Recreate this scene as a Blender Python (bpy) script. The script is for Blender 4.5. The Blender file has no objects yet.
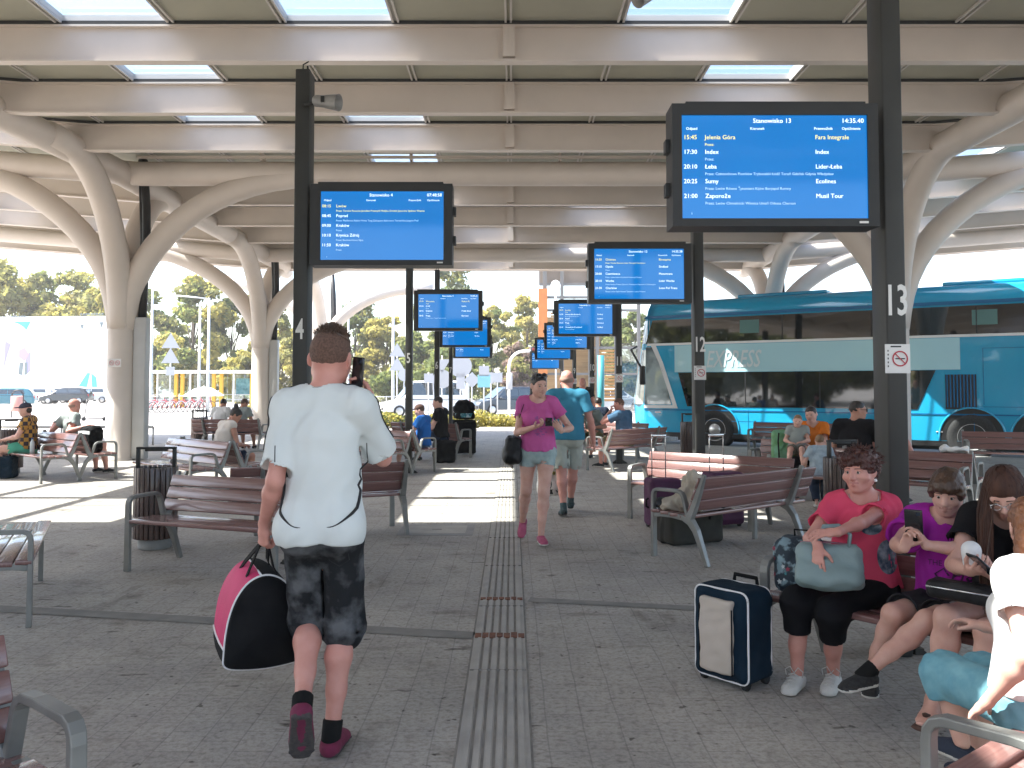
import bpy, bmesh, math, random
import numpy as np
from mathutils import Vector, Matrix, Euler
from mathutils.bvhtree import BVHTree
R = math.radians
sc = bpy.context.scene
COL = sc.collection
random.seed(7)
rng = np.random.default_rng(7)

# ------------------------------------------------------------------ camera
F = 850.0; EYE = 1.52; PITCH = R(2.5); HOR = 386.0
CY = HOR - F * math.tan(PITCH)
def ray(px, py):
    dx = (px - 512) / F; dy = (CY - py) / F
    return Vector((dx, math.cos(PITCH) - dy * math.sin(PITCH), math.sin(PITCH) + dy * math.cos(PITCH)))
def G(px, py, h=0.0):
    d = ray(px, py); t = (h - EYE) / d.z
    return Vector((d.x * t, d.y * t, h))
def At(px, py, Y):
    d = ray(px, py); t = Y / d.y
    return Vector((d.x * t, Y, EYE + d.z * t))
cam_d = bpy.data.cameras.new('camera'); cam = bpy.data.objects.new('camera', cam_d); COL.objects.link(cam)
cam.location = (0, 0, EYE); cam.rotation_euler = (R(90) + PITCH, 0, 0)
cam_d.sensor_width = 36; cam_d.lens = F / 1024 * 36; cam_d.clip_start = 0.05; cam_d.clip_end = 3000
cam_d.shift_y = -(384 - CY) / 1024
sc.camera = cam

# ------------------------------------------------------------------ materials
_M = {}
def mat(name, col, col2=None, scale=8.0, rough=0.6, metal=0.0, bump=0.0, bscale=60.0, spec=0.5, fac=(0.35, 0.65),
        stretch=None, emit=0.0, coat=0.0, detail=4.0, sub=0.0, sheen=0.0):
    if name in _M: return _M[name]
    m = bpy.data.materials.new(name); m.use_nodes = True
    nt = m.node_tree; b = nt.nodes['Principled BSDF']
    def c4(c): return (c[0], c[1], c[2], 1)
    b.inputs['Base Color'].default_value = c4(col)
    b.inputs['Roughness'].default_value = rough; b.inputs['Metallic'].default_value = metal
    b.inputs['Specular IOR Level'].default_value = spec
    b.inputs['Coat Weight'].default_value = coat
    if sheen: b.inputs['Sheen Weight'].default_value = sheen
    if sub:
        b.inputs['Subsurface Weight'].default_value = sub
        b.inputs['Subsurface Radius'].default_value = (0.02, 0.008, 0.004); b.inputs['Subsurface Scale'].default_value = 0.5
    if emit:
        b.inputs['Emission Color'].default_value = c4(col); b.inputs['Emission Strength'].default_value = emit
    if col2 is not None or bump:
        tc = nt.nodes.new('ShaderNodeTexCoord'); src = tc.outputs['Object']
        if stretch:
            mp = nt.nodes.new('ShaderNodeMapping'); mp.inputs['Scale'].default_value = stretch
            nt.links.new(src, mp.inputs[0]); src = mp.outputs[0]
    if col2 is not None:
        n = nt.nodes.new('ShaderNodeTexNoise'); n.inputs['Scale'].default_value = scale; n.inputs['Detail'].default_value = detail
        nt.links.new(src, n.inputs['Vector'])
        r = nt.nodes.new('ShaderNodeValToRGB'); r.color_ramp.elements[0].position = fac[0]; r.color_ramp.elements[1].position = fac[1]
        r.color_ramp.elements[0].color = c4(col); r.color_ramp.elements[1].color = c4(col2)
        nt.links.new(n.outputs['Fac'], r.inputs[0]); nt.links.new(r.outputs[0], b.inputs['Base Color'])
    if bump:
        n2 = nt.nodes.new('ShaderNodeTexNoise'); n2.inputs['Scale'].default_value = bscale; n2.inputs['Detail'].default_value = 3
        nt.links.new(src, n2.inputs['Vector'])
        bp = nt.nodes.new('ShaderNodeBump'); bp.inputs['Strength'].default_value = bump; bp.inputs['Distance'].default_value = 0.01
        nt.links.new(n2.outputs['Fac'], bp.inputs['Height']); nt.links.new(bp.outputs[0], b.inputs['Normal'])
    _M[name] = m
    return m
def glassy(name, tint=(0.9, 0.95, 0.97), refl=0.12, rough=0.02):
    """a thin pane: lets light straight through with a partial mirror on top"""
    if name in _M: return _M[name]
    m = bpy.data.materials.new(name); m.use_nodes = True; nt = m.node_tree
    nt.nodes.remove(nt.nodes['Principled BSDF']); out = nt.nodes['Material Output']
    t = nt.nodes.new('ShaderNodeBsdfTransparent'); t.inputs[0].default_value = (*tint, 1)
    g = nt.nodes.new('ShaderNodeBsdfGlossy'); g.inputs['Roughness'].default_value = rough
    mx = nt.nodes.new('ShaderNodeMixShader'); mx.inputs[0].default_value = refl
    lw = nt.nodes.new('ShaderNodeLayerWeight'); lw.inputs['Blend'].default_value = 0.5
    ml = nt.nodes.new('ShaderNodeMath'); ml.operation = 'MULTIPLY_ADD'; ml.inputs[1].default_value = 0.5; ml.inputs[2].default_value = refl
    nt.links.new(lw.outputs['Facing'], ml.inputs[0]); nt.links.new(ml.outputs[0], mx.inputs[0])
    nt.links.new(t.outputs[0], mx.inputs[1]); nt.links.new(g.outputs[0], mx.inputs[2]); nt.links.new(mx.outputs[0], out.inputs[0])
    _M[name] = m
    return m

# ------------------------------------------------------------------ object helpers
def tag(o, label=None, cat=None, group=None, kind=None):
    if label: o['label'] = label
    if cat: o['category'] = cat
    if group: o['group'] = group
    if kind: o['kind'] = kind
    return o
def thing(name, label, cat, loc=(0, 0, 0), rz=0.0, group=None):
    o = bpy.data.objects.new(name, None); COL.objects.link(o)
    o.location = loc; o.rotation_euler = (0, 0, rz); o.empty_display_size = 0.2
    return tag(o, label, cat, group)
def link(name, me, parent=None, loc=None):
    o = bpy.data.objects.new(name, me); COL.objects.link(o)
    if parent is not None: o.parent = parent
    if loc is not None: o.location = loc
    return o
def copy_tree(o, parent=None):
    c = o.copy(); COL.objects.link(c)
    if parent is not None: c.parent = parent
    for ch in list(o.children): copy_tree(ch, c)
    return c
def V(*a): return Vector(a)

class MB:
    def __init__(self): self.v = []; self.f = []; self.mi = []; self.sm = []
    def add(self, vs, fs, m=0, smooth=False):
        n = len(self.v); self.v += [tuple(p) for p in vs]
        for f in fs: self.f.append(tuple(i + n for i in f)); self.mi.append(m); self.sm.append(smooth)
        return self
    def box(self, c, s, rot=None, m=0):
        h = [x / 2 for x in s]; vs = []
        for z in (-1, 1):
            for x, y in ((-1, -1), (1, -1), (1, 1), (-1, 1)):
                p = Vector((x * h[0], y * h[1], z * h[2]))
                if rot is not None: p = rot @ p
                vs.append(p + Vector(c))
        return self.add(vs, [(3, 2, 1, 0), (4, 5, 6, 7), (0, 1, 5, 4), (1, 2, 6, 5), (2, 3, 7, 6), (3, 0, 4, 7)], m)
    def bbox(self, c, s, b=0.01, rot=None, m=0, seg=2):
        """box with rounded edges"""
        bm = bmesh.new(); bmesh.ops.create_cube(bm, size=1.0)
        for v in bm.verts: v.co = Vector((v.co.x * s[0], v.co.y * s[1], v.co.z * s[2]))
        bmesh.ops.bevel(bm, geom=list(bm.edges), offset=min(b, min(s) * 0.49), segments=seg, affect='EDGES', profile=0.5)
        return self.bm(bm, c, rot, m, True)
    def bm(self, bm, c=(0, 0, 0), rot=None, m=0, smooth=False):
        bm.verts.ensure_lookup_table(); bm.verts.index_update()
        vs = []
        for v in bm.verts:
            p = v.co.copy()
            if rot is not None: p = rot @ p
            vs.append(p + Vector(c))
        fs = [tuple(v.index for v in f.verts) for f in bm.faces]
        bm.free()
        return self.add(vs, fs, m, smooth)
    def tube(self, pts, r, n=10, m=0, cap=True, flat=None, smooth=True, up=None):
        """swept tube; r a number or list; flat=(w,h) sweeps a rectangle"""
        pts = [Vector(p) for p in pts]; k = len(pts)
        rs = list(r) if isinstance(r, (list, tuple)) else [r] * k
        dirs = []
        for i in range(k):
            a = pts[max(i - 1, 0)]; b = pts[min(i + 1, k - 1)]
            d = (b - a); dirs.append(d.normalized() if d.length > 1e-9 else Vector((0, 0, 1)))
        u = Vector(up) if up is not None else (Vector((0, 0, 1)) if abs(dirs[0].z) < 0.9 else Vector((1, 0, 0)))
        vs = []; fs = []
        for i in range(k):
            d = dirs[i]; s = d.cross(u)
            if s.length < 1e-6: s = d.orthogonal()
            s.normalize(); w = s.cross(d).normalized()
            if up is None: u = w
            if flat:
                a, b = flat[0] / 2 * rs[i], flat[1] / 2 * rs[i]
                ring = [s * a + w * b, -s * a + w * b, -s * a - w * b, s * a - w * b]
            else:
                ring = [(s * math.cos(2 * math.pi * j / n) + w * math.sin(2 * math.pi * j / n)) * rs[i] for j in range(n)]
            vs += [pts[i] + q for q in ring]
        nn = 4 if flat else n
        for i in range(k - 1):
            for j in range(nn):
                a = i * nn + j; b = i * nn + (j + 1) % nn
                fs.append((a, b, b + nn, a + nn))
        if cap:
            fs.append(tuple(range(nn))[::-1]); fs.append(tuple((k - 1) * nn + j for j in range(nn)))
        return self.add(vs, fs, m, smooth and not flat)
    def lathe(self, prof, c=(0, 0, 0), n=20, rot=None, m=0, smooth=True):
        """prof: [(radius, z)]"""
        vs = []; fs = []
        for (r, z) in prof:
            for j in range(n):
                a = 2 * math.pi * j / n; p = Vector((r * math.cos(a), r * math.sin(a), z))
                if rot is not None: p = rot @ p
                vs.append(p + Vector(c))
        for i in range(len(prof) - 1):
            for j in range(n):
                a = i * n + j; b = i * n + (j + 1) % n
                fs.append((a, b, b + n, a + n))
        if prof[0][0] > 1e-6: fs.append(tuple(range(n))[::-1])
        if prof[-1][0] > 1e-6: fs.append(tuple((len(prof) - 1) * n + j for j in range(n)))
        return self.add(vs, fs, m, smooth)
    def prism(self, poly, lo, hi, axes='xz', m=0, smooth=False):
        """2D outline (in the two named axes) extruded along the third from lo to hi"""
        def P(a, b, t):
            d = {axes[0]: a, axes[1]: b}; third = ({'x', 'y', 'z'} - set(axes)).pop(); d[third] = t
            return (d['x'], d['y'], d['z'])
        n = len(poly)
        vs = [P(a, b, lo) for a, b in poly] + [P(a, b, hi) for a, b in poly]
        fs = [tuple(range(n)), tuple(range(n, 2 * n))[::-1]] + [(i, i + n, (i + 1) % n + n, (i + 1) % n) for i in range(n)]
        return self.add(vs, fs, m, smooth)
    def quad(self, a, b, c, d, m=0): return self.add([a, b, c, d], [(0, 1, 2, 3)], m)
    def mesh(self, name, mats):
        me = bpy.data.meshes.new(name); me.from_pydata(self.v, [], self.f)
        for m in (mats if isinstance(mats, (list, tuple)) else [mats]): me.materials.append(m)
        me.polygons.foreach_set('material_index', self.mi); me.polygons.foreach_set('use_smooth', self.sm)
        bm = bmesh.new(); bm.from_mesh(me); bmesh.ops.recalc_face_normals(bm, faces=bm.faces); bm.to_mesh(me); bm.free()
        me.update()
        return me
    def build(self, name, mats, parent=None, loc=None):
        return link(name, self.mesh(name, mats), parent, loc)
def bevel(o, w=0.006, seg=2):
    b = o.modifiers.new('bevel', 'BEVEL'); b.width = w; b.segments = seg; b.limit_method = 'ANGLE'; b.angle_limit = R(40)
    return o
def arc(c, r, a0, a1, n, ax=(1, 0, 0), ay=(0, 0, 1)):
    ax = Vector(ax); ay = Vector(ay)
    return [Vector(c) + ax * r * math.cos(a0 + (a1 - a0) * i / n) + ay * r * math.sin(a0 + (a1 - a0) * i / n) for i in range(n + 1)]

_fonts = {}
def text_mesh(body, size, align='LEFT', ext=0.0, shear=0.0, sx=1.0, res=2, offs=0.0):
    cu = bpy.data.curves.new('t', 'FONT'); cu.body = body; cu.size = size; cu.align_x = align; cu.align_y = 'CENTER'
    cu.extrude = ext; cu.resolution_u = res; cu.shear = shear; cu.offset = offs
    o = bpy.data.objects.new('t', cu); COL.objects.link(o)
    dg = bpy.context.evaluated_depsgraph_get(); dg.update()
    me = bpy.data.meshes.new_from_object(o.evaluated_get(dg))
    COL.objects.unlink(o); bpy.data.objects.remove(o); bpy.data.curves.remove(cu)
    vs = [(v.co.x * sx, v.co.y, v.co.z) for v in me.vertices]; fs = [tuple(p.vertices) for p in me.polygons]
    bpy.data.meshes.remove(me)
    return vs, fs
def put_text(mb, body, size, origin, right, up, align='LEFT', m=0, **k):
    vs, fs = text_mesh(body, size, align, **k)
    o = Vector(origin); r = Vector(right); u = Vector(up); n = r.cross(u)
    mb.add([o + r * x + u * y + n * z for x, y, z in vs], fs, m)

# ------------------------------------------------------------------ signed-distance modelling
A = lambda *p: np.array(p, dtype=np.float64)
def nrm(v): v = np.asarray(v, float); return v / (np.linalg.norm(v) + 1e-12)
class Prim:
    def __init__(s, kind, lo, hi, fn, k, op, m): s.kind = kind; s.lo = lo; s.hi = hi; s.fn = fn; s.k = k; s.op = op; s.m = m
def cap(a, b, ra, rb=None, k=0.02, op='u', wide=None, s=1.0, sb=None, m=0):
    a = np.asarray(a, float); b = np.asarray(b, float); rb = ra if rb is None else rb; sb = s if sb is None else sb
    ab = b - a; L2 = max(ab @ ab, 1e-12); mr = max(ra, rb) * max(s, sb, 1.0)
    w = None if wide is None else nrm(wide)
    def fn(p):
        q = p - a; t = np.clip((q @ ab) / L2, 0, 1); q = q - t[..., None] * ab
        if w is not None:
            st = s + (sb - s) * t; u = q @ w
            q = q + (u * (1 / st - 1))[..., None] * w
            return (np.sqrt((q * q).sum(-1)) - (ra + (rb - ra) * t)) * 1.0
        return np.sqrt((q * q).sum(-1)) - (ra + (rb - ra) * t)
    return Prim('cap', np.minimum(a, b) - mr, np.maximum(a, b) + mr, fn, k, op, m)
def cone(a, b, ra, rb=None, k=0.01, op='u', wide=None, s=1.0, sb=None, m=0, rnd=0.0):
    """tapered tube with flat ends"""
    a = np.asarray(a, float); b = np.asarray(b, float); rb = ra if rb is None else rb; sb = s if sb is None else sb
    ab = b - a; L = math.sqrt(ab @ ab); n = ab / L; mr = max(ra, rb) * max(s, sb, 1.0) + .01
    w = None if wide is None else nrm(wide)
    def fn(p):
        q = p - a; x = q @ n; t = np.clip(x / L, 0, 1); q = q - x[..., None] * n
        if w is not None:
            st = s + (sb - s) * t; u = q @ w; q = q + (u * (1 / st - 1))[..., None] * w
        dr = np.sqrt((q * q).sum(-1)) - (ra + (rb - ra) * t); dx = np.maximum(-x, x - L)
        if rnd:
            dr += rnd; dx += rnd
            return np.minimum(np.maximum(dr, dx), 0) + np.sqrt(np.maximum(dr, 0) ** 2 + np.maximum(dx, 0) ** 2) - rnd
        return np.maximum(dr, dx)
    return Prim('cone', np.minimum(a, b) - mr, np.maximum(a, b) + mr, fn, k, op, m)
def ell(c, r, k=0.02, op='u', R3=None, m=0):
    c = np.asarray(c, float); r = np.asarray(r if hasattr(r, '__len__') else (r, r, r), float)
    Rm = np.eye(3) if R3 is None else np.asarray(R3, float)
    def fn(p):
        q = (p - c) @ Rm
        k0 = np.sqrt(((q / r) ** 2).sum(-1)); k1 = np.sqrt(((q / (r * r)) ** 2).sum(-1)) + 1e-9
        return k0 * (k0 - 1) / k1
    mr = r.max()
    return Prim('ell', c - mr, c + mr, fn, k, op, m)
def rbox(c, h, R3=None, rnd=0.01, k=0.01, op='u', m=0):
    c = np.asarray(c, float); h = np.asarray(h, float); Rm = np.eye(3) if R3 is None else np.asarray(R3, float)
    def fn(p):
        q = np.abs((p - c) @ Rm) - (h - rnd)
        return np.sqrt((np.maximum(q, 0) ** 2).sum(-1)) + np.minimum(q.max(-1), 0) - rnd
    mr = np.linalg.norm(h)
    return Prim('box', c - mr, c + mr, fn, k, op, m)
def half(pt, n, k=0.004):
    """keeps the side the normal points away from"""
    pt = np.asarray(pt, float); n = nrm(n)
    return Prim('half', None, None, lambda p: (p - pt) @ n, k, 'i', 0)

def surf_nets(Fd, lo, res):
    ins = Fd < 0
    c = [ins[i:ins.shape[0] - 1 + i, j:ins.shape[1] - 1 + j, k:ins.shape[2] - 1 + k] for i in (0, 1) for j in (0, 1) for k in (0, 1)]
    s = sum(x.astype(np.int8) for x in c); act = (s > 0) & (s < 8)
    idx = np.argwhere(act)
    if len(idx) == 0: return np.zeros((0, 3)), np.zeros((0, 4), int)
    num = -np.ones(act.shape, dtype=np.int64); num[act] = np.arange(len(idx))
    acc = np.zeros((len(idx), 3)); cnt = np.zeros(len(idx))
    cor = [A(i, j, k).astype(int) for i in (0, 1) for j in (0, 1) for k in (0, 1)]
    vals = [Fd[idx[:, 0] + o[0], idx[:, 1] + o[1], idx[:, 2] + o[2]] for o in cor]
    for i in range(8):
        for j in range(i + 1, 8):
            if np.abs(cor[i] - cor[j]).sum() != 1: continue
            a, b = vals[i], vals[j]; x = (a < 0) != (b < 0)
            t = a[x] / (a[x] - b[x])
            acc[x] += cor[i] + t[:, None] * (cor[j] - cor[i]); cnt[x] += 1
    verts = lo + res * (idx + acc / cnt[:, None])
    faces = []
    for ax in range(3):
        sl0 = [slice(None)] * 3; sl1 = [slice(None)] * 3
        sl0[ax] = slice(0, -1); sl1[ax] = slice(1, None)
        a = ins[tuple(sl0)]; b = ins[tuple(sl1)]
        e = np.argwhere(a != b)
        o1, o2 = [(1, 2), (2, 0), (0, 1)][ax]
        ok = (e[:, o1] > 0) & (e[:, o2] > 0) & (e[:, o1] < ins.shape[o1] - 1) & (e[:, o2] < ins.shape[o2] - 1)
        e = e[ok]
        if len(e) == 0: continue
        sgn = a[e[:, 0], e[:, 1], e[:, 2]]
        def cell(d1, d2):
            q = e.copy(); q[:, o1] -= d1; q[:, o2] -= d2
            return num[q[:, 0], q[:, 1], q[:, 2]]
        quad = np.stack([cell(1, 1), cell(0, 1), cell(0, 0), cell(1, 0)], 1)
        quad[~sgn] = quad[~sgn][:, ::-1]
        faces.append(quad)
    return verts, np.concatenate(faces)
def sdf_mesh(name, prims, res, mats, disp=None, smooth=1, base_m=True):
    P = [p for p in prims if p is not None]
    U = [p for p in P if p.op == 'u']
    lo = np.min([p.lo for p in U], 0) - 3 * res - .01; hi = np.max([p.hi for p in U], 0) + 3 * res + .01
    n = np.ceil((hi - lo) / res).astype(int) + 1
    Fd = np.full(tuple(n), 0.3)
    ax = [lo[i] + res * np.arange(n[i]) for i in range(3)]
    for p in P:
        if p.kind == 'half': a = np.zeros(3, int); b = n
        else:
            mg = p.k + 2.5 * res + (0.02 if disp else 0)
            a = np.maximum(np.floor((p.lo - mg - lo) / res).astype(int), 0); b = np.minimum(np.ceil((p.hi + mg - lo) / res).astype(int) + 1, n)
            if (b <= a).any(): continue
        X, Y, Z = np.meshgrid(ax[0][a[0]:b[0]], ax[1][a[1]:b[1]], ax[2][a[2]:b[2]], indexing='ij')
        pts = np.stack([X, Y, Z], -1); d = p.fn(pts)
        f = Fd[a[0]:b[0], a[1]:b[1], a[2]:b[2]]; k = max(p.k, 1e-6)
        if p.op == 'u':
            h = np.clip(.5 + .5 * (f - d) / k, 0, 1); r = f * (1 - h) + d * h - k * h * (1 - h)
        elif p.op == 's':
            d = -d; h = np.clip(.5 - .5 * (f - d) / k, 0, 1); r = f * (1 - h) + d * h + k * h * (1 - h)
        else:
            h = np.clip(.5 - .5 * (f - d) / k, 0, 1); r = f * (1 - h) + d * h + k * h * (1 - h)
        if p.op == 'u' and disp is not None and p is U[-1]: pass
        Fd[a[0]:b[0], a[1]:b[1], a[2]:b[2]] = r
    if disp is not None:
        nb = np.argwhere(np.abs(Fd) < 0.04)
        pts = lo + res * nb
        Fd[nb[:, 0], nb[:, 1], nb[:, 2]] += disp(pts)
    v, f = surf_nets(Fd, lo, res)
    if smooth:
        for _ in range(smooth):
            acc = np.zeros_like(v); cnt = np.zeros(len(v))
            for i in range(4):
                a, b = f[:, i], f[:, (i + 1) % 4]
                np.add.at(acc, a, v[b]); np.add.at(cnt, a, 1)
                np.add.at(acc, b, v[a]); np.add.at(cnt, b, 1)
            v = .5 * v + .5 * acc / np.maximum(cnt, 1)[:, None]
    me = bpy.data.meshes.new(name)
    me.vertices.add(len(v)); me.vertices.foreach_set('co', v.ravel())
    me.loops.add(len(f) * 4); me.loops.foreach_set('vertex_index', f.ravel().astype(np.int32))
    me.polygons.add(len(f)); me.polygons.foreach_set('loop_start', np.arange(len(f), dtype=np.int32) * 4)
    mats = mats if isinstance(mats, (list, tuple)) else [mats]
    for m in mats: me.materials.append(m)
    me.polygons.foreach_set('use_smooth', np.ones(len(f), bool))
    if len(mats) > 1:
        c = v[f].mean(1); best = np.full(len(c), 1e9); mi = np.zeros(len(c), np.int32)
        for p in U:
            d = p.fn(c); w = d < best; best[w] = d[w]; mi[w] = p.m
        me.polygons.foreach_set('material_index', mi)
    me.update(calc_edges=True); me.validate()
    return me
def wrinkle(amp, wl, seed=0, stretch=(1, 1, 1)):
    g = np.random.default_rng(seed); D = []
    for i in range(7):
        d = g.normal(size=3); d /= np.linalg.norm(d); D.append((d * np.array(stretch) * 2 * math.pi / (wl * g.uniform(.5, 1.6)), g.uniform(0, 6.28), g.uniform(.5, 1)))
    def fn(p):
        s = 0
        q = p + 0.02 * np.sin(p[..., ::-1] * 25)
        for d, ph, a in D: s = s + a * np.sin(q @ d + ph)
        return s * amp / 3.0
    return fn
def project_onto(me, pts, direction, lift=0.002):
    """drops points onto a mesh along a direction"""
    bv = BVHTree.FromPolygons([v.co for v in me.vertices], [tuple(p.vertices) for p in me.polygons])
    d = Vector(direction).normalized(); out = []
    for p in pts:
        h = bv.ray_cast(Vector(p) - d * 1.0, d)
        out.append(h[0] - d * lift if h[0] is not None else Vector(p))
    return out
# ------------------------------------------------------------------ people
def rot_axis(v, axis, ang):
    axis = nrm(axis); v = np.asarray(v, float); c, s = math.cos(ang), math.sin(ang)
    return v * c + np.cross(axis, v) * s + axis * (axis @ v) * (1 - c)
def ik(a, tgt, l1, l2, hint):
    d = tgt - a; D = np.linalg.norm(d); dn = d / max(D, 1e-9); D = min(max(D, abs(l1 - l2) + .01), (l1 + l2) * .999)
    x = (l1 * l1 - l2 * l2 + D * D) / (2 * D); h = math.sqrt(max(l1 * l1 - x * x, 0))
    hint = np.asarray(hint, float); p = hint - (hint @ dn) * dn; p = nrm(p)
    return a + dn * x + p * h, a + dn * D
class SK: pass
def skeleton(H=1.75, pel=(0, 0, .93), lean=0, bend=0, side=0, twist=0, htwist=0, head=(0, 0, 0), fem=False, wid=1.0,
             legs=None, arms=None, shw=1.0, hscale=1.0, shrug=0.0, neck_fwd=0.0, hand_s=1.0):
    s = SK(); s.H = H; s.S = H / 1.75; s.fem = fem; s.wid = wid; s.pel = A(*pel)
    z = A(0, 0, 1); x = A(1, 0, 0)
    def fr(ln, tw, sd):
        r = rot_axis(x, z, R(tw)); u = rot_axis(z, r, -R(ln)); f = np.cross(u, r); u = rot_axis(u, f, R(sd)); r = np.cross(f, u)
        return r, f, u
    s.pr, s.pf, s.pu = fr(lean * .6, htwist, 0)
    s.tr, s.tf, s.tu = fr(lean, twist, side)
    _, _, cu = fr(lean + bend, twist, side); s.cu = cu; s.cf = np.cross(cu, s.tr)
    s.waist = s.pel + s.pu * .075 * H
    s.chest = s.waist + s.tu * .10 * H
    s.top = s.chest + cu * .095 * H
    s.neck = s.top + cu * (.034 * H)
    hw = (.088 if fem else .101) * H * (wid * .5 + .5) * shw
    s.sh = {}; s.el = {}; s.wr = {}; s.hp = {}; s.kn = {}; s.an = {}; s.fd = {}
    s.arms = arms or {}; s.legs = legs or {}
    for sd, sg in (('L', -1), ('R', 1)):
        s.sh[sd] = s.top + s.tr * sg * hw + cu * (.004 + shrug) * H - s.cf * .008 * H
        s.hp[sd] = s.pel + s.pr * sg * .052 * H * (1.08 if fem else 1) * (.4 + .6 * wid)
        if sd in s.arms:
            a = s.arms[sd]; l1, l2 = .180 * H, .150 * H
            s.el[sd], s.wr[sd] = ik(s.sh[sd], A(*a['wr']), l1, l2, a.get('hint', (sg * .4, -1, -.4)))
        g = s.legs.get(sd, {})
        an = A(*g.get('an', (sg * .10, 0, .08)))
        if 'kn' in g:
            k_ = s.hp[sd] + nrm(A(*g['kn']) - s.hp[sd]) * .245 * H; s.kn[sd] = k_; s.an[sd] = k_ + nrm(an - k_) * min(.245 * H, np.linalg.norm(an - k_))
        else: s.kn[sd], s.an[sd] = ik(s.hp[sd], an, .245 * H, .240 * H, g.get('hint', (sg * .1, 1, 0)))
        s.fd[sd] = nrm(g.get('fd', (sg * .15, 1, 0)))
    # head frame
    yaw, pitch, roll = head
    base_f = rot_axis(A(0, 1, 0), z, R(twist)); hf = rot_axis(base_f, z, R(yaw)); hr = np.cross(hf, z)
    hf = rot_axis(hf, hr, R(pitch)); hu = np.cross(hr, hf); hr = rot_axis(hr, hf, R(roll)); hu = np.cross(hr, hf)
    s.hr, s.hf, s.hu = hr, hf, hu
    s.hs = .133 * H / .235 * hscale
    nk_dir = nrm(cu * 1.0 + base_f * (.25 + neck_fwd) + hf * .1)
    s.nb = s.neck + nk_dir * .042 * H
    s.hc = s.nb + hu * .070 * s.hs + hf * .022 * s.hs
    s.Rh = np.stack([hr, hf, hu], 1)
    s.hand_s = hand_s
    return s
def hp(s, x, y, z): return s.hc + s.hs * (s.hr * x + s.hf * y + s.hu * z)
def torso_prims(s, off=0.0, fat=0.0, m=0, k=.04, hips=True):
    H = s.H; w = s.wid; f = s.fem
    L = []
    def c(a, b, wa, da, wb, db, wide): L.append(cap(a, b, da * H * (1 + fat * .5) + off, db * H * (1 + fat * .5) + off, k, 'u', wide, (wa * w * H + off) / (da * H * (1 + fat * .5) + off), (wb * w * H + off) / (db * H * (1 + fat * .5) + off), m))
    if hips:
        c(s.pel - s.pu * .015 * H, s.pel + s.pu * .04 * H, .094 if f else .090, .064, .092 if f else .088, .062, s.pr)
    wa = s.waist + s.tu * .035 * H
    c(s.pel + s.pu * .04 * H, wa, .092 if f else .088, .062 + .2 * fat * .1, .071 if f else .083, .055 + .1 * fat, s.pr)
    c(wa, s.chest + s.cu * .02 * H, .068 if f else .080, .055 + .1 * fat, .080 if f else .090, .061, s.tr)
    c(s.chest + s.cu * .02 * H, s.top - s.cu * .012 * H, .080 if f else .090, .061, .070 if f else .080, .044, s.tr)
    for sd, sg in (('L', -1), ('R', 1)):
        L.append(cap(s.top + s.tr * sg * .03 * H + s.cu * .012 * H, s.sh[sd] - s.tr * sg * .004 * H, .031 * H + off, .029 * H + off, k, m=m))
        L.append(cap(s.neck - s.cu * .012 * H, s.sh[sd] + s.cu * .004 * H, .026 * H + off * .6, .026 * H + off, .05, m=m))
        if f: L.append(ell(s.chest + s.cu * .012 * H + s.tf * .048 * H + s.tr * sg * .042 * H, (.041 * H + off, .040 * H + off, .044 * H + off), .03, m=m))
        if hips: L.append(ell(s.pel - s.pf * .030 * H - s.pu * .012 * H + s.pr * sg * .045 * H, .050 * H + off, .05, m=m))
    return L
def foot_frame(s, sd):
    fd = s.fd[sd]; z = A(0, 0, 1); fs = nrm(np.cross(fd, z)); fu = np.cross(fs, fd)
    return fd, fs, fu
def hand_prims(s, sd, m=0):
    a = s.arms[sd]; S = s.S * s.hand_s; wr = s.wr[sd]; fore = nrm(wr - s.el[sd])
    hd = nrm(a['hd']) if 'hd' in a else fore
    pn = A(*a.get('pn', (0, 0, -1))); pn = nrm(pn - (pn @ hd) * hd)
    tv = np.cross(hd, pn) * (1 if sd == 'R' else -1)
    curl = a.get('curl', .35); curl = [curl] * 4 if not hasattr(curl, '__len__') else curl
    L = [cap(wr - hd * .005 * S, wr + hd * .04 * S, .019 * S, .0175 * S, .015, 'u', tv, 1.25, 1.75, m),
         cap(wr + hd * .04 * S, wr + hd * .084 * S, .0165 * S, .013 * S, .010, 'u', tv, 1.9, 2.6, m)]
    tips = {}
    sp = a.get('spread', .08)
    for i, (o, ln) in enumerate(((.0285, .072), (.0095, .080), (-.0095, .075), (-.0275, .058))):
        p = wr + hd * (.086 - abs(i - 1) * .003) * S + tv * o * S; ang = 0; c = curl[i]
        d0 = nrm(hd + tv * sp * (1.2 - i) * .8)
        rr = .0088 if i < 3 else .0078
        for j, (fr, an) in enumerate(((.46, .85), (.30, 1.1), (.24, .8))):
            ang += c * an; d = d0 * math.cos(ang) + pn * math.sin(ang); q = p + d * ln * fr * S
            L.append(cap(p, q, (rr - .0007 * j) * S, (rr - .0007 * (j + 1)) * S, .0035, m=m)); p = q
        tips[i] = p
    th = a.get('thumb', .35)
    p = wr + hd * .022 * S + tv * .022 * S + pn * .006 * S; d = nrm(hd * .75 + tv * (.85 - th * .4) + pn * (.15 + th))
    q = p + d * .045 * S; L.append(cap(p, q, .0135 * S, .0105 * S, .008, m=m)); d = nrm(d + hd * .5 + pn * th * .8 - tv * th * .5); r = q + d * .032 * S
    L.append(cap(q, r, .0102 * S, .0085 * S, .004, m=m)); tips['t'] = r
    s.__dict__.setdefault('tips', {})[sd] = tips
    s.__dict__.setdefault('palm', {})[sd] = (wr + hd * .075 * S, hd, pn, tv)
    return L
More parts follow.
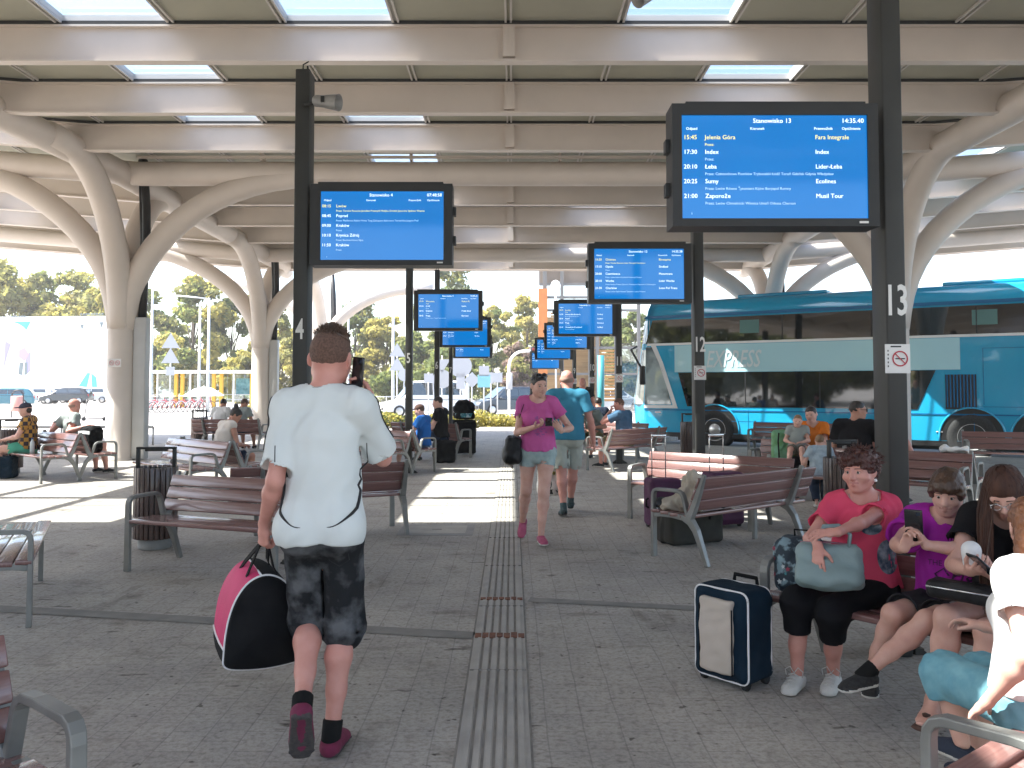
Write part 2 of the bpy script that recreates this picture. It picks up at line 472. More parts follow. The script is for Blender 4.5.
def arm_prims(s, sd, off=0, m=0, k=.02):
    H = s.H; t = (.85 if s.fem else 1.0) * (.35 + .65 * s.wid)
    e = s.el[sd]; w = s.wr[sd]; sh = s.sh[sd]; f1 = e + (w - e) * .28
    return [cap(sh, sh + (e - sh) * .45, .0315 * H * t + off, .0285 * H * t + off, k, m=m), cap(sh + (e - sh) * .45, e, .0285 * H * t + off, .0225 * H * t + off, k, m=m),
            cap(e, f1, .0225 * H * t + off, .0245 * H * t + off, k, m=m), cap(f1, w, .0245 * H * t + off, .0155 * H * t + off, k, m=m)]
def leg_prims(s, sd, off=0, m=0, k=.025):
    H = s.H; t = .4 + .6 * s.wid; h = s.hp[sd]; kn = s.kn[sd]; an = s.an[sd]; c1 = kn + (an - kn) * .30
    back = nrm(np.cross(np.cross(an - kn, kn - h), an - kn)) if np.linalg.norm(np.cross(an - kn, kn - h)) > 1e-4 else -s.pf
    if back @ (kn - h) > 0: pass
    bk = -nrm((kn - h) - ((kn - h) @ nrm(an - kn)) * nrm(an - kn)) if np.linalg.norm(np.cross(kn - h, an - kn)) > .02 else -s.pf
    return [cap(h, h + (kn - h) * .4, (.053 if s.fem else .050) * H * t + off, .046 * H * t + off, k, m=m), cap(h + (kn - h) * .4, kn, .046 * H * t + off, .0335 * H * t + off, k, m=m),
            cap(kn, c1 + bk * .010 * H, .0325 * H * t + off, .0345 * H * t + off, k, m=m), cap(c1 + bk * .010 * H, kn + (an - kn) * .62, .0345 * H * t + off, .025 * H * t + off, k, m=m),
            cap(kn + (an - kn) * .6, an, .025 * H * t + off, .0195 * H * t + off, k, m=m)]
def foot_prims(s, sd, off=0, m=0):
    S = s.S; fd, fs, fu = foot_frame(s, sd); an = s.an[sd]
    return [ell(an - fd * .028 * S - fu * .042 * S, .034 * S + off, .03, m=m), cap(an - fu * .012 * S, an + fd * .09 * S - fu * .052 * S, .034 * S + off, .024 * S + off, .02, 'u', fs, 1.0, 1.45, m),
            cap(an - fd * .02 * S - fu * .055 * S, an + fd * .13 * S - fu * .060 * S, .022 * S + off, .017 * S + off, .02, 'u', fs, 1.3, 2.3, m),
            cap(an + fd * .12 * S - fu * .062 * S, an + fd * .165 * S - fu * .065 * S, .0145 * S + off, .011 * S + off, .01, 'u', fs, 2.6, 3.0, m)]
def head_prims(s, face=True, m=0, lips=1, smile=0.0, ears=True, old=0.0, fullface=0.0):
    q = s.hs; P = lambda x, y, z: hp(s, x, y, z); Rh = s.Rh; ff = fullface
    E = lambda c, r, k=.02, op='u', mm=m, R3=None: ell(P(*c), A(*r) * q, k * q, op, Rh if R3 is None else R3, mm)
    C = lambda a, b, ra, rb=None, k=.015, op='u', mm=m: cap(P(*a), P(*b), ra * q, (ra if rb is None else rb) * q, k * q, op, m=mm)
    L = [E((0, -.014, .030), (.076, .097, .087), .03), E((0, .020, -.030), (.060 + ff, .068, .078), .035),
         C((-.050 - ff, .0, -.055), (-.018, .052, -.096), .020, .018, .03), C((.050 + ff, .0, -.055), (.018, .052, -.096), .020, .018, .03), E((0, .058, -.098), (.022, .020, .017), .025)]
    if face:
        L += [E((-.037 - ff, .055, -.030), (.026 + ff, .024, .024), .025), E((.037 + ff, .055, -.030), (.026 + ff, .024, .024), .025),
              C((-.038, .066, .017), (.038, .066, .017), .017, None, .02), E((0, .076, -.066), (.026, .016, .018), .02)]
        for g in (-1, 1): L.append(E((g * .031, .092, .0), (.017, .014, .011), .012, 's'))
        L += [C((0, .083, .004), (0, .103, -.032), .0085, .0120, .010), E((-.011, .093, -.037), (.009, .010, .008), .006), E((.011, .093, -.037), (.009, .010, .008), .006)]
        for g in (-1, 1): L.append(E((g * .031, .0765, .0), (.0150, .0115, .0125), .004))
        up = smile * .006
        L += [C((-.021, .080, -.063 + up), (0, .0915, -.0615), .0048, .0062, .004, 'u', lips), C((.021, .080, -.063 + up), (0, .0915, -.0615), .0048, .0062, .004, 'u', lips),
              C((-.017, .079, -.070 + up), (0, .0895, -.0725), .0048, .0070, .004, 'u', lips), C((.017, .079, -.070 + up), (0, .0895, -.0725), .0048, .0070, .004, 'u', lips),
              C((-.024, .088, -.0662 + up), (0, .0985, -.0668), .0022, .0022, .003, 's'), C((.024, .088, -.0662 + up), (0, .0985, -.0668), .0022, .0022, .003, 's')]
        if old:
            for g in (-1, 1): L.append(C((g * .020, .090, -.040), (g * .034, .076, -.066), .003, .003, .008, 's'))
    if ears:
        for g in (-1, 1):
            r = Rh @ np.array([[math.cos(g * .35), -math.sin(g * .35), 0], [math.sin(g * .35), math.cos(g * .35), 0], [0, 0, 1]])
            L += [E((g * .080, -.010, -.004), (.009, .020, .031), .008, 'u', m, r), E((g * .088, -.004, -.002), (.006, .011, .018), .005, 's', m, r)]
    return L
def neck_prims(s, m=0):
    H = s.H; r = (.029 if s.fem else .0335) * H
    return [cap(s.neck - s.cu * .03 * H, s.nb + s.hu * .02 * s.hs, r * 1.1, r, .03, m=m)]
def body_mesh(s, res, skin, lips, face=True, feet=True, **hk):
    L = torso_prims(s)
    for sd in ('L', 'R'):
        L += leg_prims(s, sd) + (foot_prims(s, sd) if feet else [])
        if sd in s.el: L += arm_prims(s, sd)
    L += neck_prims(s) + head_prims(s, face, **hk)
    for sd in ('L', 'R'):
        if sd in s.el: L += hand_prims(s, sd)
    return sdf_mesh('body', L, res, [skin, lips])
def tshirt(s, mats, res, sleeve=.6, hem=-.02, off=.014, loose=.012, neck=.05, fat=0.0, seed=1, amp=.004, vneck=0.0, hemtilt=None, name='tshirt', flare=.02):
    H = s.H
    L = torso_prims(s, off, fat, hips=False)
    hw = (.094 if s.fem else .092) * s.wid * H + off + flare; hd = .066 * H + off + flare * .6
    base = s.pel + s.tu * (hem - .03)
    L.append(cap(base, s.waist + s.tu * .05 * H, hd, .058 * H + off + loose * .5, .05, 'u', s.pr, hw / hd, (.084 * s.wid * H + off + loose) / (.058 * H + off + loose * .5)))
    if hem < .02 * H: L += [ell(s.pel - s.pf * .032 * H - s.pu * .010 * H + s.pr * g * .045 * H, .055 * H + off, .05) for g in (-1, 1)]
    for sd in ('L', 'R'):
        if sd not in s.el or not sleeve: continue
        sh = s.sh[sd]; e = s.el[sd]; c = sh + (e - sh) * sleeve; t = (.85 if s.fem else 1.0) * (.35 + .65 * s.wid)
        L.append(cap(sh, sh + (e - sh) * .15, .032 * H * t + off, .032 * H * t + off, .04))
        L.append(cone(sh, c, .032 * H * t + off, .031 * H * t + off + loose, .03))
    L.append(half(s.pel + s.tu * hem, -s.tu if hemtilt is None else hemtilt))
    for sd in ('L', 'R'):
        if sd not in s.el or not sleeve: continue
        sh = s.sh[sd]; e = s.el[sd]; t = (.85 if s.fem else 1.0) * (.35 + .65 * s.wid); d = nrm(e - sh)
        c = sh + (e - sh) * sleeve
        L.append(cone(c - d * .03, c + d * .02, .028 * H * t + off * .6 + loose * .8, .031 * H * t + off + loose - .004, .004, 's'))
    L.append(ell(s.neck + s.cu * .012 * H + s.cf * .012 * H, (neck * H * 1.0, neck * H * .9, .055 * H), .006, 's'))
    if vneck: L.append(ell(s.neck + s.cf * .05 * H - s.cu * .01 * H, (neck * H * .9, .05 * H, vneck * H), .01, 's'))
    # hollow hem
    L.append(cone(s.pel + s.tu * (hem - .05), s.pel + s.tu * (hem + .022), hd - .010, hd - .012, .003, 's', s.pr, (hw - .010) / (hd - .010)))
    return sdf_mesh(name, L, res, mats, disp=wrinkle(amp, .10, seed, (1.5, 1.2, .35)) if amp else None)
def bottoms(s, mats, res, frac=.85, off=.012, flare=.012, top=.07, seed=2, amp=.003, name='shorts', hollow=True, gap=True):
    H = s.H; t = .4 + .6 * s.wid
    L = [cap(s.pel - s.pu * .012 * H, s.pel + s.pu * top * H, .064 * H + off, .058 * H + off * .2, .05, 'u', s.pr, (.092 * s.wid * H + off) / (.064 * H + off), (.084 * s.wid * H + off * .2) / (.058 * H + off * .2))]
    for g in (-1, 1): L.append(ell(s.pel - s.pf * .028 * H - s.pu * .022 * H + s.pr * g * .045 * H, .050 * H + off * .7, .05))
    ends = []
    for sd in ('L', 'R'):
        h = s.hp[sd]; kn = s.kn[sd]; an = s.an[sd]
        rt = .050 * H * t + off; rk = .036 * H * t + off + flare
        if frac <= 1:
            c = h + (kn - h) * frac; d = nrm(kn - h); re = rt + (rk - rt) * frac
            L += [cap(h, h + d * .02, rt, rt, .04), cone(h, c, rt, re, .012)]
        else:
            L += [cap(h, kn, rt, rk, .04)]
            c = kn + (an - kn) * (frac - 1); d = nrm(an - kn); re = (.036 + (.022 - .036) * (frac - 1)) * H * t + off + flare
            L += [cap(kn, kn + d * .02, rk, rk, .03), cone(kn, c, rk, re, .03)]
        ends.append((c, d, re))
    L.append(half(s.pel + s.pu * top * H, s.pu))
    if gap:
        e = (ends[0][0] + ends[1][0]) / 2; d = nrm(e - s.pel); a0 = s.pel + d * .088 * H; y_ = nrm(np.cross(d, s.pr)); x_ = np.cross(y_, d)
        ln = np.linalg.norm(e - a0) + .03
        if frac > 0.25: L.append(rbox(a0 + d * ln / 2, (.005, .22, ln / 2), np.stack([x_, y_, d], 1), .004, .012, 's'))
    if hollow:
        for c, d, re in ends: L.append(cone(c - d * .035, c + d * .02, re - .009, re - .006, .003, 's'))
    return sdf_mesh(name, L, res, mats, disp=wrinkle(amp, .09, seed) if amp else None)
def shoe(s, sd, mats, res=.005, high=0.0, soleh=.018, off=.007, big=1.0):
    S = s.S * big; fd, fs, fu = foot_frame(s, sd); an = s.an[sd]
    sole = an - fu * (.080 * s.S)
    L = [ell(an - fd * .026 * S - fu * .036 * S, (.037 * S), .02), cap(an - fu * .018 * S, an + fd * .085 * S - fu * .046 * S, .037 * S, .031 * S, .02, 'u', fs, 1.0, 1.25),
         cap(an - fd * .02 * S - fu * .05 * S, an + fd * .125 * S - fu * .052 * S, .030 * S, .025 * S, .02, 'u', fs, 1.15, 1.65),
         cap(an + fd * .11 * S - fu * .055 * S, an + fd * .158 * S - fu * .058 * S, .024 * S, .018 * S, .015, 'u', fs, 1.7, 1.9)]
    R3 = np.stack([fs, fd, fu], 1)
    c = sole + fu * soleh / 2 + fd * .055 * S
    L += [cap(sole + fu * soleh * .5 - fd * .035 * S, sole + fu * soleh * .5 + fd * .14 * S, soleh * .55, soleh * .55, .004, 'u', fs, .037 * S / (soleh * .55), .045 * S / (soleh * .55), m=1),
          cap(sole + fu * soleh * .5 + fd * .14 * S, sole + fu * soleh * .5 + fd * .165 * S, soleh * .55, soleh * .5, .004, 'u', fs, .045 * S / (soleh * .55), .034 * S / (soleh * .5), m=1)]
    top = an + fu * (high - .010) * S
    L.append(half(sole, -fu, .003)); L.append(half(top, fu + fd * .25 * -1, .004))
    L.append(cone(an - fu * .02 * S, an + fu * .08, .026 * S, .034 * S, .004, 's'))
    return sdf_mesh('shoe', L, res, mats)
def sock(s, sd, mt, h=.1):
    an = s.an[sd]; kn = s.kn[sd]; d = nrm(kn - an)
    return sdf_mesh('sock', [cone(an - d * .045, an + d * h * s.S, .0222 * s.H, .0232 * s.H, .01)], .006, [mt])
def eyes(s, root, iris, closed=False, lash=None):
    for g in (-1, 1):
        mb = MB(); c = Vector(hp(s, g * .031, .0772, -.0008)); q = s.hs * .93
        f, r, u = Vector(s.hf), Vector(s.hr), Vector(s.hu)
        M = Matrix((r, u, f)).transposed()
        mb.lathe([(0, .0125), (.0066, .0110), (.0070, .0106)], n=12)
        mb.mi = [1] * len(mb.f); k = len(mb.f)
        mb.lathe([(.0070, .0106), (.0092, .0086), (.0122, .003), (.0120, -.003)], n=12)
        mb.v = [tuple(c + M @ (Vector(p) * q)) for p in mb.v]
        mb.build('eye', [MATS['eye_white'], iris], root)
        if lash is not None:
            pts = [Vector(hp(s, g * .031 + .0155 * math.cos(a), .0868 - .006 * abs(math.cos(a)), .0012 + .0062 * math.sin(a))) for a in [math.pi * i / 8 for i in range(9)]]
            MB().tube(pts, .0013 * q, 6).build('eyelashes', lash, root)
def brows(s, body, root, mt, th=.0030, arch=.003):
    for g in (-1, 1):
        pts = [hp(s, g * (.014 + .036 * t), .14, .0185 + arch * math.sin(math.pi * (.25 + .6 * t))) for t in [i / 7 for i in range(8)]]
        pr = project_onto(body, [Vector(p) for p in pts], -Vector(s.hf), .0008)
        MB().tube(pr, [th * s.hs * (1.0 - .5 * (i / 7)) for i in range(8)], 6).build('eyebrow', mt, root)
def hair_mesh(s, spec, mt, res, amp=.004, wl=.02, seed=3, name='hair'):
    """spec: list of ('e'|'c'|'b'|'h', ...) in head units"""
    q = s.hs; L = []
    for it in spec:
        op = it[-1] if it[-1] in ('u', 's') else 'u'
        if it[0] == 'e': L.append(ell(hp(s, *it[1]), A(*it[2]) * q, it[3] * q, op, s.Rh))
        elif it[0] == 'c': L.append(cap(hp(s, *it[1]), hp(s, *it[2]), it[3] * q, it[4] * q, it[5] * q, op))
        elif it[0] == 'b': L.append(rbox(hp(s, *it[1]), A(*it[2]) * q, s.Rh, it[3] * q, it[4] * q, op))
        elif it[0] == 'h': L.append(half(hp(s, *it[1]), s.Rh @ A(*it[2]), it[3] * q))
    return sdf_mesh(name, L, res, [mt], disp=wrinkle(amp, wl, seed) if amp else None)
def strands(s, curves, mt, root, r=.0025, name='hair_strands'):
    """loose locks: list of point lists in head units"""
    mb = MB()
    for c in curves:
        n = len(c); mb.tube([hp(s, *p) for p in c], [r * s.hs * (1 - .75 * (i / (n - 1)) ** 2) for i in range(n)], 5, cap=False)
    return mb.build(name, mt, root)

MATS = {}
MATS['eye_white'] = mat('eye_white', (.42, .39, .37), rough=.3)
for nm, c in (('brown', (.03, .015, .008)), ('blue', (.05, .12, .2))): MATS['iris_' + nm] = mat('iris_' + nm, c, rough=.15)
def skin(nm, c, c2=None): return mat('skin_' + nm, c, c2 or (c[0] * .92, c[1] * .84, c[2] * .82), scale=14, rough=.5, bump=.08, bscale=220, spec=.35, sub=.06)
SK_FAIR = skin('fair', (.64, .385, .31)); SK_TAN = skin('tan', (.46, .24, .17)); SK_PINK = skin('pink', (.60, .30, .245))
LIPS = mat('lips', (.42, .15, .13), rough=.4); LIPS2 = mat('lips_pale', (.45, .22, .18), rough=.45)
HAIR_BR = mat('hair_brown', (.045, .022, .012), (.09, .045, .024), scale=30, rough=.45, bump=.5, bscale=120, stretch=(1, 1, .12))
HAIR_DK = mat('hair_dark', (.012, .009, .008), (.03, .02, .016), scale=30, rough=.45, bump=.5, bscale=120, stretch=(1, 1, .12))
HAIR_RED = mat('hair_auburn', (.040, .012, .010), (.085, .026, .018), scale=26, rough=.5, bump=.8, bscale=90)
HAIR_BUZZ = mat('hair_cropped', (.10, .054, .038), (.17, .095, .07), scale=120, rough=.8, bump=.6, bscale=500)
def cloth(nm, c, var=.85, scale=6, rough=.85, bump=.25, bscale=350, **k):
    return mat('cloth_' + nm, c, tuple(x * var for x in c), scale=scale, rough=rough, bump=bump, bscale=bscale, spec=.10, sheen=.0, **k)
RUB_W = mat('rubber_white', (.62, .6, .56), (.5, .48, .44), rough=.6); RUB_B = mat('rubber_black', (.02, .02, .02), rough=.7)
# ------------------------------------------------------------------ world and sun
TO_SUN = Vector((-4.65, -0.45, 6.39)).normalized()
sd_ = bpy.data.lights.new('sun', 'SUN'); sd_.energy = 5.0; sd_.angle = R(0.5); sd_.color = (1.0, .95, .87)
sun = bpy.data.objects.new('sun', sd_); COL.objects.link(sun); sun.rotation_euler = TO_SUN.to_track_quat('Z', 'Y').to_euler(); sun.location = (-40, -5, 60)
w = bpy.data.worlds.new('World'); sc.world = w; w.use_nodes = True
nt = w.node_tree; bg = nt.nodes['Background']; sky = nt.nodes.new('ShaderNodeTexSky'); sky.sky_type = 'NISHITA'
sky.sun_disc = False; sky.sun_elevation = math.asin(TO_SUN.z); sky.sun_rotation = math.atan2(TO_SUN.x, TO_SUN.y)
sky.air_density = 1.0; sky.dust_density = 2.5; sky.ozone_density = 1.0
nt.links.new(sky.outputs[0], bg.inputs[0]); bg.inputs[1].default_value = 0.15
sc.view_settings.view_transform = 'Standard'; sc.view_settings.look = 'None'; sc.view_settings.gamma = 1.0
sc.view_settings.exposure = 2.12; sc.view_settings.use_curve_mapping = False
sc.cycles.use_denoising = True; sc.cycles.max_bounces = 10; sc.cycles.diffuse_bounces = 5; sc.cycles.transparent_max_bounces = 16
sc.cycles.caustics_reflective = False; sc.cycles.caustics_refractive = False; sc.cycles.sample_clamp_indirect = 8

# ------------------------------------------------------------------ ground
def paving_material():
    m = bpy.data.materials.new('paving_blocks'); m.use_nodes = True; nt = m.node_tree; b = nt.nodes['Principled BSDF']; L = nt.links
    tc = nt.nodes.new('ShaderNodeTexCoord'); O = tc.outputs['Object']
    br = nt.nodes.new('ShaderNodeTexBrick'); br.inputs['Scale'].default_value = 1.0; br.inputs['Mortar Size'].default_value = .004
    br.inputs['Brick Width'].default_value = .20; br.inputs['Row Height'].default_value = .165; br.inputs['Mortar Smooth'].default_value = .3
    br.inputs['Color1'].default_value = (.455, .42, .37, 1); br.inputs['Color2'].default_value = (.42, .387, .342, 1); br.inputs['Mortar'].default_value = (.335, .308, .273, 1)
    mp = nt.nodes.new('ShaderNodeMapping'); mp.inputs['Rotation'].default_value = (0, 0, R(90)); L.new(O, mp.inputs[0])
    dn = nt.nodes.new('ShaderNodeTexNoise'); dn.inputs['Scale'].default_value = 3; L.new(O, dn.inputs['Vector'])
    mx = nt.nodes.new('ShaderNodeMixRGB'); mx.blend_type = 'ADD'; mx.inputs[0].default_value = .02; L.new(mp.outputs[0], mx.inputs[1]); L.new(dn.outputs['Color'], mx.inputs[2])
    L.new(mx.outputs[0], br.inputs['Vector'])
    def noise(scale, lo, hi, det=5, stretch=None):
        n = nt.nodes.new('ShaderNodeTexNoise'); n.inputs['Scale'].default_value = scale; n.inputs['Detail'].default_value = det; n.inputs['Roughness'].default_value = .65
        if stretch:
            q = nt.nodes.new('ShaderNodeMapping'); q.inputs['Scale'].default_value = stretch; L.new(O, q.inputs[0]); L.new(q.outputs[0], n.inputs['Vector'])
        else: L.new(O, n.inputs['Vector'])
        r = nt.nodes.new('ShaderNodeMapRange'); r.inputs[1].default_value = lo; r.inputs[2].default_value = hi; L.new(n.outputs[0], r.inputs[0]); return r.outputs[0]
    def mul(col, fac, dark):
        x = nt.nodes.new('ShaderNodeMixRGB'); x.blend_type = 'MULTIPLY'; L.new(fac, x.inputs[0]); L.new(col, x.inputs[1]); x.inputs[2].default_value = (*dark, 1); return x.outputs[0]
    c = br.outputs['Color']
    c = mul(c, noise(.8, .42, .62), (.80, .80, .82))
    c = mul(c, noise(2.6, .56, .72, 6), (.62, .60, .57)); c = mul(c, noise(1.7, .60, .70, 6, (.5, 1.6, 1)), (.62, .60, .56)); c = mul(c, noise(26, .50, .64, 4), (.78, .77, .75))
    c = mul(c, noise(4.2, .655, .69, 3, (.55, 1.5, 1)), (.45, .43, .41))
    c = mul(c, noise(45, .45, .70, 3), (.70, .70, .70))
    c = mul(c, noise(13, .685, .71, 2), (.42, .40, .39)); c = mul(c, noise(1.1, .62, .70, 4, (1.4, .5, 1)), (.60, .58, .55))
    L.new(c, b.inputs['Base Color'])
    b.inputs['Roughness'].default_value = .72; b.inputs['Specular IOR Level'].default_value = .35
    bp = nt.nodes.new('ShaderNodeBump'); bp.inputs['Strength'].default_value = .35; bp.inputs['Distance'].default_value = .004
    ad = nt.nodes.new('ShaderNodeMath'); ad.operation = 'MULTIPLY_ADD'; L.new(br.outputs['Fac'], ad.inputs[0]); ad.inputs[1].default_value = -1.0
    n3 = nt.nodes.new('ShaderNodeTexNoise'); n3.inputs['Scale'].default_value = 90; n3.inputs['Detail'].default_value = 4; L.new(O, n3.inputs['Vector']); L.new(n3.outputs[0], ad.inputs[2])
    L.new(ad.outputs[0], bp.inputs['Height']); L.new(bp.outputs[0], b.inputs['Normal'])
    return m
PAV = paving_material()
CONC = mat('concrete', (.34, .33, .31), (.27, .26, .25), scale=3, rough=.85, bump=.2, bscale=80)
DARKSTRIP = mat('drain_strip_concrete', (.25, .235, .21), (.19, .18, .165), scale=7, rough=.8, bump=.3, bscale=120)
ASPH = mat('asphalt_light', (.30, .29, .28), (.24, .235, .225), scale=.6, rough=.9, bump=.2, bscale=60)
ROADM = mat('asphalt_grey', (.12, .118, .115), (.085, .084, .082), scale=1.2, rough=.85, bump=.25, bscale=70)

mb = MB(); mb.quad((-900, -300, -.14), (900, -300, -.14), (900, 1500, -.14), (-900, 1500, -.14))
tag(mb.build('ground', ASPH), kind='structure')
BD = Vector((-.829, .559, 0)); BN = Vector((-.559, -.829, 0))          # heading of the coach and the way its near side faces
BW = Vector((5.3, 22.3, 0))                                          # where the near front wheel stands
e0 = BW + BN * .55
def edge_at(Y): return e0.x + BD.x / BD.y * (Y - e0.y)
plat = [(-19, -8), (34, -8), (edge_at(1.8), 1.8), (edge_at(23.0), 23.0), (5.2, 26.4), (5.2, 30), (3.6, 40), (-1.2, 40), (-1.2, 28.4), (-8.6, 28.2), (-9.2, 22.3), (-19, 22.3)]
mb = MB(); mb.prism(plat, -.16, 0, 'xy'); tag(mb.build('platform_paving', PAV), kind='structure')
# kerb stones along the coach bay
mb = MB(); a = Vector((edge_at(1.8), 1.8, 0)); b = Vector((edge_at(23.0), 23.0, 0)); mb.tube([a + BN * .09 + V(0, 0, -.068), b + BN * .09 + V(0, 0, -.068)], 1, flat=(.18, .15), up=(0, 0, 1))
tag(mb.build('kerb', CONC), kind='structure')
# coach lane tarmac
mb = MB(); q = [a, b, b - BN * 9, a - BN * 9]; mb.quad(*[p + V(0, 0, -.134) for p in q]); tag(mb.build('coach_lane', ROADM), kind='structure')
# car road behind the station
mb = MB(); mb.quad((-80, 33.5, -.132), (80, 33.5, -.132), (80, 52, -.132), (-80, 52, -.132)); tag(mb.build('road', ASPH), kind='structure')
WHT = mat('road_paint', (.78, .78, .76), (.6, .6, .58), scale=9, rough=.7)
mb = MB()
for k in range(-14, 15): mb.quad((k * 5, 42.5, -.126), (k * 5 + 2.4, 42.5, -.126), (k * 5 + 2.4, 42.65, -.126), (k * 5, 42.65, -.126))
tag(mb.build('road_marking', WHT), kind='structure')
# verge with low planting and lawn
LAWN = mat('lawn', (.09, .12, .03), (.16, .15, .05), scale=1.5, rough=.95, bump=.5, bscale=40)
mb = MB(); mb.quad((-120, 112, -.128), (120, 112, -.128), (120, 260, -.128), (-120, 260, -.128)); tag(mb.build('lawn', LAWN), kind='structure')
# tactile strip
TAC = mat('tactile_slab', (.42, .395, .355), (.34, .32, .29), scale=5, rough=.8, bump=.3, bscale=120)
mb = MB(); mb.box((-.075, 11, .002), (.305, 27, .008))
for i in range(6): mb.box((-.075 - .1175 + i * .047, 11, .008), (.024, 27, .006))
tag(mb.build('tactile_path', TAC), kind='structure')
GRV = mat('groove_dark', (.19, .175, .155), (.26, .24, .215), scale=10, rough=.95)  # darker tone for the groove, edge and joint lines
mb = MB()
for x in (-.233, .083): mb.box((x, 11, .001), (.010, 27, .006))
for i in range(5): mb.box((-.075 - .094 + i * .047, 11, .0055), (.012, 27, .002))
for i in range(20): mb.box((-.075, -2 + i * 1.32, .0085), (.300, .005, .006))
tag(mb.build('tactile_groove', GRV), kind='structure')
RUST = mat('rusty_brown_tile', (.24, .095, .05), (.13, .06, .04), scale=30, rough=.85)
mb = MB()
for (yy, hh) in ((637, .10), (600, .07)):
    p = G(500, yy)
    for i in range(7): mb.box((-.075 - .130 + i * .0435, p.y + .01 * math.sin(i * 3), .0105), (.037, hh * (.8 + .3 * ((i * 7) % 3) / 3), .006))
tag(mb.build('brown_marker_tiles', RUST), kind='structure')
# dark channel lines across the paving
mb = MB()
def strip(p, q, wd):
    p = Vector((p[0], p[1], .004)); q = Vector((q[0], q[1], .004)); d = (q - p).normalized(); n = Vector((-d.y, d.x, 0)) * wd / 2
    mb.quad(p - n, q - n, q + n, p + n)
l0 = G(474, 636); l1 = G(-160, 600); strip(l0, l1, .15)
r0 = G(529, 600); r1 = G(760, 612); strip(r0, r1, .12)
tag(mb.build('drain_channel', DARKSTRIP), kind='structure')
# inspection cover
c = G(437, 530); mb = MB(); mb.box((c.x, c.y, .001), (.78, .66, .006)); mb.box((c.x, c.y, .004), (.62, .5, .006), m=1); mb.box((c.x, c.y, .006), (.1, .04, .006), m=2)
tag(mb.build('inspection_cover', [CONC, TAC, DARKSTRIP]), kind='structure')

# ------------------------------------------------------------------ canopy
STEEL = mat('cream_painted_steel', (.655, .575, .51), (.60, .53, .47), scale=1.3, rough=.55, bump=.03, bscale=30)
DECK = mat('deck_panel', (.42, .41, .33), (.37, .36, .29), scale=.9, rough=.7)
MULL = mat('mullion', (.58, .55, .52), rough=.5); DARKJ = mat('dark_joint', (.04, .04, .04), rough=.8)
SKYL = glassy('skylight_pane', (.90, .96, .98), .10)
XW = 18.0; TUBEY = 17.6; XC = 7.75; ZC = 5.95
PY = [.45 + 2.15 * k for k in range(-4, 14)]
def drop(Y): return -.038 * max(0, Y - 17.6)
def wing(X): return max(0, abs(X) - XC) * math.tan(R(4.5))
def zb(X, Y): return 5.84 + drop(Y) + wing(X)
canopy = thing('station_canopy', 'cream steel canopy with rows of roof beams, skylights and round tubes over the waiting area', 'canopy', (0, 12, 0))
CO = Vector((0, 12, 0))
def cbuild(mb, name, mats, par=None):
    mb.v = [(x - CO.x, y - CO.y, z - CO.z) for x, y, z in mb.v]
    return mb.build(name, mats, par or canopy)
for Y in PY:
    if abs(Y - 17.65) < .3: continue
    mb = MB(); last = abs(Y - PY[-1]) < .01
    xs = [-XW, -XC, XC, XW]
    def beam(pr_y0, pr_y1, z0, z1, m=0):
        vs = []
        for x in xs:
            zz = zb(x, Y); vs += [(x, Y + pr_y0, zz + z0), (x, Y + pr_y1, zz + z0), (x, Y + pr_y1, zz + z1), (x, Y + pr_y0, zz + z1)]
        fs = []
        for i in range(3):
            for j in range(4): fs.append((i * 4 + j, i * 4 + (j + 1) % 4, i * 4 + 4 + (j + 1) % 4, i * 4 + 4 + j))
        fs += [(0, 1, 2, 3), (12, 13, 14, 15)]
        mb.add(vs, fs, m)
    beam(-.08, .08, 0, .026); beam(-.012, .012, .024, .47); beam(-.08, .08, .468, .495); beam(-.075, -.062, .496, .545, 1)
    for x in (-.04, ): 
        for s_ in (-1, 1): mb.box((x, Y + s_ * .055, zb(x, Y) + .26), (.16, .10, .41))
    cbuild(mb, 'purlin', [STEEL, DARKJ])
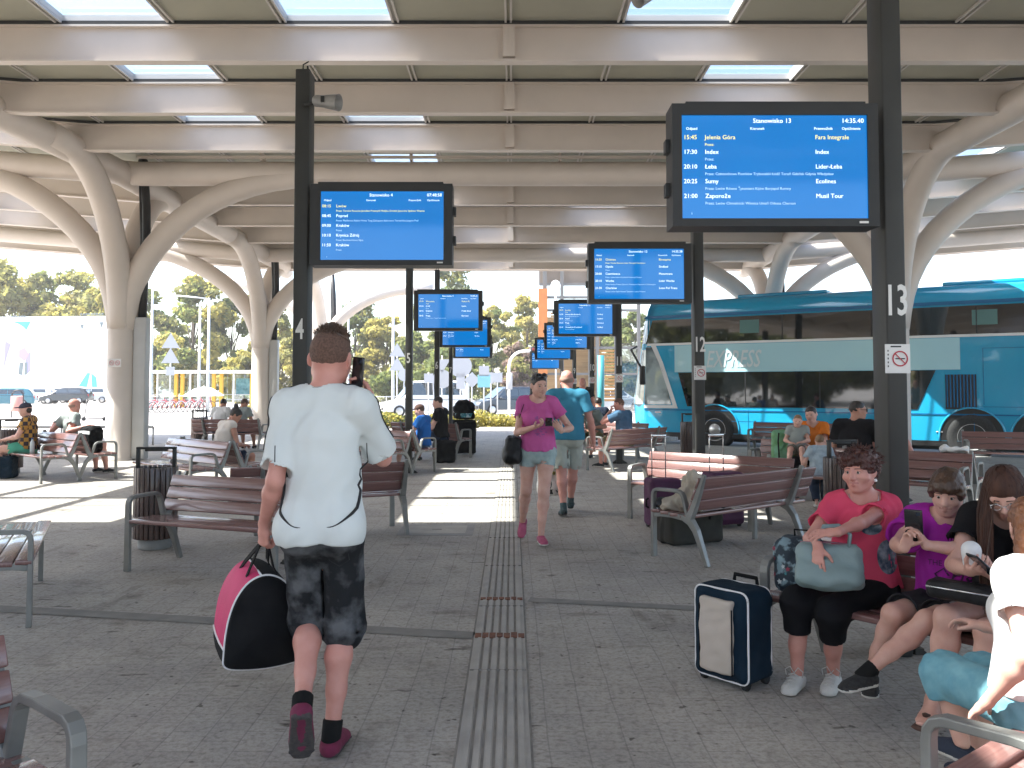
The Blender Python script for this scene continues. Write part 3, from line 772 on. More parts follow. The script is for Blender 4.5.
# skylight cells: row k lies between PY[k] and PY[k+1]; row 4 in the photo's count starts at Y = 9.05
base_row = 4                                                             # PY[4] = .45
SKY = set()
for r, cols in {0: (-2,), 4: (-4, -2, 1, -7, -8), 5: (-4, 2, -8, -9, 7), 6: (-4, -2, -8, -7, 8), 7: (-9, 7), 8: (-2, 6, -10, 3), 9: (8, 1, -9), 10: (-8, 7, -10, -1), 11: (-3, 1, -8, 6, 8), 12: (-1, 3, -8, 7)}.items():
    for cI in cols: SKY.add((r, cI))
for r in (1, 2, 3):
    for cI in (-9, 6, 8, 10): SKY.add((r, cI))
for r in (-4, -3, -2, -1):  # unseen skylights behind the camera, added to brighten benches and backs
    for cI in range(-8, 8):
        if (cI + r) % 3 != 0: SKY.add((r, cI))
deck = MB(); mull = MB()
rows = len(PY) - 1
for k in range(rows):
    r = k - base_row; y0, y1 = PY[k], PY[k + 1]; yc = (y0 + y1) / 2
    for i in range(-12, 12):
        x0 = -.05 + 1.5 * i; x1 = x0 + 1.5; z = .55
        za0, za1, zb0, zb1 = [zb(x, y) + z for x, y in ((x0, y0), (x1, y0), (x0, y1), (x1, y1))]
        quad = [(x0, y0, za0), (x1, y0, za1), (x1, y1, zb1), (x0, y1, zb0)]
        top = [(a, b, c_ + .09) for a, b, c_ in quad]
        if (r, i) in SKY:
            s = MB(); inn = [(x0 + .03, y0 + .02, za0 + .05), (x1 - .03, y0 + .02, za1 + .05), (x1 - .03, y1 - .02, zb1 + .05), (x0 + .03, y1 - .02, zb0 + .05)]
            s.quad(*inn)
            for a_, b_ in ((0, 1), (1, 2), (2, 3), (3, 0)): cq = sum((Vector(q_) for q_ in quad), Vector()) / 4; s.tube([Vector(quad[e_]) + V(.027 * (1 if quad[e_][0] < cq.x else -1), .027 * (1 if quad[e_][1] < cq.y else -1), .045) for e_ in (a_, b_)], 1, flat=(.046, .082), m=1, up=(0, 0, 1))
            s.tube([Vector(inn[0]) * .35 + Vector(inn[3]) * .65, Vector(inn[1]) * .35 + Vector(inn[2]) * .65], .018, 6, m=1)
            cbuild(s, 'skylight', [SKYL, MULL])
        else:
            deck.add(quad + top, [(0, 1, 2, 3), (7, 6, 5, 4), (0, 4, 5, 1), (1, 5, 6, 2), (2, 6, 7, 3), (3, 7, 4, 0)])
        for o in (-.035, .035): mull.tube([(x0 + o, y0 + .02, zb(x0, y0) + z - .018), (x0 + o, y1 - .02, zb(x0, y1) + z - .018)], 1, flat=(.028, .034), up=(0, 0, 1))
cbuild(deck, 'roof_deck', DECK); cbuild(mull, 'glazing_bars', MULL)
# edge fascia at the far end and the near end
mb = MB()
for Y, s_ in ((PY[-1] + .16, 1), (PY[0] - .16, -1)):
    for xa, xb_ in ((-XW, -XC), (-XC, XC), (XC, XW)):
        mb.add([(xa, Y, zb(xa, Y) - .02), (xb_, Y, zb(xb_, Y) - .02), (xb_, Y, zb(xb_, Y) + .7), (xa, Y, zb(xa, Y) + .7),
                (xa, Y + s_ * .05, zb(xa, Y) - .02), (xb_, Y + s_ * .05, zb(xb_, Y) - .02), (xb_, Y + s_ * .05, zb(xb_, Y) + .7), (xa, Y + s_ * .05, zb(xa, Y) + .7)],
               [(0, 1, 2, 3), (7, 6, 5, 4), (0, 4, 5, 1), (2, 6, 7, 3), (1, 5, 6, 2), (3, 7, 4, 0)])
cbuild(mb, 'fascia', STEEL)
# round tubes
mb = MB(); mb.tube([(-XW, TUBEY, ZC + wing(XW)), (-XC, TUBEY, ZC), (XC, TUBEY, ZC), (XW, TUBEY, ZC + wing(XW))], .25, 20)
for x in (-5.2, -2.1, 1.0, 4.2): mb.box((x, TUBEY - .02, ZC + .33), (.05, .3, .16))
cbuild(mb, 'cross_tube', STEEL)
mb = MB(); mb.box((0, TUBEY - .20, ZC + .30), (2 * XC, .06, .05)); cbuild(mb, 'tube_rail', STEEL)
Y2 = 26.2
mb = MB(); mb.tube([(-XW, Y2, ZC + drop(Y2) + wing(XW) - .05), (-XC, Y2, ZC + drop(Y2) - .05), (XC, Y2, ZC + drop(Y2) - .05), (XW, Y2, ZC + drop(Y2) + wing(XW) - .05)], .22, 20); cbuild(mb, 'cross_tube', STEEL)
for sx in (-1, 1):
    lx = (lambda y: -8.1 + (y - 17.6) * .0465) if sx < 0 else (lambda y: XC + .2)
    mb = MB(); mb.tube([(lx(-7.8), -7.8, ZC - .02)] + [(lx(y), y, ZC - .02 + drop(y)) for y in (0, 10, 17.6, 22, 28.2)], .26, 20)
    cbuild(mb, 'long_tube', STEEL)

# ------------------------------------------------------------------ branching columns
PIPE = mat('black_pipe', (.015, .015, .016), rough=.45); BOXM = mat('pale_steel_cover', (.50, .50, .49), (.44, .44, .43), scale=2, rough=.5)
def column(X, Y, label, zc, pipe=True, rear=True, scale=1.0, fwd=True):
    t = thing('branching_column', label, 'column', (X, Y, 0), 0, 'branching canopy columns')
    mb = MB(); mb.lathe([(.30, 0), (.30, .02), (.268, .05), (.265, 2.9), (.25, 3.5), (.16, 4.3), (.02, 4.7)], n=24); mb.build('shaft', STEEL, t)
    L = 3.9
    dirs = [(1, 0), (-1, 0)] + ([(0, 1)] if rear else []) + ([(0, -1)] if fwd else [])
    for dx, dy in dirs:
        pts = []; L = 3.9 if dx else 2.3
        for i in range(15):
            a = math.pi / 2 * i / 14; e = L * (1 - math.cos(a)); z = 2.7 + (zc - 2.7 - .04) * math.sin(a)
            zz = wing(X + dx * e) + (drop(Y + dy * e) - drop(Y) if dy else 0)
            pts.append((dx * (e + .06), dy * (e + .06), z + zz * (a / 1.57)))
        pts.append((dx * (L + .6), dy * (L + .6), pts[-1][2] + (wing(X + dx * (L + .6)) - wing(X + dx * L)) + (drop(Y + dy * (L + .6)) - drop(Y + dy * L) if dy else 0)))
        MB().tube(pts, [.22] + [.245] * 13 + [.235, .22], 18).build('branch', STEEL, t)
    if pipe:
        mb = MB(); mb.bbox((.40, .06, 1.48), (.26, .24, 2.92), .015); mb.build('pipe_cover', BOXM, t)
        MB().tube([(.40, .06, 2.9), (.42, .06, 3.6), (.44, .1, 4.6), (.40, .15, 5.3), (.30, .2, 6.3)], .085, 10).build('drain_pipe', PIPE, t)
        MB().tube([(.33, .12, 2.9), (.33, .16, 4.6), (.24, .2, 6.3)], .05, 8).build('drain_pipe', PIPE, t)
    return t
def sign_plate(parent, c, wd, ht, right=(1, 0, 0), nrmv=(0, -1, 0)):
    pass
c1 = column(-8.1, TUBEY, 'cream branching column nearest on the left, bearing two small prohibition stickers', ZC)
column(-XC, Y2, 'cream branching column at the left with black drain pipes, behind the post numbered 4', ZC + drop(Y2) - .05)
column(-XC, Y2 + 8.6, 'farthest cream branching column, standing beyond the canopy edge above the walking man', ZC + drop(Y2) - .05, True, False)
column(XC + .2, TUBEY, 'cream branching column directly behind the post numbered 13, in front of the coach', ZC, False)
column(XC + .2, Y2, 'cream branching column with black pipes rising behind the roof of the blue coach', ZC + drop(Y2) - .05)
STK = mat('sticker_white', (.72, .71, .69), rough=.5); RED = mat('sign_red', (.45, .03, .05), rough=.5); BLK = mat('sign_black', (.02, .02, .02), rough=.6)
def no_sign(mb, c, r, right, up, m_red=1, m_blk=2, cig=True, push=.003):
    c = Vector(c); right = Vector(right); up = Vector(up); n = right.cross(up); c = c + n * push; N = 28
    ri = r * .82; vs = []; fs = []
    for i in range(N):
        a = 2 * math.pi * i / N; d = right * math.cos(a) + up * math.sin(a); vs += [c + d * r, c + d * ri]
    for i in range(N): j = (i + 1) % N; fs.append((2 * i, 2 * j, 2 * j + 1, 2 * i + 1))
    mb.add(vs, fs, m_red)
    d = (right - up).normalized(); e = (right + up).normalized()
    mb.quad(c - d * ri + e * r * .07 + n * .0012, c - d * ri - e * r * .07 + n * .0012, c + d * ri - e * r * .07 + n * .0012, c + d * ri + e * r * .07 + n * .0012, m_red)
    if cig:
        mb.quad(c - right * r * .6 - up * r * .07 + n * .0006, c + right * r * .6 - up * r * .07 + n * .0006, c + right * r * .6 + up * r * .07 + n * .0006, c - right * r * .6 + up * r * .07 + n * .0006, m_blk)
mb = MB(); mb.box((0, -.272, 1.99), (.26, .006, .17))
for x in (-.06, .06): no_sign(mb, (x, -.2755, 1.99), .048, (1, 0, 0), (0, 0, 1))
mb.build('prohibition_sticker', [STK, RED, BLK], c1)
# ------------------------------------------------------------------ numbered posts with departure boards
POSTM = mat('anthracite_steel', (.045, .045, .042), (.036, .036, .034), scale=3, rough=.5, spec=.3); CASE = mat('board_case', (.030, .030, .030), (.025, .025, .025), scale=4, rough=.45, spec=.3)
def screen_mat():
    m = bpy.data.materials.new('lit_blue_screen'); m.use_nodes = True; nt = m.node_tree; b = nt.nodes['Principled BSDF']
    b.inputs['Base Color'].default_value = (.01, .03, .06, 1); b.inputs['Roughness'].default_value = .06; b.inputs['Specular IOR Level'].default_value = .5
    tc = nt.nodes.new('ShaderNodeTexCoord'); n = nt.nodes.new('ShaderNodeTexNoise'); n.inputs['Scale'].default_value = 1.6; nt.links.new(tc.outputs['Object'], n.inputs['Vector'])
    r = nt.nodes.new('ShaderNodeValToRGB'); r.color_ramp.elements[0].color = (.0, .082, .275, 1); r.color_ramp.elements[1].color = (.0, .104, .325, 1); nt.links.new(n.outputs[0], r.inputs[0])
    nt.links.new(r.outputs[0], b.inputs['Emission Color']); b.inputs['Emission Strength'].default_value = .50
    return m
SCR = screen_mat()
TXT = mat('screen_text_white', (.75, .85, .95), emit=.36, rough=.5); TXTY = mat('screen_text_yellow', (.80, .70, .16), emit=.30, rough=.5); TXTS = mat('screen_text_pale', (.45, .62, .75), emit=.24, rough=.5)
NUMW = mat('number_white', (.74, .73, .70), rough=.5)
def board(num, Y, post_px, scr_px, scr_py, case_side, rowsT, clock, label, pw=.115, sign=True, frame_r=.10, frame_l=.055, top=4.28, detail=2, w=1.05, numz=2.0):
    """post_px: pixel column of the post; scr_px/py: centre of the lit screen"""
    S = At(scr_px, scr_py, Y); P = At(post_px, scr_py, Y); X0 = P.x
    t = thing('departure_board_post', label, 'departure board', (X0, Y + .12, 0), 0, 'numbered posts with blue departure boards')
    h = w * .5625; sx = S.x - X0; sz = S.z; fy = -.12                                  # front plane of the screen in local coordinates
    mb = MB(); mb.bbox((0, .06, top / 2), (pw, .20, top), .012)
    for s_ in (-1, 1):
        mb.prism([(s_ * .03, 0), (s_ * .16, 0), (s_ * .16, .012), (s_ * .03, .10)], .02, .04, 'xz')
        mb.box((s_ * .115, .03, .018), (.05, .05, .036))
    mb.tube([(-.02, .06, top), (-.02, .06, top + .07), (.03, .06, top + .10)], .006, 6); mb.tube([(.02, .06, top), (.02, .06, top + .06)], .008, 6)
    post = mb.build('post', POSTM, t)
    mb = MB(); yf = -.04 - .001
    put_text(mb, str(num), .245, (0, yf, numz), (1, 0, 0), (0, 0, 1), 'CENTER', sx=.58, ext=.001, offs=.004); mb.build('post_number', NUMW, post)
    if sign:
        mb = MB(); mb.box((0, -.043, numz - .325), (.142, .004, .165)); no_sign(mb, (.012, -.0455, numz - .325), .045, (1, 0, 0), (0, 0, 1))
        for k in range(5): mb.box((-.055, -.0462, numz - .28 - k * .022), (.006, .001, .010), m=2)
        mb.box((-.01, -.0462, numz - .256), (.06, .001, .008), m=2)
        mb.build('no_smoking_sign', [STK, RED, BLK], post)
    # casing: the frame is wider on the post side
    left = case_side == 'left'
    fl, fr_ = (frame_l, frame_r) if left else (frame_r, frame_l)
    x0 = sx - w / 2 - fl; x1 = sx + w / 2 + fr_; z0 = sz - h / 2 - .045; z1 = sz + h / 2 + .065; d = .15
    mb = MB()
    mb.box(((x0 + x1) / 2, fy + .04 + d / 2, (z0 + z1) / 2), (x1 - x0, d, z1 - z0))
    yy = fy + .018
    mb.box(((x0 + sx - w / 2) / 2, yy, (z0 + z1) / 2), (sx - w / 2 - x0, .044, z1 - z0)); mb.box(((x1 + sx + w / 2) / 2, yy, (z0 + z1) / 2), (x1 - sx - w / 2, .044, z1 - z0))
    mb.box((sx, yy, (z0 + sz - h / 2) / 2), (w, .044, sz - h / 2 - z0)); mb.box((sx, yy, (z1 + sz + h / 2) / 2), (w, .044, z1 - sz - h / 2))
    mb.box((sx + (.02 if left else -.02), fy + .10, z1 + .012), (x1 - x0 - .14, .13, .024))
    xs = x0 if left else x1
    for k in (.32, .68): mb.box((xs + (-.012 if left else .012), fy + .10, z0 + (z1 - z0) * k), (.026, .07, .075))
    mb.box((0, .02, sz + .1), (pw - .02, .10, .12)); mb.box((0, .02, sz - .15), (pw - .02, .10, .12))
    case = mb.build('display_case', CASE, t)
    mb = MB(); mb.box((sx + w / 2 - .03, fy - .0065, z0 + .022), (.05, .005, .012)); mb.build('maker_plate', STK, case)
    mb = MB(); mb.box((sx, fy + .012, sz), (w, .008, h)); scr = mb.build('screen', SCR, t)
    mb = MB(); yt = fy + .0065; rr, uu = (1, 0, 0), (0, 0, 1)
    k = h / .59
    def tx(s, size, fx, fz, al='LEFT', m=0): put_text(mb, s, size * k, (sx - w / 2 + fx * w, yt, sz + h / 2 - fz * h), rr, uu, al, m=m, res=detail)
    tx('Stanowisko %d' % num, .037, .49, .055, 'CENTER'); tx(clock, .037, .985, .055, 'RIGHT')
    tx('Odjazd', .022, .025, .13); tx('Kierunek', .022, .37, .13); tx('Przewoźnik', .022, .715, .13); tx('Opóźnienie', .022, .865, .13)
    for i, (tm, dest, via, comp) in enumerate(rowsT):
        z = .215 + i * .142; mm = 1 if i == 0 else 0
        tx(tm, .035, .01, z, m=mm); tx(dest, .035, .125, z, m=mm)
        if comp: tx(comp, .035, .72, z, m=mm)
        tx('Przez: ' + via, .0215, .125, z + .07, m=1 if i == 0 else 2)
    tx('i', .022, .05, .95, m=2)
    mb.build('screen_text', [TXT, TXTY, TXTS], scr)
    return t
board(13, 4.75, 900.0, 775, 166.5, 'left', [('15:45', 'Jelenia Góra', '', 'Fara Integrale'), ('17:30', 'Index', '', 'Index'), ('20:10', 'Łeba', 'Częstochowa Piotrków Trybunalski Łódź Toruń Gdańsk Gdynia Władysław', 'Lider-Łeba'),
      ('20:25', 'Sumy', 'Lwów Równe Żytomierz Kijów Boryspol Romny', 'Ecolines'), ('21:00', 'Zaporoże', 'Lwów Chmielnicki Winnica Umań Odessa Cherson', 'Musil Tour')], '14:35.40',
      'dark post numbered 13 at the right with the largest blue departure board', frame_r=.06, frame_l=.055, top=4.9)
board(12, 9.9, 700.5, 639.2, 273.8, 'left', [('16:20', 'Chisinau', 'Tarnów Rzeszów Lwów Tarnopol Czerniowce', 'Bioexpres'), ('17:15', 'Opole', '', 'Sindbad'), ('20:00', 'Czerniowce', 'Lwów Iwano-Frankiwsk Kołomyja Śniatyn', 'Mazurtrans'),
      ('20:10', 'Werba', 'Radom Puławy Zamość Tomaszów Mazowiecki Hrubieszów', 'Lider Werba'), ('21:30', 'Charków', 'Lwów Kijów Równe Żytomierz Lubny Połtawa', 'Leon Pol Trans')], '14:35.38',
      'dark post numbered 12 with a departure board half hidden below board 13', frame_r=.09, frame_l=.07)
board(4, 7.2, 298.5, 382, 225.5, 'right', [('08:15', 'Lwów', 'Tarnów Rzeszów Jarosław Przemyśl Medyka Gródek Jaworów Sądowa Wisznia', ''), ('08:45', 'Poprad', 'Myślenice Rabka Nowy Targ Zakopane Bukowina Tatrzańska Jurgów Pod', ''), ('09:00', 'Kraków', '', ''),
      ('10:10', 'Krynica Zdrój', 'Bochnia Nowy Sącz', ''), ('11:50', 'Kraków', '', '')], '07:48:58',
      'dark post numbered 4 beside the walking man, carrying the big blue board at left', frame_r=.09, frame_l=.075, pw=.125, sign=False)
board(5, 14.8, 408.2, 448.4, 311, 'right', [('17:10', 'Warszawa', '', 'Flixbus PL'), ('17:30', 'Łódź', '', 'Index'), ('18:00', 'Kraków', '', 'Polski Kow'), ('18:45', 'Praga', 'Cieszyn Ostrawa Ołomuniec Brno', 'Eurotaxi')], '14:35.21',
      'grey post numbered 5 with the front board of the left row', frame_r=.08, frame_l=.07, detail=1, sign=False)
board(6, 20.0, 436.5, 464.9, 332.5, 'right', [('15:40', 'Zabrze', 'Bytom', 'Drabas'), ('16:05', 'Opole', '', 'Luz'), ('16:30', 'Katowice', 'Zabrze', 'Index'), ('17:20', 'Wrocław', '', 'Neobus')], '14:35.20',
      'dark post numbered 6 whose board is tucked behind board 5', frame_r=.07, frame_l=.09, detail=1, sign=False)
board(7, 26.0, 450.5, 472.6, 347, 'right', [('15:10', 'Lublin', '', 'Index'), ('16:00', 'Sopot', '', 'Luz'), ('16:45', 'Radom', '', 'Index'), ('17:20', 'Gliwice', 'Zabrze', 'Nowak')], '14:35.22',
      'dark post numbered 7, its board lowest in the left row', frame_r=.07, frame_l=.07, detail=1, sign=False)
board(11, 16.6, 619.5, 585.5, 318.7, 'left', [('15:00', 'Londyn', '', ''), ('16:30', 'Amsterdam Bruksela', 'Legnica Berlin Hanower', 'Sindbad'), ('18:00', 'Paryż', 'Wrocław', 'Sindbad'), ('19:10', 'Praga', 'Brno', 'Eurolines'), ('21:00', 'Monachium Dortmund', 'Norymberga', 'Sindbad')], '14:35.20',
      'dark post numbered 11 with the front board of the far right row', frame_r=.08, frame_l=.09, detail=1)
board(10, 22.4, 592.3, 566.8, 336.5, 'left', [('15:00', 'Kielce', '', ''), ('16:10', 'Toruń', '', 'Kujaw'), ('17:00', 'Łódź', '', 'Luz'), ('18:00', 'Bydgoszcz', 'Konin', 'Sowa Trans'), ('19:00', 'Gdynia', '', 'Albatros')], '14:35.20',
      'dark post numbered 10 whose board is second in the far right row', frame_r=.08, frame_l=.07, detail=1)
board(9, 27.2, 574.6, 553.7, 349, 'left', [('15:20', 'Lwów', '', 'Rewers'), ('16:10', 'Jasło', '', 'Luz'), ('17:10', 'Krosno', '', 'Luz'), ('18:00', 'Sanok', '', 'Neobus')], '14:35.20',
      'dark post numbered 9, third board of the far right row, pale with reflections', frame_r=.08, frame_l=.08, detail=1)
board(8, 33.4, 562.0, 545.5, 360.5, 'left', [('15:20', 'Kalisz', '', 'Rewers'), ('16:10', 'Poznań', '', 'Luz'), ('17:10', 'Leszno', '', 'Luz')], '14:35.20',
      'farthest dark post numbered 8, its board lowest in the right row', frame_r=.08, frame_l=.08, detail=1)
# horn loudspeakers clamped to the posts
HORN = mat('horn_grey', (.30, .29, .27), (.25, .24, .23), scale=8, rough=.5)
def horn(px, py, Y, tip, label):
    c = At(px, py, Y); d = Vector(tip).normalized()
    t = thing('horn_loudspeaker', label, 'loudspeaker', c)
    q = d.to_track_quat('Z', 'Y').to_matrix()
    mb = MB(); mb.lathe([(.035, -.04), (.05, -.02), (.052, .05), (.060, .10), (.070, .19), (.074, .20), (.068, .198), (.050, .10), (.02, .06)], n=20, rot=q); mb.build('horn', HORN, t)
    mb = MB(); mb.tube([tuple(-Vector((.12, 0, .035)) * (1 if d.x > 0 else -1)), tuple(Vector((0, 0, -.01))), tuple(d * .05)], .016, 8); mb.box(tuple(d * .06), (.03, .15, .05)); mb.build('bracket', CASE, t)
horn(318, 101, 7.25, (.93, -.25, -.16), 'small grey horn loudspeaker clamped near the top of post 4')
horn(655, -9, 6.6, (-.75, -.4, -.5), 'grey horn loudspeaker hanging at the top edge of the view, above board 13')
# ------------------------------------------------------------------ benches and bins
def wood(nm, c, c2, rough=.38):
    return mat(nm, c, c2, scale=5, rough=rough, bump=.12, bscale=30, stretch=(.6, 14, 14), fac=(.3, .7), spec=.6, coat=.5)
WOODS = wood('bench_wood_seat', (.225, .118, .107), (.165, .080, .072), .25); WOODB = wood('bench_wood_back', (.215, .110, .100), (.155, .074, .067), .25)
CAST = mat('cast_aluminium', (.25, .25, .235), (.19, .19, .18), scale=6, rough=.42, metal=.35)
BL = 1.75
def make_bench(armx):
    """front faces +y; armx = which end (+1/-1 along x) carries the armrest"""
    t = thing('bench', '', 'bench')
    mb = MB()
    for i in range(4):
        y = .235 - i * .110; z = .427 - i * .006
        mb.bbox((0, y, z), (BL, .098, .034), .008, Matrix.Rotation(R(-3), 3, 'X'))
    mb.build('seat', WOODS, t)
    mb = MB(); tilt = math.atan2(.13, .33)
    for i in range(3):
        s_ = .055 + i * .112; mb.bbox((0, -.155 - s_ * math.sin(tilt) + .012, .46 + s_ * math.cos(tilt)), (BL, .026, .103), .007, Matrix.Rotation(tilt, 3, 'X'))
    mb.build('backrest', WOODB, t)
    def frame(x, arm):
        mb = MB(); up = (1, 0, 0)
        def sw(pts, w, inp): mb.tube([(x, y, z) for y, z in pts], w, flat=(inp, .048), up=up)
        if arm:
            sw([(.27, 0), (.27, .56), (.266, .59), (.252, .613), (.225, .625), (.05, .632), (-.03, .628), (-.060, .612), (-.078, .585), (-.125, .42)], [1.15, 1.0, 1, 1, 1, 1, 1, 1, 1, 1], .030)
        else: sw([(.235, 0), (.235, .40)], 1, .034)
        sw([(.255, .385), (.18, .40), (.05, .408), (-.08, .40), (-.16, .37), (-.215, .30), (-.26, .19), (-.33, 0)], [.8, .85, .95, 1.1, 1.3, 1.15, 1.0, .85], .046)
        sw([(-.135, .385), (-.185, .48), (-.255, .66), (-.305, .80)], [1.25, 1.1, .9, .65], .050)
        return mb
    bevel(frame(armx * (BL / 2 - .026), True).build('arm_frame', CAST, t), .005)
    bevel(frame(-armx * (BL / 2 - .30), False).build('leg_frame', CAST, t), .005)
    return t
_bproto = {1: make_bench(1), -1: make_bench(-1)}; _bused = set()
BENCH = {}
def bench(key, x, y, deg, arm, label):
    if arm in _bused: t = copy_tree(_bproto[arm])
    else: t = _bproto[arm]; _bused.add(arm)
    t.location = (x, y, 0); t.rotation_euler = (0, 0, R(deg)); t.scale = (1, 1, .96); tag(t, label, 'bench', 'slatted station benches'); BENCH[key] = t
    return t
def on_bench(key, along, perp, z=0):
    t = BENCH[key]; a = t.rotation_euler.z
    return Vector((t.location.x + math.cos(a) * along - math.sin(a) * perp, t.location.y + math.sin(a) * along + math.cos(a) * perp, z))
bench('left', -2.27, 7.0, 159, 1, 'grey-looking slatted bench behind the walking man, facing the camera beside the round litter bin')
bench('leftback', -1.98, 8.72, 23, 1, 'bench facing away just behind the walking man, its armrest showing right of his elbow')
bench('right', 2.106, 7.985, 38, -1, 'dark bench seen from behind with dark luggage stowed underneath')
bench('pink', 2.19, 9.52, 142, 1, 'sunlit pink bench behind the luggage, half in sun and facing the camera')
bench('girl', 2.0, 2.73, 38, -1, 'sunlit reddish bench in the bottom right corner under the fair person in jeans')
bench('trio', 2.09, 4.07, 130, 1, 'bench carrying the row of three phone users and handbag holder at the right')
bench('edge', -3.654, 6.093, -65, 1, 'bench cut off by the left edge, showing one armrest post and a seat end')
bench('corner', -1.92, 1.86, 233, -1, 'bench of which only the steel armrest shows in the bottom left corner')
bench('ldA', -7.78, 14.02, 139.5, -1, 'bench at the far left facing the camera, carrying the youth in a checked shirt')
bench('ldB', -7.38, 14.49, -40.5, 1, 'bench at the far left facing away, carrying the bald man in a grey shirt')
bench('lmA', -4.70, 12.08, 137.8, -1, 'pale pink bench facing the camera just behind the round litter bin')
bench('lmB', -4.27, 12.56, -42.2, 1, 'bench facing away under the woman with the hair bun')
bench('lcA', -2.59, 14.94, 143, -1, 'pink sunlit bench right of the walking man in front of post 5')
bench('lcB', -2.21, 15.46, -37, 1, 'bench facing away behind post 5 under the boy in the blue shirt')
bench('lcC', -1.75, 18.3, -30, 1, 'dark bench under the man in black beside post 6')
bench('far', -6.7, 20.3, -10, 1, 'small distant bench between the two left columns with a pair sitting on it')
bench('red', 2.155, 15.85, 45, -1, 'deep red bench seen from behind with the man in a blue shirt on it')
bench('redfar', 2.05, 18.2, 135, 1, 'far bench beyond the red one, holding people with grey and dark shirts')
bench('bus', 5.83, 17.7, 150, 1, 'dark empty bench standing right in front of the blue coach')
bench('mum', 4.25, 11.95, 143, 1, 'bench under the mother in orange with a child on her lap')
bench('postA', 4.42, 10.1, 141.5, -1, 'purple-brown bench behind post 13 facing the camera with a pale cloth over its end')
bench('postB', 4.83, 10.62, -38.5, 1, 'bench facing away under the man in black with sunglasses')
bench('rear', 8.5, 14.2, 160, 1, 'brown bench at the right edge in front of the coach rear wheel')

SLAT = wood('bin_wood_slats', (.075, .038, .030), (.045, .024, .02), .6); BINC = mat('bin_base_concrete', (.30, .30, .29), (.24, .24, .23), scale=12, rough=.85)
def make_bin():
    t = thing('litter_bin', '', 'litter bin')
    mb = MB(); N = 26
    for i in range(N):
        a = 2 * math.pi * i / N; mb.bbox((.185 * math.cos(a), .185 * math.sin(a), .43), (.022, .036, .66), .004, Matrix.Rotation(a, 3, 'Z'))
    mb.build('slats', SLAT, t)
    mb = MB(); mb.lathe([(.165, .10), (.172, .11), (.172, .74), (.15, .742), (.15, .5)], n=24); mb.build('liner', mat('bin_liner', (.02, .02, .02), rough=.6), t)
    mb = MB(); mb.lathe([(.14, 0), (.15, .01), (.15, .10), (.13, .105)], n=24); mb.build('base', BINC, t)
    mb = MB()
    for s_ in (-1, 1): mb.bbox((s_ * .165, 0, .84), (.03, .05, .20), .006)
    mb.bbox((0, 0, .935), (.36, .06, .022), .006); mb.bbox((.0, 0, .915), (.20, .05, .02), .004)
    mb.build('ashtray_bracket', CASE, t)
    return t
_bin = make_bin(); _first = [True]
def litter(x, y, rz, label):
    t = _bin if _first[0] else copy_tree(_bin); _first[0] = False
    t.location = (x, y, 0); t.rotation_euler = (0, 0, rz); tag(t, label, 'litter bin', 'wooden slatted litter bins')
litter(-3.36, 8.07, .1, 'round wooden slatted litter bin behind the left end of the grey bench')
litter(3.52, 9.1, .3, 'round slatted litter bin behind the auburn-haired woman')
litter(3.75, 18.0, .2, 'slatted litter bin beside the red bench, partly behind post 12')
litter(-7.55, 20.6, 0, 'distant slatted litter bin at the left end of the small far bench')
litter(-8.75, 14.9, .5, 'slatted litter bin behind the legs of the youth in a checked shirt')
# ------------------------------------------------------------------ double-deck coach
BLUE = mat('coach_blue', (.016, .34, .57), (.014, .31, .53), scale=.7, rough=.16, coat=.8, spec=.6); BLUD = mat('coach_blue_deep', (.008, .13, .30), rough=.25, coat=.5)
PALE = mat('coach_pale_band', (.42, .68, .75), (.39, .65, .73), scale=.7, rough=.2, coat=.8); WHITEP = mat('coach_white', (.75, .76, .76), rough=.25, coat=.6)
TYRE = mat('tyre', (.016, .016, .017), (.03, .03, .03), scale=30, rough=.8, bump=.3, bscale=90); RIM = mat('alloy', (.55, .55, .55), rough=.3, metal=.9)
DGLASS = mat('dark_glass', (.008, .010, .011), rough=.04, spec=.9, coat=1.0)
BUSBLK = mat('coach_black_trim', (.015, .015, .016), rough=.4)
ang = math.atan2(BD.y, BD.x)
bus = thing('coach', 'sky blue double-deck coach with dark glazing parked along the right side of the platform', 'coach', (BW.x, BW.y, -.14), ang)
# local frame: +x towards the nose, +y the side facing the platform (at y = 0), origin on the road below the near front wheel
NOSE = 2.45; TAIL = -10.9; WD = 2.55; HT = 4.0
def ywall(z): return -.02 - max(0, z - 2.6) * .035
body = MB()
prof = [(0, .32), (.0, 1.2), (0, 2.6), (-.04, 3.5), (-.10, 3.78), (-.26, 3.94), (-.6, HT)]
full = prof + [(-WD - y, z) for y, z in prof[::-1]]
stations = [(TAIL, 0, 1.0), (TAIL + .25, .0, 1.0)] + [(x, 0, 1) for x in (-8, -5, -2, 0, 1.3, 1.9)]
def nose_x(z): return NOSE - max(0, z - 1.1) * .16 - max(0, .9 - z) * .12
rings = []
for x, _, _ in stations: rings.append([(x, y, z) for y, z in full])
rings.append([(min(NOSE - .42, nose_x(z) - .3), y, z) for y, z in full])
rings.append([(nose_x(z) - .06, (y + WD / 2) * .90 - WD / 2, z if z < 3.9 else z - .1) for y, z in full])
n = len(full)
body.add([p for r in rings for p in r], [(i * n + j, i * n + (j + 1) % n, (i + 1) * n + (j + 1) % n, (i + 1) * n + j) for i in range(len(rings) - 1) for j in range(n)], 0, True)
k = len(rings) - 1; body.add([p for p in rings[k]], [tuple(range(n))]); body.add(rings[0], [tuple(range(n))])
bo = body.build('body', [BLUE], bus)
wa = bo.modifiers.new('edges', 'EDGE_SPLIT'); wa.split_angle = R(35)
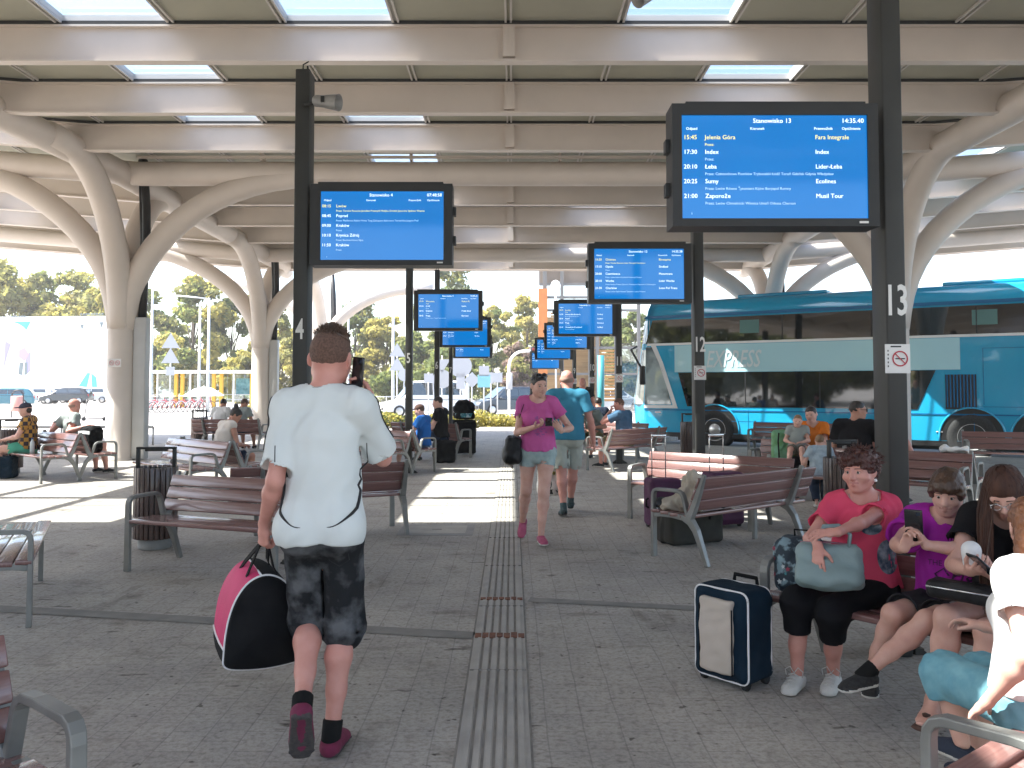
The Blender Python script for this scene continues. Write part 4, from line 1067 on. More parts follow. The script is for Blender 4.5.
def side(poly, y0, name, m, parent=bus, th=.012, zfun=True):
    """outline in (x, z) laid proud of the platform side"""
    mb = MB(); n_ = len(poly)
    a = [(x, (ywall(z) + .02 if zfun else 0) + y0, z) for x, z in poly]; b = [(x, y + th, z) for x, y, z in a]
    mb.add(a + b, [tuple(range(n_)), tuple(range(n_, 2 * n_))[::-1]] + [(i, (i + 1) % n_, (i + 1) % n_ + n_, i + n_) for i in range(n_)])
    return mb.build(name, m, parent)
# pale band between the decks, windows of both decks
side([(-5.75, 2.03), (1.1, 2.03), (1.1, 2.75), (-5.75, 2.75)], .003, 'livery_band', PALE)
side([(TAIL + .1, 2.76), (1.9, 2.76), (1.9, 2.82), (TAIL + .1, 2.82)], .003, 'window_ledge', WHITEP)
uw = side([(TAIL + .12, 2.81), (1.95, 2.81), (1.75, 3.46), (TAIL + .12, 3.46)], .001, 'upper_window', DGLASS)
lw = side([(-4.85, 1.12), (.75, 1.12), (1.0, 2.02), (-5.25, 2.02)], .003, 'lower_window', DGLASS)
CURT = mat('curtain_grey', (.10, .20, .19), rough=.8)
for x in (-1.2, -4.6, -6.5): side([(x, 3.02), (x + .5, 3.02), (x + .5, 3.36), (x, 3.36)], .014, 'window_vent', CURT, uw, .003)
for x in (-2.7, -.85): side([(x, 1.14), (x + .03, 1.14), (x + .03, 2.0), (x, 2.0)], .016, 'window_joint', BUSBLK, lw, .003)
for x in (-8.2, -6.1, -3.9, -1.8, .3): side([(x, 2.83), (x + .025, 2.83), (x + .025, 3.45), (x, 3.45)], .014, 'window_joint', BUSBLK, uw, .003)
# glazed nose corner with the white sweep
WS = mat('windscreen', (.40, .48, .50), (.04, .055, .055), scale=.9, rough=.03, spec=1.0, coat=1.0, fac=(.42, .55))  # pale patches paint a bright reflection into the glass colour
side([(1.20, 1.16), (1.98, 1.16), (1.94, 2.72), (1.70, 2.72), (1.46, 2.1)], .004, 'cab_window', WS)
side([(1.02, 1.06), (2.0, 1.06), (2.0, 1.14), (1.16, 1.14), (1.56, 2.3), (1.80, 2.79), (1.66, 2.79), (1.44, 2.3)], .006, 'white_sweep', WHITEP)
def nose_panel(z0, z1, y0, y1, m, name, off=.02, xo=0):
    mb = MB(); vs = []
    ys = [y0 + (y1 - y0) * i / 6 for i in range(7)]
    for z in (z0, z1):
        for y in ys: vs.append((nose_x(z) - .06 + off, (y + WD / 2) * .90 - WD / 2, z))
    mb.add(vs, [(i, i + 1, i + 8, i + 7) for i in range(6)], 0, True); return mb.build(name, m, bus)
nose_panel(1.15, 2.65, -.08, -WD + .08, WS, 'windscreen'); nose_panel(2.75, 3.5, -.08, -WD + .08, WS, 'upper_windscreen')
# corner glazing between side and nose
mb = MB()
for z0, z1 in ((1.16, 2.65), (2.83, 3.46)):
    a = [(NOSE - .62, ywall(z) + .03, z) for z in (z0, z1)]; b = [(nose_x(z) - .03, (-.08 + WD / 2) * .9 - WD / 2 + .04, z) for z in (z0, z1)]
    mid = [(nose_x(z) - .2, ywall(z) + .0, z) for z in (z0, z1)]
    mb.add([a[0], mid[0], b[0], a[1], mid[1], b[1]], [(0, 1, 4, 3), (1, 2, 5, 4)], 0, True)
mb.build('corner_glass', WS, bus)
mb = MB(); mb.bbox((1.9, .33, 1.95), (.16, .10, .52), .04); mb.tube([(2.2, .05, 2.75), (2.25, .3, 2.65), (1.95, .36, 2.2)], .03, 8)
mb.build('mirror', BUSBLK, bus)
# roof cove and details
side([(TAIL + .1, 3.50), (2.0, 3.50), (1.95, 3.58), (TAIL + .1, 3.58)], .003, 'roof_gutter', BLUD)
for x in (-1.6, -6.5): mb = MB(); mb.bbox((x, -1.2, 4.03), (2.3, 1.3, .10), .04); mb.build('roof_hatch', BLUE, bus)
# lower side: skirts, flaps, grille
vent = MB(); vent.box((-5.75, .008, 1.53), (.62, .02, .78)); vent.build('vent_recess', BUSBLK, bus)
vent = MB()
for i in range(9): vent.box((-5.75 - .27 + i * .0675, .022, 1.55), (.026, .02, .74))
vent.build('vent_grille', BLUD, bus)
JNT = BLUD
mb = MB()
def seam(x0, z0, x1, z1): mb.box(((x0 + x1) / 2, .001, (z0 + z1) / 2), (abs(x1 - x0) + .012, .008, abs(z1 - z0) + .012))
for x in (-.9, -2.6, -4.4, -6.0): seam(x, .42, x, 1.05)
seam(-9.5, 1.2, -6.2, 1.2); seam(-6.2, 1.25, -6.2, 2.5); seam(-7.9, 1.25, -7.9, 2.5); seam(-6.2, 2.5, -7.9, 2.5); seam(-4.3, .75, .6, .75)
mb.build('flap_seams', JNT, bus)
mb = MB(); mb.box((-4.5, .006, 1.02), (13, .02, .03)); mb.build('rub_strip', BLUD, bus)
side([(TAIL + .1, .30), (2.4, .30), (2.4, .42), (TAIL + .1, .42)], .004, 'skirt', BUSBLK, zfun=False)
mb = MB(); mb.box((-3.6, -.9, .35), (9.5, 1.2, .3)); mb.build('underbody', BUSBLK, bus)
mb = MB(); mb.box((1.6, .012, .95), (.16, .02, .03)); mb.build('side_marker', WHITEP, bus)
# wheels in dark arches
def wheel(x, rear=False):
    q = Matrix.Rotation(R(-90), 3, 'X')
    mb = MB(); pts = arc((x, .004, .52), .64, R(-8), R(188), 20, (1, 0, 0), (0, 0, 1)); mb.add([(p.x, p.y, max(p.z, .28)) for p in pts], [tuple(range(len(pts)))]); mb.build('wheel_arch', BUSBLK, bus)
    mb = MB(); mb.tube(arc((x, .012, .52), .655, R(-8), R(188), 24), .022, 8); mb.build('arch_trim', BLUE, bus)
    t = MB(); t.lathe([(.30, .012), (.36, .05), (.44, .058), (.50, .045), (.52, .0), (.52, -.22), (.44, -.26)], (x, -.02, .52), 40, q)
    ty = t.build('wheel', TYRE, bus)
    r_ = MB(); d = -.09 if rear else .0
    r_.lathe([(.30, .02), (.285, .03), (.27, .012 + d), (.17, d - .005), (.165, d + .02), (.11, d + .05), (.0, d + .06)], (x, -.02, .52), 36, q)
    for i in range(10):
        a = 2 * math.pi * i / 10; r_.lathe([(.016, 0), (.016, .02), (0, .024)], (x + .135 * math.cos(a), -.02 + d + .035, .52 + .135 * math.sin(a)), 8, q)
        r_.lathe([(.034, 0.0), (0, .002)], (x + .222 * math.cos(a + .3), -.02 + d + .009, .52 + .222 * math.sin(a + .3)), 10, q, m=1)
    r_.build('rim', [RIM, BUSBLK], ty)
wheel(0); wheel(-5.95, True); wheel(-7.35, True)
# lettering on the pale band
LET = mat('coach_letter_silver', (.62, .70, .73), rough=.3)
mb = MB(); put_text(mb, 'EXPRESS', .62, (.22, .026, 2.34), (-1, 0, 0), (0, 0, 1), 'LEFT', shear=.28, ext=.002, offs=.006, sx=.62); mb.build('lettering', LET, bus)
FAINT = mat('coach_letter_faint', (.36, .60, .67), rough=.3)
CHROME = mat('chrome_handle', (.7, .7, .7), rough=.2, metal=.9)
mb = MB(); 
for x in (-1.7, -3.4, -5.3): mb.bbox((x, .012, .62), (.14, .02, .03), .005)
mb.build('flap_handles', CHROME, bus)
# low kerb-side signboard standing before the rear wheel
# ------------------------------------------------------------------ people in the scene
def loc_of(root, p):
    a = -root.rotation_euler.z; v = Vector(p) - root.location
    return A(v.x * math.cos(a) - v.y * math.sin(a), v.x * math.sin(a) + v.y * math.cos(a), v.z)
def wld(root, p):
    a = root.rotation_euler.z; p = Vector([float(x) for x in p])
    return Vector((p.x * math.cos(a) - p.y * math.sin(a), p.x * math.sin(a) + p.y * math.cos(a), p.z)) + root.location
def wdir(root, d):
    return wld(root, d) - root.location
def frame3(x, y):
    x = Vector(x).normalized(); y = Vector(y); y = (y - x * y.dot(x)).normalized(); z = x.cross(y)
    return Matrix((x, y, z)).transposed()
PHB = mat('phone_black', (.012, .012, .014), rough=.15); PHS = mat('phone_glass', (.02, .03, .05), rough=.05, spec=.8); PHW = mat('phone_white', (.7, .7, .7), rough=.3)
def phone(label, c, right, up, m=None, size=(.068, .138, .009)):
    """flat handset; its screen faces right x up"""
    c = Vector(c); M = frame3(right, up)
    t = thing('phone', label, 'phone', c)
    mb = MB(); mb.bbox((0, 0, 0), size, .004, M); mb.build('phone_case', m or PHB, t)
    mb = MB(); mb.box(M @ Vector((0, 0, size[2] / 2)), (size[0] * .9, size[1] * .88, .001), M); mb.box(M @ Vector((-.02, size[1] * .38, -size[2] / 2)), (.016, .016, .002), M); mb.build('phone_screen', PHS, t)
    return t
SHORT = [('e', (0, -.014, .032), (.080, .101, .093), .02), ('b', (0, .115, -.075), (.09, .075, .12), .05, .02, 's'), ('h', (0, -.02, -.035), (0, .25, -1), .015)]
CROP = [('e', (0, -.014, .031), (.0775, .0985, .0895), .02), ('b', (0, .118, -.072), (.09, .070, .12), .05, .02, 's'), ('h', (0, -.02, -.045), (0, .3, -1), .02)]
def dress(root, s, res, skin, lips, face=True, feet=True, top=None, low=None, shoes=None, socks=None, hair=None, hk={}):
    body = body_mesh(s, res, skin, lips, face, feet and not shoes, **hk); link('body', body, root)
    out = {'body': body}
    if top: out['top'] = tshirt(s, top.pop('m'), top.pop('res', res), **top); link(out['top'].name.split('.')[0], out['top'], root)
    if low: out['low'] = bottoms(s, low.pop('m'), low.pop('res', res), **low); link(out['low'].name.split('.')[0], out['low'], root)
    if shoes:
        for sd in ('L', 'R'): link('shoe', shoe(s, sd, shoes['m'], shoes.get('res', max(res, .005)), shoes.get('high', 0), big=shoes.get('big', 1.0)), root)
    if socks:
        for sd in ('L', 'R'): link('sock', sock(s, sd, socks[0], socks[1]), root)
    if hair:
        for h in hair: link('hair', hair_mesh(s, h['spec'], h['m'], h.get('res', max(res * .8, .004)), h.get('amp', .004), h.get('wl', .02), h.get('seed', 3)), root)
    return out
def person(label, loc, rz): return thing('person', label, 'person', (loc[0], loc[1], 0), R(rz))

# ---------- the man walking away with the sports bag
C_WHITE = cloth('white_jersey', (.66, .69, .68), .95, bump=.12); C_BLACKLINE = mat('black_piping', (.012, .012, .015), rough=.7)
DENIM_B = mat('acid_black_denim', (.020, .021, .023), (.125, .128, .135), scale=11, rough=.9, bump=.4, bscale=300, fac=(.44, .68), detail=8, spec=.1)
MAROON = mat('shoe_maroon', (.20, .018, .065), (.14, .012, .045), scale=20, rough=.8, bump=.4, bscale=400); SOLE_D = mat('sole_dark', (.045, .04, .04), (.075, .065, .06), scale=60, rough=.85, bump=.5, bscale=160)
m1 = person('man in white jersey and dark denim shorts walking away, phone at his ear', (-.800, 3.62), 0)
s = skeleton(1.80, (0, 0, .945), lean=2, bend=2, twist=-3, htwist=3, head=(-4, -4, 3), wid=.79, shw=.90, hscale=1.08,
             legs={'R': dict(an=(.055, -.045, .086), fd=(.05, 1, 0), hint=(.2, 1, 0)), 'L': dict(an=(-.020, -.245, .262), fd=(-.10, .46, -.88), hint=(-.12, 1, 0))},
             arms={'L': dict(wr=(-.270, .08, .925), hint=(.3, -1, 0), hd=(-.05, .12, -1), pn=(.6, .8, 0), curl=[1.05, 1.1, 1.1, 1.1], thumb=.9),
                   'R': dict(wr=(.190, .10, 1.445), hint=(.02, .14, -1), hd=(-.32, -.05, .9), pn=(-.9, -.25, -.2), curl=[.55, .6, .65, .7], thumb=.5)})
o = dress(m1, s, .006, SK_PINK, LIPS2, True, True, top=dict(m=C_WHITE, sleeve=.86, hem=-.080, off=.013, loose=.014, neck=.047, seed=4, amp=.006, flare=.014),
          low=dict(m=DENIM_B, frac=1.02, off=.010, flare=.020, top=.05, seed=5, amp=.005), shoes=dict(m=[MAROON, SOLE_D], big=1.04), socks=(cloth('black_sock', (.015, .015, .015)), .055),
          hair=[dict(spec=CROP, m=HAIR_BUZZ, amp=.001, wl=.02), dict(spec=[('e', (0, -.012, .050), (.078, .090, .080), .02), ('h', (0, 0, .062), (0, -.35, -1), .02)], m=HAIR_BR, amp=.002, wl=.012)])
S1 = s; top1 = o['top']
def back_line(pts, wdt, name, side=(0, 1, 0)):
    pr = project_onto(top1, [Vector(p) for p in pts], side, .0005)
    MB().tube(pr, wdt, 6).build(name, C_BLACKLINE, m1)
def wk(k): return [0.0045 * k for k in range(1)]
bvk = BVHTree.FromPolygons([v.co for v in top1.vertices], [tuple(p.vertices) for p in top1.polygons])
for g in (-1, 1):
    pts = []
    for i in range(22):
        t = i / 21
        # from the armpit down the side of the back, swinging in to the waist
        x = g * (.175 - .02 * math.sin(t * 1.6)) if t < .6 else g * (.152 - (t - .6) / .4 * .100)
        z = 1.275 - .27 * min(t / .6, 1) - (.055 * math.sin((t - .6) / .4 * math.pi / 2) if t > .6 else 0)
        while abs(x) > .01 and (lambda h: h[0] is None or h[1].y > -.22)(bvk.ray_cast(Vector((x + s.pel[0], -1, z)), Vector((0, 1, 0)))): x *= .97
        pts.append((x, -.5, z))
    pr = project_onto(top1, [Vector(p) for p in pts], (0, 1, 0), .0005)
    MB().tube(pr, [.0022 + .0055 * math.sin(math.pi * min(1, i / 21)) ** 3 if i < 21 else .001 for i in range(22)], 6).build('black_piping', C_BLACKLINE, m1)
    sh, e = s.sh['L' if g < 0 else 'R'], s.el['L' if g < 0 else 'R']
    pts = [A(g * .085, -.0, 1.56) * (1 - t) + (sh + A(g * .0, 0, .12)) * t for t in [i / 14 for i in range(15)]] + [sh + (e - sh) * t + A(g * .12, -.02, .07) for t in [.04 * k for k in range(1, 21)]]
    out_ = []
    bv = BVHTree.FromPolygons([v.co for v in top1.vertices], [tuple(p.vertices) for p in top1.polygons])
    for p in pts:
        q = bv.find_nearest(Vector(p)); out_.append(q[0] + q[1] * .002)
    MB().tube(out_, .0035, 6).build('black_piping', C_BLACKLINE, m1)
mb = MB(); c = s.neck + A(0, 0, .018)
ring = [Vector((c[0] + .072 * math.cos(a), c[1] + .005 + .068 * math.sin(a), c[2] - .012 + .02 * math.sin(a + math.pi))) for a in [2 * math.pi * i / 40 for i in range(41)]]
bvb = BVHTree.FromPolygons([v.co for v in o['body'].vertices], [tuple(p.vertices) for p in o['body'].polygons])
ring = [(lambda q: q[0] + q[1] * .002)(bvb.find_nearest(p)) for p in ring]
MB().tube(ring, .0022, 6).build('neck_chain', CHROME, m1)
# seams and back pockets of the shorts
for g in (-1, 1):
    pts = [(g * .045, -.5, .90), (g * .045, -.5, .80), (g * .085, -.5, .775), (g * .125, -.5, .80), (g * .125, -.5, .90)]
    pr = project_onto(o['low'], [Vector(p) for p in pts], (0, 1, 0), .0002); MB().tube(pr, .0022, 5).build('pocket_seam', mat('seam_dark', (.018, .018, .02), rough=.9), m1)
g_ = np.random.default_rng(12); cs = []
for i in range(700):
    a = g_.uniform(0, 6.28); b = g_.uniform(.55, 1.55); d = A(math.cos(a) * math.cos(b), math.sin(a) * math.cos(b), math.sin(b))
    p = A(0, -.012, .050) + d * A(.078, .090, .080); e = A(0, -.012, .050) + d * A(.088, .100, .094) + A(0, .006, .002) + g_.normal(size=3) * .003
    cs.append([p, (p + e) / 2, e])
strands(s, cs, HAIR_BR, m1, .0016)
palm, hd, pn, tv = s.palm['R']
phone('black phone held to the ear of the man in the white jersey', wld(m1, hp(s, .118, -.012, -.050)), (-.80, .58, .1), (.20, -.15, 1))

# ---------- the woman in pink walking towards the camera
C_PINK = cloth('pink_tee', (.56, .115, .33), .9, bump=.15); DENIM_L = mat('light_denim', (.27, .36, .37), (.40, .49, .48), scale=14, rough=.9, bump=.3, bscale=300, detail=6)
SANDAL = mat('pink_sandal', (.42, .09, .17), (.34, .06, .13), scale=20, rough=.7)
w2 = person('dark-haired woman in pink tee and denim shorts walking with a phone in her hands', (.25, 8.32), 176)
s = skeleton(1.665, (0, 0, .895), lean=1, bend=5, twist=4, htwist=-4, fem=True, head=(24, -6, 3), wid=.92,
             legs={'L': dict(an=(-.035, .12, .082), fd=(-.25, 1, 0), hint=(0, 1, 0)), 'R': dict(an=(.165, -.30, .165), fd=(.10, .72, -.70), hint=(-.15, 1, 0))},
             arms={'R': dict(wr=(.015, .265, 1.135), hint=(.75, -.5, -.6), hd=(-.75, .55, .25), pn=(-.2, .35, .8), curl=.75, thumb=.5),
                   'L': dict(wr=(-.235, .235, 1.095), hint=(-.7, -.6, -.6), hd=(.55, .45, .65), pn=(.5, .1, .6), curl=.7, thumb=.6)})
o = dress(w2, s, .006, SK_FAIR, LIPS2, True, True, top=dict(m=C_PINK, sleeve=.52, hem=-.005, off=.011, loose=.016, neck=.050, seed=8, amp=.004, flare=.018),
          low=dict(m=DENIM_L, frac=.36, off=.012, flare=.016, top=.05, seed=9, amp=.003), shoes=dict(m=[SANDAL, RUB_W]),
          hair=[dict(spec=[('e', (0, -.014, .032), (.080, .101, .092), .02), ('b', (0, .112, -.055), (.075, .066, .11), .05, .02, 's'), ('h', (0, -.02, -.045), (0, .3, -1), .02),
                           ('c', (0, -.09, .03), (0, -.135, -.01), .026, .034, .02), ('c', (0, -.135, -.01), (.01, -.13, -.12), .034, .030, .02), ('c', (.01, -.13, -.12), (.02, -.10, -.21), .030, .012, .02)], m=HAIR_DK, amp=.002, wl=.015)])
eyes(s, w2, MATS['iris_brown'], lash=HAIR_DK); brows(s, o['body'], w2, HAIR_DK)
# sunglasses pushed up on her hair
mb = MB(); 
for g in (-1, 1): mb.lathe([(0, .006), (.026 * s.hs, .004), (.028 * s.hs, 0), (.026 * s.hs, -.004), (0, -.004)], hp(s, g * .033, .062, .108), 14, frame3(Vector(s.hr), Vector(s.hf * .6 - s.hu * .8)))
mb.tube([hp(s, -.01, .07, .112), hp(s, .01, .07, .112)], .003, 6)
mb.tube([hp(s, -.07, .06, .10), hp(s, -.084, -.02, .05)], .003, 6); mb.tube([hp(s, .07, .06, .10), hp(s, .084, -.02, .05)], .003, 6)
tag(link('sunglasses', mb.mesh('sunglasses', PHB)), 'dark sunglasses pushed up on the hair of the woman in pink', 'sunglasses'); bpy.data.objects['sunglasses'].location = w2.location; bpy.data.objects['sunglasses'].rotation_euler = w2.rotation_euler
# faded flower print
PRT = mat('violet_print', (.26, .09, .30), (.42, .12, .33), scale=30, rough=.9)
mb = MB(); g_ = np.random.default_rng(3); bvt = BVHTree.FromPolygons([v.co for v in o['top'].vertices], [tuple(p.vertices) for p in o['top'].polygons])
for i in range(46):
    a = g_.uniform(0, 6.28); r_ = .085 * math.sqrt(g_.uniform(0, 1)); c = Vector((-.02 + r_ * math.cos(a), 1, 1.135 + r_ * 1.15 * math.sin(a)))
    q = [bvt.ray_cast(c + Vector((.011 * math.cos(b + a), 0, .008 * math.sin(b + a))), Vector((0, -1, 0)))[0] for b in (0, 1.2, 2.4, 3.6, 4.9)]
    if all(x is not None for x in q): mb.add([x + Vector((0, .0015, 0)) for x in q], [(0, 1, 2, 3, 4)])
mb.build('chest_print', PRT, w2)
palm, hd, pn, tv = s.palm['R']
pt = (s.palm['R'][0] + s.palm['L'][0]) / 2 + A(0, .02, .035)
phone('dark phone held in both hands by the woman in pink', wld(w2, pt), (-1, .05, 0), (0, .75, .45))
# shoulder bag
BLEATH = mat('black_leather', (.010, .010, .011), (.016, .016, .018), scale=14, rough=.5, spec=.25, bump=.25, bscale=90)
bg_ = thing('shoulder_bag', 'black shoulder bag hanging at the side of the woman in pink', 'bag', wld(w2, (.235, -.03, .90)), R(176))
me = sdf_mesh('pouch', [rbox((0, 0, 0), (.080, .16, .13), None, .05, .02), ell((.02, .02, -.05), (.095, .17, .10), .04)], .008, [BLEATH], disp=wrinkle(.008, .10, 3)); link('pouch', me, bg_)
sh = s.sh['R']; lp = lambda p: Vector(p) - Vector((.235, -.03, .90))
MB().tube([(0, -.10, .10), (-.02, -.11, .22), lp(sh + A(.015, -.075, -.02)), lp(sh + A(-.02, -.035, .047)), lp(sh + A(-.025, .03, .045)), lp(sh + A(-.0, .085, -.04)), (-.02, .10, .2), (0, .10, .10)], 1, flat=(.028, .006)).build('strap', BLEATH, bg_)
MB().tube([(.02, -.03, -.12), (.02, -.035, -.19)], .008, 6).build('strap_end', BLEATH, bg_)

# ---------- the bald man walking away
C_TEAL = cloth('teal_tee', (.055, .235, .36), .85, bump=.15); C_LSHORT = cloth('pale_shorts', (.40, .44, .40), .88, bump=.2)
m3 = person('bald man in a teal tee and pale shorts walking away behind the woman in pink', (.66, 10.15), 0)
s = skeleton(1.75, (0, 0, .925), lean=1, bend=2, twist=3, htwist=-3, head=(-6, -3, 0), legs={'L': dict(an=(-.06, -.20, .10), fd=(-.1, 1, -.15)), 'R': dict(an=(.05, .26, .09), fd=(.1, 1, .1))},
             arms={'R': dict(wr=(.315, .05, .855), hint=(.5, -1, 0), curl=.55, pn=(-1, .1, 0)), 'L': dict(wr=(-.275, .04, .86), hint=(-.5, -1, 0), pn=(1, 0, 0), curl=1.0)})
o = dress(m3, s, .008, SK_PINK, LIPS2, True, True, top=dict(m=C_TEAL, sleeve=.66, hem=-.04, off=.016, loose=.022, neck=.047, seed=14, amp=.005, flare=.022),
          low=dict(m=C_LSHORT, frac=.92, off=.014, flare=.026, seed=15, amp=.005), shoes=dict(m=[mat('shoe_teal_black', (.02, .06, .07), (.015, .02, .02), scale=20, rough=.7), RUB_B]), socks=(cloth('grey_sock', (.08, .12, .13)), .06),
          hair=[dict(spec=[('e', (0, -.02, .004), (.0785, .094, .062), .02), ('b', (0, .10, -.02), (.10, .085, .12), .05, .02, 's'), ('h', (0, 0, .035), (0, 0, 1), .02), ('h', (0, -.02, -.045), (0, .3, -1), .02)], m=mat('hair_grey_stubble', (.30, .19, .15), rough=.8), amp=.0005)])
PLA = mat('carrier_plastic', (.62, .60, .55), (.50, .48, .44), scale=6, rough=.35)
h3 = wld(m3, s.tips['L'][1])
cb = thing('carrier_bag', 'printed plastic carrier bag hanging from the left hand of the bald man', 'bag', h3, 0)
me = sdf_mesh('bag_body', [rbox((0, 0, -.36), (.13, .05, .20), None, .03, .02), ell((0, 0, -.47), (.14, .075, .10), .03)], .010, [PLA], disp=wrinkle(.010, .08, 6)); link('bag_body', me, cb)
mb = MB(); bvt = BVHTree.FromPolygons([v.co for v in me.vertices], [tuple(p.vertices) for p in me.polygons])
def blot(cx, cz, rx, rz_, m):
    pr = [bvt.ray_cast(Vector((cx + rx * math.cos(a), -1, cz + rz_ * math.sin(a))), Vector((0, 1, 0)))[0] for a in [2 * math.pi * i / 14 for i in range(14)]]
    if all(p is not None for p in pr): mb.add([p - Vector((0, .002, 0)) for p in pr], [tuple(range(14))], m)
blot(-.02, -.43, .055, .07, 0); blot(.06, -.30, .022, .022, 1); blot(-.04, -.33, .03, .035, 2); blot(.03, -.52, .08, .03, 0); blot(.062, -.30, .010, .010, 0)
mb.build('bag_print', [mat('print_dark', (.03, .03, .025)), mat('print_olive', (.25, .24, .03)), mat('print_skin', (.30, .2, .15))], cb)
MB().tube([(-.06, 0, -.18), (-.02, 0, -.04), (0, 0, .0), (.02, 0, -.04), (.06, 0, -.18)], 1, flat=(.03, .004)).build('handle', PLA, cb)

# ---------- the auburn-haired woman with a bag on her lap
C_CORAL = cloth('coral_tee', (.70, .075, .145), .9, bump=.15); C_LEG = cloth('black_leggings', (.010, .010, .012), .8, bump=.1)
CANVAS = mat('white_canvas', (.60, .59, .56), (.52, .51, .48), scale=12, rough=.85, bump=.3, bscale=250)
w4 = person('auburn-haired woman in a coral tee and black leggings holding a grey handbag on her lap', (1.815, 4.44), 139)
LW = lambda r, px, py, Y: tuple(loc_of(r, At(px, py, Y)))
aL, aR = loc_of(w4, G(832, 690)), loc_of(w4, G(796, 690))
s = skeleton(1.55, (0, 0, .492), lean=-9, bend=17, twist=27, htwist=4, fem=True, wid=.98, shw=.95, head=(-34, 0, 3), hscale=1.01, shrug=-.012,
             legs={'R': dict(an=(aR[0], aR[1] - .02, .078), fd=(-.05, 1, 0), hint=(.1, .6, 1)), 'L': dict(an=(aL[0], aL[1] - .02, .078), fd=(-.15, 1, 0), hint=(-.1, .6, 1))},
             arms={'R': dict(wr=LW(w4, 818, 546, 4.13), hint=(1, -.5, -.6), hd=tuple(wdir(w4, (0, 0, 0))) if 0 else (-.12, .35, -.95), pn=(-.1, -.9, -.35), curl=[.22, .2, .22, .3], thumb=.2),
                   'L': dict(wr=LW(w4, 836, 533, 4.10), hint=(-1, -1.1, -.5), hd=(.93, .35, -.12), pn=(.1, -.45, -.85), curl=[.3, .3, .3, .35], thumb=.2)})
o = dress(w4, s, .0055, SK_PINK, LIPS, True, True, top=dict(m=C_CORAL, sleeve=.62, hem=.0, off=.010, loose=.014, neck=.060, seed=21, amp=.005, flare=.02, fat=.14),
          low=dict(m=C_LEG, gap=False, frac=1.42, off=.010, flare=.008, top=.08, seed=22, amp=.002), shoes=dict(m=[CANVAS, RUB_W]), hk=dict(old=1, fullface=.008, smile=.3),
          hair=[dict(spec=[('e', (0, -.018, .048), (.106, .118, .092), .03), ('e', (-.055, .035, .072), (.05, .05, .045), .03), ('e', (.055, .035, .072), (.05, .05, .045), .03), ('e', (0, .05, .082), (.06, .05, .035), .03), ('e', (0, -.085, -.03), (.062, .04, .06), .04), ('b', (0, .115, -.075), (.066, .080, .105), .04, .02, 's'), ('b', (0, .02, -.115), (.12, .06, .07), .03, .02, 's')],
                     m=HAIR_RED, amp=.010, wl=.026, res=.005)])
eyes(s, w4, MATS['iris_brown'], lash=HAIR_DK); brows(s, o['body'], w4, HAIR_RED)
g_ = np.random.default_rng(5); cs = []
for i in range(260):
    a = g_.uniform(0, 6.28); b = g_.uniform(-.1, 1.45); d = A(math.cos(a) * math.cos(b), math.sin(a) * math.cos(b), math.sin(b))
    if d[1] > .5 and d[2] < .35: continue
    p = A(0, -.018, .048) + d * A(.100, .112, .088); e = A(0, -.018, .048) + d * A(.122, .134, .108); sdv = g_.normal(size=3) * .014
    cs.append([p, (p + e) / 2 + sdv * .6, e + sdv + A(0, 0, -.006)])
strands(s, cs, HAIR_RED, w4, .0050)
PRINTB = mat('blue_grey_print', (.03, .06, .09), (.30, .33, .36), scale=22, rough=.9, fac=(.45, .7))
bvt = BVHTree.FromPolygons([v.co for v in o['top'].vertices], [tuple(p.vertices) for p in o['top'].polygons])
mb = MB()
def patch_on(bv, mb, c, right, up, w_, h_, n, m, push=.002, shape=None):
    d = -Vector(right).cross(Vector(up)).normalized(); vs = []; ok = True
    for j in range(n + 1):
        for i in range(n + 1):
            u, v_ = -1 + 2 * i / n, -1 + 2 * j / n
            if shape == 'disc':
                q = max(abs(u), abs(v_)); l = math.hypot(u, v_); 
                if l > 0: u, v_ = u * q / l, v_ * q / l
            h = bv.ray_cast(Vector(c) + Vector(right) * u * w_ + Vector(up) * v_ * h_ - d * .6, d)[0]
            if h is None: return
            vs.append(h - d * push)
    mb.add(vs, [(j * (n + 1) + i, j * (n + 1) + i + 1, (j + 1) * (n + 1) + i + 1, (j + 1) * (n + 1) + i) for j in range(n) for i in range(n)], m, True)
tr_, tu_ = Vector(s.tr), Vector(s.tu)
patch_on(bvt, mb, s.waist + s.tr * -.10 + s.tu * .035, -tr_, tu_, .055, .085, 8, 0, shape='disc'); patch_on(bvt, mb, s.chest + s.tr * -.02 + s.tu * .02, -tr_, tu_, .05, .035, 8, 0, shape='disc')
mb.build('shirt_print', PRINTB, w4)
